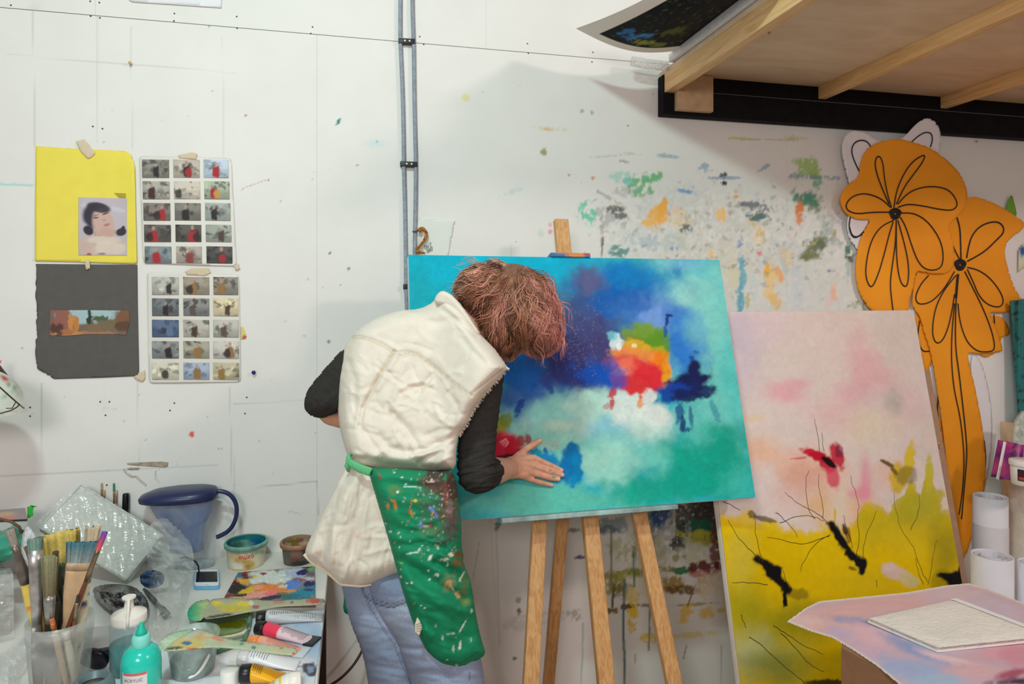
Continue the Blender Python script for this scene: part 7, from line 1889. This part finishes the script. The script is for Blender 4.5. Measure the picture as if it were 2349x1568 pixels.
def crumple(poly, z0, amp, seed, cell=9, sc=34, dmax=9.0, over=()):
    U, V, d, q = lattice(smooth_pts(poly, 2, True), cell)
    n1 = 1 - np.abs(2 * fbm(U / sc, V / (sc * .6), seed, 5) - 1)
    zz = z0 + amp * n1 * np.minimum(1, d / 18) + .004 * (fbm(U / 5, V / 4, seed + 2, 2))
    for (u_, v_, ru_, rv_, h_) in over: zz = zz + h_ * np.exp(-(((U - u_) / ru_) ** 2 + ((V - v_) / rv_) ** 2) ** 2)
    # lay it out on the table through the z0 plane, then lift; dmax keeps it in front of what stands behind
    a = (U - 1174.5) / F; b = (690 - V) / F
    dr = np.array(_fw)[None] + a[:, None] * np.array(_rt)[None] + b[:, None] * np.array([[0, 0, 1.]])
    P = np.array(_C)[None] + dr * np.minimum((zz - CAMZ) / dr[:, 2], dmax - .03 * n1)[:, None]
    return P, q.tolist()
m_film = film_mat('sheet_film', (228, 234, 234), .26, .06, .15, 9)
o = obj('plastic_film', crumple([(330, 1215), (372, 1180), (410, 1210), (440, 1245), (446, 1290), (440, 1330), (425, 1400), (380, 1470), (330, 1450), (348, 1400), (340, 1300)], TZ + .006, .05, 11, dmax=1.845, over=[(345, 1390, 40, 40, .03), (350, 1330, 50, 34, .03)]), m_film, smooth=False); tag(o, 'crumpled clear plastic film heaped between the jug and the bottles', 'plastic film')
o = obj('plastic_film', crumple([(-80, 1505), (10, 1497), (56, 1456), (110, 1405), (170, 1405), (192, 1435), (188, 1480), (180, 1508), (70, 1508), (52, 1530), (40, 1600), (20, 1700), (-80, 1700)], TZ + .004, .05, 12), film_mat('sheet_film_b', (236, 238, 240), .40, .06, .15, 8), smooth=False); tag(o, 'shiny clear plastic film bunched behind the brush jar', 'plastic film')
nx_, nt_ = 60, 30
fdir = Vector((-.439, -.240, 0)); fout = Vector((.48, -.877, 0)).normalized()
prof_ = [(.030, TZ + .004), (.012, TZ + .012), (.007, TZ + .05), (.007, .80), (.006, .836), (-.004, .845), (-.05, .843)]
FP = []
for t in np.linspace(0, len(prof_) - 1.001, nt_):
    k = int(t); o_ = prof_[k][0] * (1 - t % 1) + prof_[k + 1][0] * (t % 1); z_ = prof_[k][1] * (1 - t % 1) + prof_[k + 1][1] * (t % 1)
    for x_ in np.linspace(-.01, 1.0, nx_):
        n_ = float(1 - abs(2 * fbm(np.array([x_ * 14]), np.array([t * 1.6]), 13, 4)[0] - 1))
        p_ = Vector((-.766, -.40, 0)) + fdir * x_ + fout * (o_ + .016 * n_ * (1 if z_ < .842 else .2)); FP.append((p_.x, p_.y, z_ + (.010 * n_ if z_ >= .842 else 0)))
FQ = [[a * nx_ + b, a * nx_ + b + 1, (a + 1) * nx_ + b + 1, (a + 1) * nx_ + b] for a in range(nt_ - 1) for b in range(nx_ - 1)]
o = obj('plastic_film', (FP, FQ), film_mat('sheet_film_c', (206, 206, 202), .5, .1, .15, 9), smooth=False); tag(o, 'grey crinkled plastic film over the wrapped carton', 'plastic film')
# black bag, blue cloth and dark brush under the film
o = obj('black_bag', crumple([(205, 1350), (240, 1338), (300, 1340), (330, 1360), (345, 1390), (330, 1425), (290, 1420), (235, 1390)], TZ + .016, .034, 14, 3, 34), mat('black_bag', (40, 36, 40), .22, vary=.2, vscale=40, bump=.1, coat=.4)); tag(o, 'shiny black plastic bag lying under the clear film', 'bag')
o = obj('blue_cloth', crumple([(318, 1318), (345, 1304), (378, 1314), (376, 1340), (352, 1350), (325, 1346)], TZ + .002, .022, 15, 3, 16, dmax=1.80), mat('blue_cloth', (70, 92, 128), .7, vary=.2, vscale=60)); tag(o, 'crumpled slate blue cloth showing through the clear film', 'cloth')
make_brush('dark grey brush lying under the clear film', T(330, 1350, .012), T(385, 1412, .010), .10, .02, .03, .006, .008, .004, .008, (74, 72, 74), (80, 78, 78), (60, 58, 60), group='brushes under the film', name='dark_brush')
# books, tape and teal bag at the left edge, on a wrapped carton
xr = at(46, 1300, -.36).x
o = obj('wrapped_carton', prism([Vector((-.766, -.40, 0)), Vector((-.929, -.102, 0)), Vector((-1.368, -.342, 0)), Vector((-1.205, -.640, 0))][::-1], TZ + .0005, .836), mat('bubble_wrap', (168, 166, 160), .3, vary=.35, vscale=55, bump=.8, bscale=80, coat=.3), smooth=False); tag(o, 'grey carton in bubble wrap under the book and teal bag', 'carton')
o = obj('grey_book', bbox_bev(-1.25, -.90, -.215, -.10, .836, .8918, .003), mat('grey_cover', (120, 122, 124), .6)); tag(o, 'thick grey book on the carton under the pink covered book', 'book')
bk = thing('sketch_book', 'thick book with a pink and grey cover at the table corner', 'book', atz(10, 1190, .892))
bp = [atz(-120, 1200, .92), atz(62, 1192, .92), atz(58, 1164, .92), atz(-120, 1178, .92)]
V_ = [p for p in bp] + [p - Vector((0, 0, .028)) for p in bp]
P, q, s, t = gridquad(bp[0], bp[1], bp[2], bp[3], 40, 12)
pc = Paint(s * 100, t * 30, (150, 140, 142)); pc.blob(60, 8, 30, 8, (206, 130, 120), .9); pc.blob(75, 18, 10, 5, (206, 170, 130), .8); pc.blob(50, 4, 20, 4, (226, 90, 80), .7)
obj('cover', (P, q), mat('book_cover', vcol=True, rough=.4, vary=.05), bk, col=pc.c)
obj('page_block', (V_, [(0, 1, 5, 4), (1, 2, 6, 5), (2, 3, 7, 6), (3, 0, 4, 7), (7, 6, 5, 4)]), mat('page_edges', (196, 200, 196), .8), bk, smooth=False)
for k in (0, 1): obj('cover_edge', tube([bp[0] - Vector((0, 0, .027 * k)), bp[1] - Vector((0, 0, .027 * k))], .0025, 6), mat('book_black', (40, 36, 38), .5), bk)
o = obj('masking_tape', cat(sheet([(62, 1162), (78, 1160), (75, 1172), (76, 1182), (70, 1186), (62, 1190), (63, 1174)], wallpts(-.135), .001, 3)[:2], sheet([(66, 1160), (70, 1158), (92, 1162), (78, 1163)], wallpts(-.135), .001, 2)[:2]), mat('green_tape', (50, 176, 60), .6)); tag(o, 'torn bit of bright green tape sticking up beside the book', 'tape')
g = inflate(smooth_pts([(-80, 1232), (0, 1222), (40, 1196), (54, 1215), (52, 1255), (30, 1283), (0, 1292), (-80, 1290)], 2, True), 1.655, .05, .025, 26, 4, lambda U, V: .010 * (ridged(U, V, 60, 16, -15, 91) - .4))
o = obj('teal_bag', g[:2], mat('teal_plastic', (70, 176, 146), .35, vary=.15, vscale=14, trans=.2)); tag(o, 'crumpled teal green plastic bag below the book', 'bag')
o = obj('lamp_flex', tube([at(-40, 1188, -.365), at(0, 1190, -.365), at(26, 1196, -.365), at(44, 1208, -.365), at(50, 1222, -.36)], .0035, 8), mat('brown_flex', (96, 66, 44), .5)); tag(o, 'brown flex looping over the book', 'cable')
# ================================================================== pages, prints and fittings on the wall
def wsheet(name, poly, y, m, parent=None, cell=6, smooth_k=0, th=.0006, paint=None, label=None):
    P = smooth_pts(poly, smooth_k, True) if smooth_k else poly
    g = sheet(P, wallpts(y), th, cell)
    col = None
    if paint:
        pc = Paint(g[2], g[3], paint[0])
        for b in paint[1]: pc.blob(*b[:6], ang=(b[6] if len(b) > 6 else 0), rough=(b[7] if len(b) > 7 else .4), soft=(b[8] if len(b) > 8 else .25))
        pc.vary(.03, 8); col = pc.c
    return obj(name, g[:2], m, parent, col=col, label=label)


m_print = mat('matte_print', vcol=True, rough=.65, vary=.02)
curl = lambda base, u0, u1, amt: (lambda U, V: base - amt * np.clip((U - u0) / (u1 - u0), 0, 1) ** 3 - .0012 * np.sin(V / 40.0) * np.sin(U / 50.0) ** 2)
# yellow magazine page
yp = thing('magazine_page', 'bright yellow magazine page with a small portrait photograph', 'page', at(196, 603, -.004))
obj_y = wsheet('page', [(82, 335), (190, 342), (288, 346), (301, 355), (309, 380), (311, 480), (314, 600), (310, 605), (230, 602), (80, 598), (80, 470)], curl(-.004, 240, 314, .006), mat('yellow_paper', (240, 222, 84), .6, vary=.03), yp)
pp_ = [(180, 452), (291, 455), (291, 586), (180, 585)]
Z3 = lambda x, y: (60 + x * .3698, 310 + y * .3698)
bl = []
for (x, y, rx, ry, c, a, an, rg) in ((470, 500, 160, 120, (196, 186, 196), 1, 0, .3), (400, 440, 60, 14, (206, 200, 206), .7, 10, .3), (560, 460, 60, 14, (210, 204, 210), .7, 10, .3), (430, 500, 82, 76, (54, 46, 62), 1, 20, .08), (385, 590, 34, 28, (50, 42, 56), 1, 30, .1), (590, 600, 34, 24, (54, 46, 60), 1, -20, .1), (600, 580, 12, 20, (54, 46, 60), 1, 20, .1),
                                 (470, 690, 150, 66, (206, 184, 176), 1, 0, .1), (380, 690, 50, 60, (204, 180, 170), 1, 20, .1), (490, 620, 50, 24, (196, 160, 150), 1, 0, .05), (478, 540, 66, 92, (206, 172, 160), 1, -16, .05), (500, 600, 46, 26, (202, 166, 154), 1, 0, .05), (432, 512, 18, 5, (70, 54, 62), .9, -10, .05), (492, 486, 20, 5, (70, 54, 62), .9, -16, .05),
                                 (430, 498, 20, 3, (80, 60, 60), .8, -18, .05), (488, 470, 20, 3, (80, 60, 60), .8, -20, .05), (500, 556, 20, 8, (186, 110, 112), .9, -14, .05), (484, 526, 10, 8, (190, 150, 140), .8, 0, .1), (430, 610, 8, 20, (190, 160, 90), .8, 0, .2), (550, 600, 6, 18, (190, 160, 90), .8, 0, .2), (480, 650, 110, 24, (222, 206, 190), .8, 0, .2), (520, 700, 100, 40, (224, 208, 194), .8, 0, .2),
                                 (390, 738, 14, 8, (170, 60, 80), .8, 0, .3), (470, 735, 26, 6, (120, 90, 130), .7, 0, .3), (450, 448, 76, 30, (54, 46, 62), .95, 12, .05)):
    u, v = Z3(x, y); bl.append((u, v, rx * .37, ry * .37, c, a, an, rg, .2))
por = wsheet('portrait_photo', pp_, curl(-.0052, 240, 314, .006), m_print, yp, 1.6, paint=((192, 184, 194), bl), label='small colour portrait photograph')
for k in range(4):
    a, b = (262 + k * 3, 443 + 3 * k), (289, 444.5 + 3 * k)
    obj('caption_line', tube([at(*a, -.0062), at(*b, -.0066)], .0006, 4), mat('caption_ink', (120, 112, 50), .7), yp)
# black page with torn edge and a landscape strip
bpg = thing('black_page', 'dark grey page with torn left edge and a landscape strip', 'page', at(202, 868, -.003))
tl = [(83 + RNG.uniform(-2.5, 2.5), 605 + k * 11) for k in range(24)]
obj_b = wsheet('page', [(90, 605), (200, 606), (315, 607), (316, 700), (319, 850), (316, 862), (225, 866), (124, 869), (110, 860), (86, 846)] + tl[::-1][2:], curl(-.003, 90, 40, .004), mat('charcoal_paper', (92, 88, 84), .75, vary=.06, vscale=40), bpg, 5)
bl = [(u, v, ru, rv, c, 1, an, .7, .25) for (u, v, ru, rv, c, an) in ((205, 722, 70, 18, (170, 196, 200), 0), (140, 735, 26, 30, (150, 96, 84), 20), (130, 755, 16, 14, (90, 56, 50), 0), (162, 742, 6, 22, (206, 140, 70), 0), (174, 745, 6, 20, (196, 130, 60), 0), (205, 738, 6, 24, (40, 60, 50), 0), (245, 745, 30, 14, (120, 104, 80), 0), (280, 730, 18, 20, (130, 88, 60), -20),
                                                                                (285, 750, 18, 12, (96, 66, 50), 0), (230, 730, 18, 6, (80, 96, 70), 0), (180, 766, 50, 6, (190, 140, 90), 0), (225, 764, 40, 5, (170, 120, 90), 0), (215, 752, 24, 8, (130, 106, 80), 0), (155, 760, 14, 8, (176, 110, 70), 0))]
wsheet('landscape_strip', [(114, 711), (200, 711), (296, 712), (297, 740), (290, 768), (250, 766), (200, 766), (150, 770), (114, 769)], -.0048, m_print, bpg, 1.6, paint=((120, 100, 90), bl), label='narrow landscape photograph')
# contact sheets
def contact(label, corners, r1, r5, pal_, seed):
    rg = np.random.default_rng(seed)
    o = thing('contact_sheet', label, 'photo sheet', at(*np.mean(corners, 0), -.004))
    wsheet('sheet', rounded_px(corners), lambda U, V: -.0035 - .0015 * np.sin((U - 320) / 70.0) ** 2, mat('photo_paper', (224, 221, 212), .4, vary=.03), o, 5)
    for r in range(5):
        for c in range(3):
            t = r / 4
            x0 = r1[c][0] * (1 - t) + r5[c][0] * t; x1 = r1[c][1] * (1 - t) + r5[c][1] * t
            y0 = r1[3][0] * (1 - t) + r5[3][0] * t; y1 = r1[3][1] * (1 - t) + r5[3][1] * t
            (u0, v0), (u1, v1) = Z3(x0, y0), Z3(x1, y1)
            bgc, fgc, acc = pal_[r * 3 + c]
            w_, h_ = u1 - u0, v1 - v0; cu, cv = (u0 + u1) / 2, (v0 + v1) / 2
            B = [(cu, v0 + h_ * .25, w_ * .6, h_ * .3, tuple(min(255, x + 34) for x in bgc), .8, 0, .5, .5)]
            for k in range(16): B.append((rg.uniform(u0, u1), rg.uniform(v0, v1), rg.uniform(2, 10), rg.uniform(2, 7), tuple(np.clip(np.array(bgc) * rg.uniform(.3, 1.35), 0, 255)), .75, rg.uniform(-40, 40), .8, .3))
            B.append((cu, v1 - 2, w_ * .6, h_ * .16, tuple(np.clip(np.array(bgc) * .8 + 20, 0, 255)), .7, 0, .3, .3))
            fx = cu + rg.uniform(-.2, .2) * w_; fs = rg.uniform(.7, 1.5)
            if fgc is not None:
                B.append((fx, cv + h_ * .18, w_ * .13 * fs, h_ * .34, fgc, 1, rg.uniform(-8, 8), .55, .2)); B.append((fx, cv - h_ * .22 * fs, w_ * .045 * fs, h_ * .09 * fs, (186, 150, 132), .9, 0, .2, .3))
            if acc is not None: B.append((fx + rg.uniform(-.2, .2) * w_, cv + h_ * .2, w_ * .14, h_ * .26, acc, .9, 0, .4, .2))
            wsheet('photo', [(u0, v0), (u1, v0 + 1), (u1 + .5, v1), (u0 + .5, v1 - .5)], -.0062, m_print, o, 1.7, paint=(bgc, B), th=.0004)
    return o
def rounded_px(P, r=8):
    out = []; n = len(P)
    for i in range(n):
        a, b, c = np.array(P[i - 1], float), np.array(P[i], float), np.array(P[(i + 1) % n], float)
        out += [b + (a - b) / np.linalg.norm(a - b) * r, b + ((a - b) / np.linalg.norm(a - b) + (c - b) / np.linalg.norm(c - b)) * r * .3, b + (c - b) / np.linalg.norm(c - b) * r]
    return out
RED = (170, 40, 48); DK = (44, 36, 38); BR_ = (150, 116, 70)
contact('upper sheet of fifteen street photographs with red jackets', [(319, 357), (531, 362), (543, 611), (328, 603)], [(718, 886), (912, 1076), (1100, 1254), (150, 264)], [(735, 901), (930, 1089), (1118, 1278), (688, 795)],
        [((120, 116, 108), DK, None), ((170, 160, 148), DK, RED), ((176, 190, 206), RED, None), ((156, 150, 140), (64, 40, 40), None), ((190, 180, 166), None, DK), ((150, 160, 140), RED, (206, 150, 60)), ((110, 100, 94), RED, DK), ((110, 106, 100), DK, None), ((150, 156, 150), DK, None), ((80, 74, 72), RED, DK), ((70, 66, 62), RED, DK), ((140, 146, 136), (80, 66, 62), None), ((110, 120, 126), RED, None), ((160, 150, 142), (140, 66, 66), None), ((66, 64, 62), (60, 60, 58), RED)], 3)
contact('lower sheet of fifteen street photographs with brown coats', [(337, 624), (549, 629), (553, 876), (342, 879)], [(780, 946), (974, 1135), (1161, 1314), (878, 990)], [(780, 946), (975, 1135), (1160, 1320), (1408, 1516)],
        [((170, 168, 160), (50, 50, 48), None), ((140, 130, 116), BR_, DK), ((130, 124, 114), BR_, None), ((96, 100, 104), DK, None), ((120, 120, 118), (90, 80, 76), None), ((206, 190, 156), (80, 66, 50), None), ((70, 88, 120), None, (100, 120, 150)), ((170, 166, 156), (76, 58, 44), None), ((176, 172, 164), (96, 82, 66), None), ((120, 124, 126), DK, None), ((150, 146, 130), BR_, None), ((190, 184, 176), BR_, DK), ((196, 190, 172), None, DK), ((150, 164, 186), BR_, None), ((176, 168, 140), BR_, None)], 5)
# bits of tape
m_tape = mat('masking_tape', (226, 208, 178), .7, vary=.06, alpha=.9)
for (lab, poly, y) in (('tan masking tape on the top of the yellow page', [(174, 324), (194, 319), (219, 352), (202, 366), (186, 350)], -.0072), ('pale tape over the top of the upper contact sheet', [(408, 356), (440, 349), (452, 352), (450, 366), (412, 362)], -.0072), ('short clear tape joining the yellow and dark pages', [(194, 598), (205, 596), (207, 616), (197, 619)], -.0085),
                       ('tape joining the two contact sheets', [(424, 622), (440, 615), (478, 614), (484, 626), (470, 632), (428, 630)], -.0072), ('tape corner under the dark page', [(304, 866), (318, 856), (332, 848), (333, 868), (326, 876)], -.005), ('small tape scrap at the bottom corner of the upper contact sheet', [(536, 608), (547, 604), (551, 617), (540, 620)], -.0072)):
    o = wsheet('tape_strip', poly, y, m_tape, None, 4); tag(o, lab, 'tape')
o = wsheet('magazine_corner', [(552, 750), (556, 748), (566, 770), (564, 776), (553, 778)], -.003, m_print, None, 3, paint=((226, 206, 120), [(560, 773, 5, 4, (200, 50, 50), .9)])); tag(o, 'colourful page corner sticking out beside the lower contact sheet', 'paper')
# pins
def pin(label, u, v, c, r=.0045):
    P = at(u, v, 0); o = thing('push_pin', label, 'pin', P)
    R = Matrix.Translation(P) @ Matrix.Rotation(math.pi / 2, 4, 'X')
    obj('pin_head', xf(lathe([(r * .5, .004), (r * .6, .008), (r, .010), (r, .013), (r * .7, .015), (.0005, .0155)], 14), R), mat('pin_' + str(c), c, .3, .2), o)
    obj('pin_shaft', xf(lathe([(.0008, -.003), (.0008, .005)], 8), R), mat('screw_head', (80, 78, 74), .5, .6), o)
pin('blue push pin in the bare wall beside the lower contact sheet', 583, 853, (24, 32, 110), .006)
pin('brass pin in the wall above the yellow page', 301, 147, (206, 180, 110))
# conduits
m_con = mat('grey_conduit', (146, 156, 168), .45, vary=.15, vscale=90, bump=.4, bscale=180)
for lab, pts in (('grey flexible conduit with an extra small clip beside the canvas', [(919, -160), (918, 40), (918, 95), (921, 150), (925, 260), (926, 372), (929, 480), (931, 600), (931, 660), (934, 720), (938, 900)]), ('grey flexible conduit passing behind the nail of the snake ornament', [(944, -160), (946, 30), (949, 95), (950, 200), (952, 300), (954, 376), (953, 480), (951, 580), (952, 700), (955, 880)])):
    S = smooth_pts(pts, 3)
    # ribbed profile
    A = np.array(S); L = np.concatenate([[0], np.cumsum(np.hypot(*np.diff(A, axis=0).T))]); tt = np.arange(0, L[-1], 3.0)
    P = [at(np.interp(t, L, A[:, 0]), np.interp(t, L, A[:, 1]), -.0107) for t in tt]
    o = obj('conduit', tube(P, [.0068 if i % 2 else .0060 for i in range(len(P))], 10), m_con); tag(o, lab, 'conduit', 'grey conduits on the wall')
m_clip = mat('clip_black', (34, 36, 36), .45)
for (lab, u0, u1, v, two) in (('black twin clip holding the conduits at the board joint', 914, 952, 95, True), ('black twin clip holding the conduits at mid height', 918, 957, 376, True), ('small single black conduit clip beside the canvas edge', 925, 934, 657, False)):
    a, b = at(u0, v, -.0098), at(u1, v + (2 if two else 0), -.0098)
    o = thing('conduit_clip', lab, 'clip', (a + b) / 2)
    obj('saddle', bar(a, b, .0196, .016, (0, 0, 1), .002), m_clip, o)
    if two:
        for k in (.38, .66): obj('screw', xf(lathe([(.0036, 0), (.0036, .001), (.002, .0016), (.0005, .0012)], 12), Matrix.Translation(a.lerp(b, k) + Vector((0, -.0098, 0))) @ Matrix.Rotation(math.pi / 2, 4, 'X')), mat('screw_bright', (196, 196, 176), .35, .8), o)
# paper with leaf drawing, hook and snake ornament above the canvas corner
lp = thing('leaf_drawing', 'white paper with a small grey leaf drawing behind the canvas corner', 'drawing', at(990, 590, -.003))
wsheet('paper', [(944, 545), (962, 497), (1044, 506), (1036, 545), (1026, 600), (938, 600)], -.003, mat('drawing_paper', (226, 230, 224), .7, vary=.02), lp)
for L in ([(981, 580), (976, 570), (973, 563), (977, 562), (980, 572)], [(982, 578), (979, 566), (980, 561), (983, 570)], [(983, 578), (982, 566), (986, 556), (989, 555), (988, 564), (984, 574)], [(984, 579), (987, 570), (991, 564), (992, 568), (987, 576)], [(983, 580), (989, 572), (993, 570), (990, 577)]):
    obj('leaf_line', tube([at(u, v, -.0042) for u, v in smooth_pts(L, 2)], .0008, 4), mat('pencil', (130, 146, 136), .7), lp)
sk = thing('snake_ornament', 'bronze snake-shaped ornament hanging on a nail by the conduit', 'ornament', at(965, 580, -.02))
pts = smooth_pts([(960, 530), (964, 526), (970, 524), (976, 530), (979, 535), (976, 546), (970, 556), (962, 566), (956, 573), (957, 578), (965, 579), (976, 580)], 3)
P = [at(u, v, -.022) for u, v in pts]; rr = np.interp(np.linspace(0, 1, len(P)), [0, .1, .2, .3, .9, 1], [.004, .0075, .0065, .0048, .0048, .0015])
g = tube(P, list(rr), 10); A = np.array(g[0]); U_, V_, _ = project(A); pc = Paint(U_, V_, (176, 112, 24))
for i in range(90): pc.blob(RNG.uniform(952, 982), RNG.uniform(522, 584), RNG.uniform(1, 2.4), RNG.uniform(1, 2.4), [(110, 50, 14), (226, 170, 60), (150, 60, 20), (210, 150, 50)][RNG.integers(4)], .85)
obj('snake_body', g, mat('bronze_scales', vcol=True, rough=.35, metal=.3, vary=.2, vscale=300, bump=.6, bscale=400), sk, col=pc.c)
obj('nail', tube([at(946, 531, -.022), at(953, 530, -.022), at(962, 529, -.022)], .002, 8), mat('nail', (90, 96, 92), .4, .7), sk)
# glass lamp shade at the left edge
cS = at(-70, 950, -.22)
ls_ = thing('wall_lamp', 'floral white glass lamp shade on a thin wire frame', 'lamp', cS)
n = 48; v = []; f = []; rows = 18; R0 = (at(57, 945, -.22) - at(-70, 945, -.22)).length
for k in range(rows + 1):
    th = (math.pi / 2) * k / rows
    for i in range(n):
        a = 2 * math.pi * i / n
        v.append((cS.x + R0 * math.cos(th) ** .8 * math.cos(a), cS.y + R0 * .8 * math.cos(th) ** .8 * math.sin(a), cS.z + .115 * math.sin(th)))
for k in range(rows):
    for i in range(n): f.append((k * n + i, k * n + (i + 1) % n, (k + 1) * n + (i + 1) % n, (k + 1) * n + i))
A = np.array(v); U_, V_, _ = project(A); pc = Paint(U_, V_, (220, 226, 216))
for (u, v_, ru, rv, c, an) in ((8, 866, 7, 4, (214, 70, 64), 20), (16, 871, 6, 4, (206, 60, 56), 20), (22, 882, 5, 3, (110, 160, 110), 20), (32, 892, 4, 9, (120, 164, 120), -25), (38, 905, 3, 8, (150, 180, 150), -20), (5, 904, 8, 2, (120, 160, 130), -10), (12, 912, 3, 6, (150, 184, 160), 20), (36, 884, 5, 4, (196, 176, 160), 0)): pc.blob(u, v_, ru, rv, c, .9, an, rough=.4, soft=.3)
obj('glass_bowl', (v, f), mat('milk_glass', vcol=True, rough=.2, vary=.03, trans=.15), ls_, col=pc.c)
m_wire = mat('wire_bronze', (96, 76, 56), .4, .6)
y_ = -.22 - R0 * .8
obj('wire', tube([at(-20, 872, -.36), at(0, 888, -.36), at(22, 908, -.34), at(45, 928, -.30), at(55, 936, -.26)], .0017, 6), m_wire, ls_)
obj('wire', tube([at(-30, 950, -.36), at(0, 948, -.36), at(25, 941, -.34), at(38, 934, -.32), at(45, 927, -.30)], .0017, 6), m_wire, ls_)
obj('wire', tube([at(36, 922, -.33), at(28, 936, -.34), at(14, 936, -.35)], .0013, 6), m_wire, ls_)
obj('wall_arm', tube([Vector((cS.x, cS.y, cS.z + .112)), Vector((cS.x, cS.y * .5, cS.z + .13)), Vector((cS.x, -.002, cS.z + .05))], .006, 8), m_wire, ls_)
# floor cable
o = obj('power_cable', tube([Vector(p) for p in smooth_pts([at(852, 1440, -.03), at(835, 1480, -.06), at(826, 1502, -.08), at(806, 1532, -.10), at(770, 1566, -.12), at(700, 1600, -.12), Vector((-.3, -.12, .2)), Vector((-.32, -.13, .004))], 2)], .004, 8), mat('brown_cable', (52, 34, 24), .5)); tag(o, 'dark brown cable looping down the wall behind the painter', 'cable')
for o in list(bpy.data.objects):
    if '_o' in o: del o['_o']
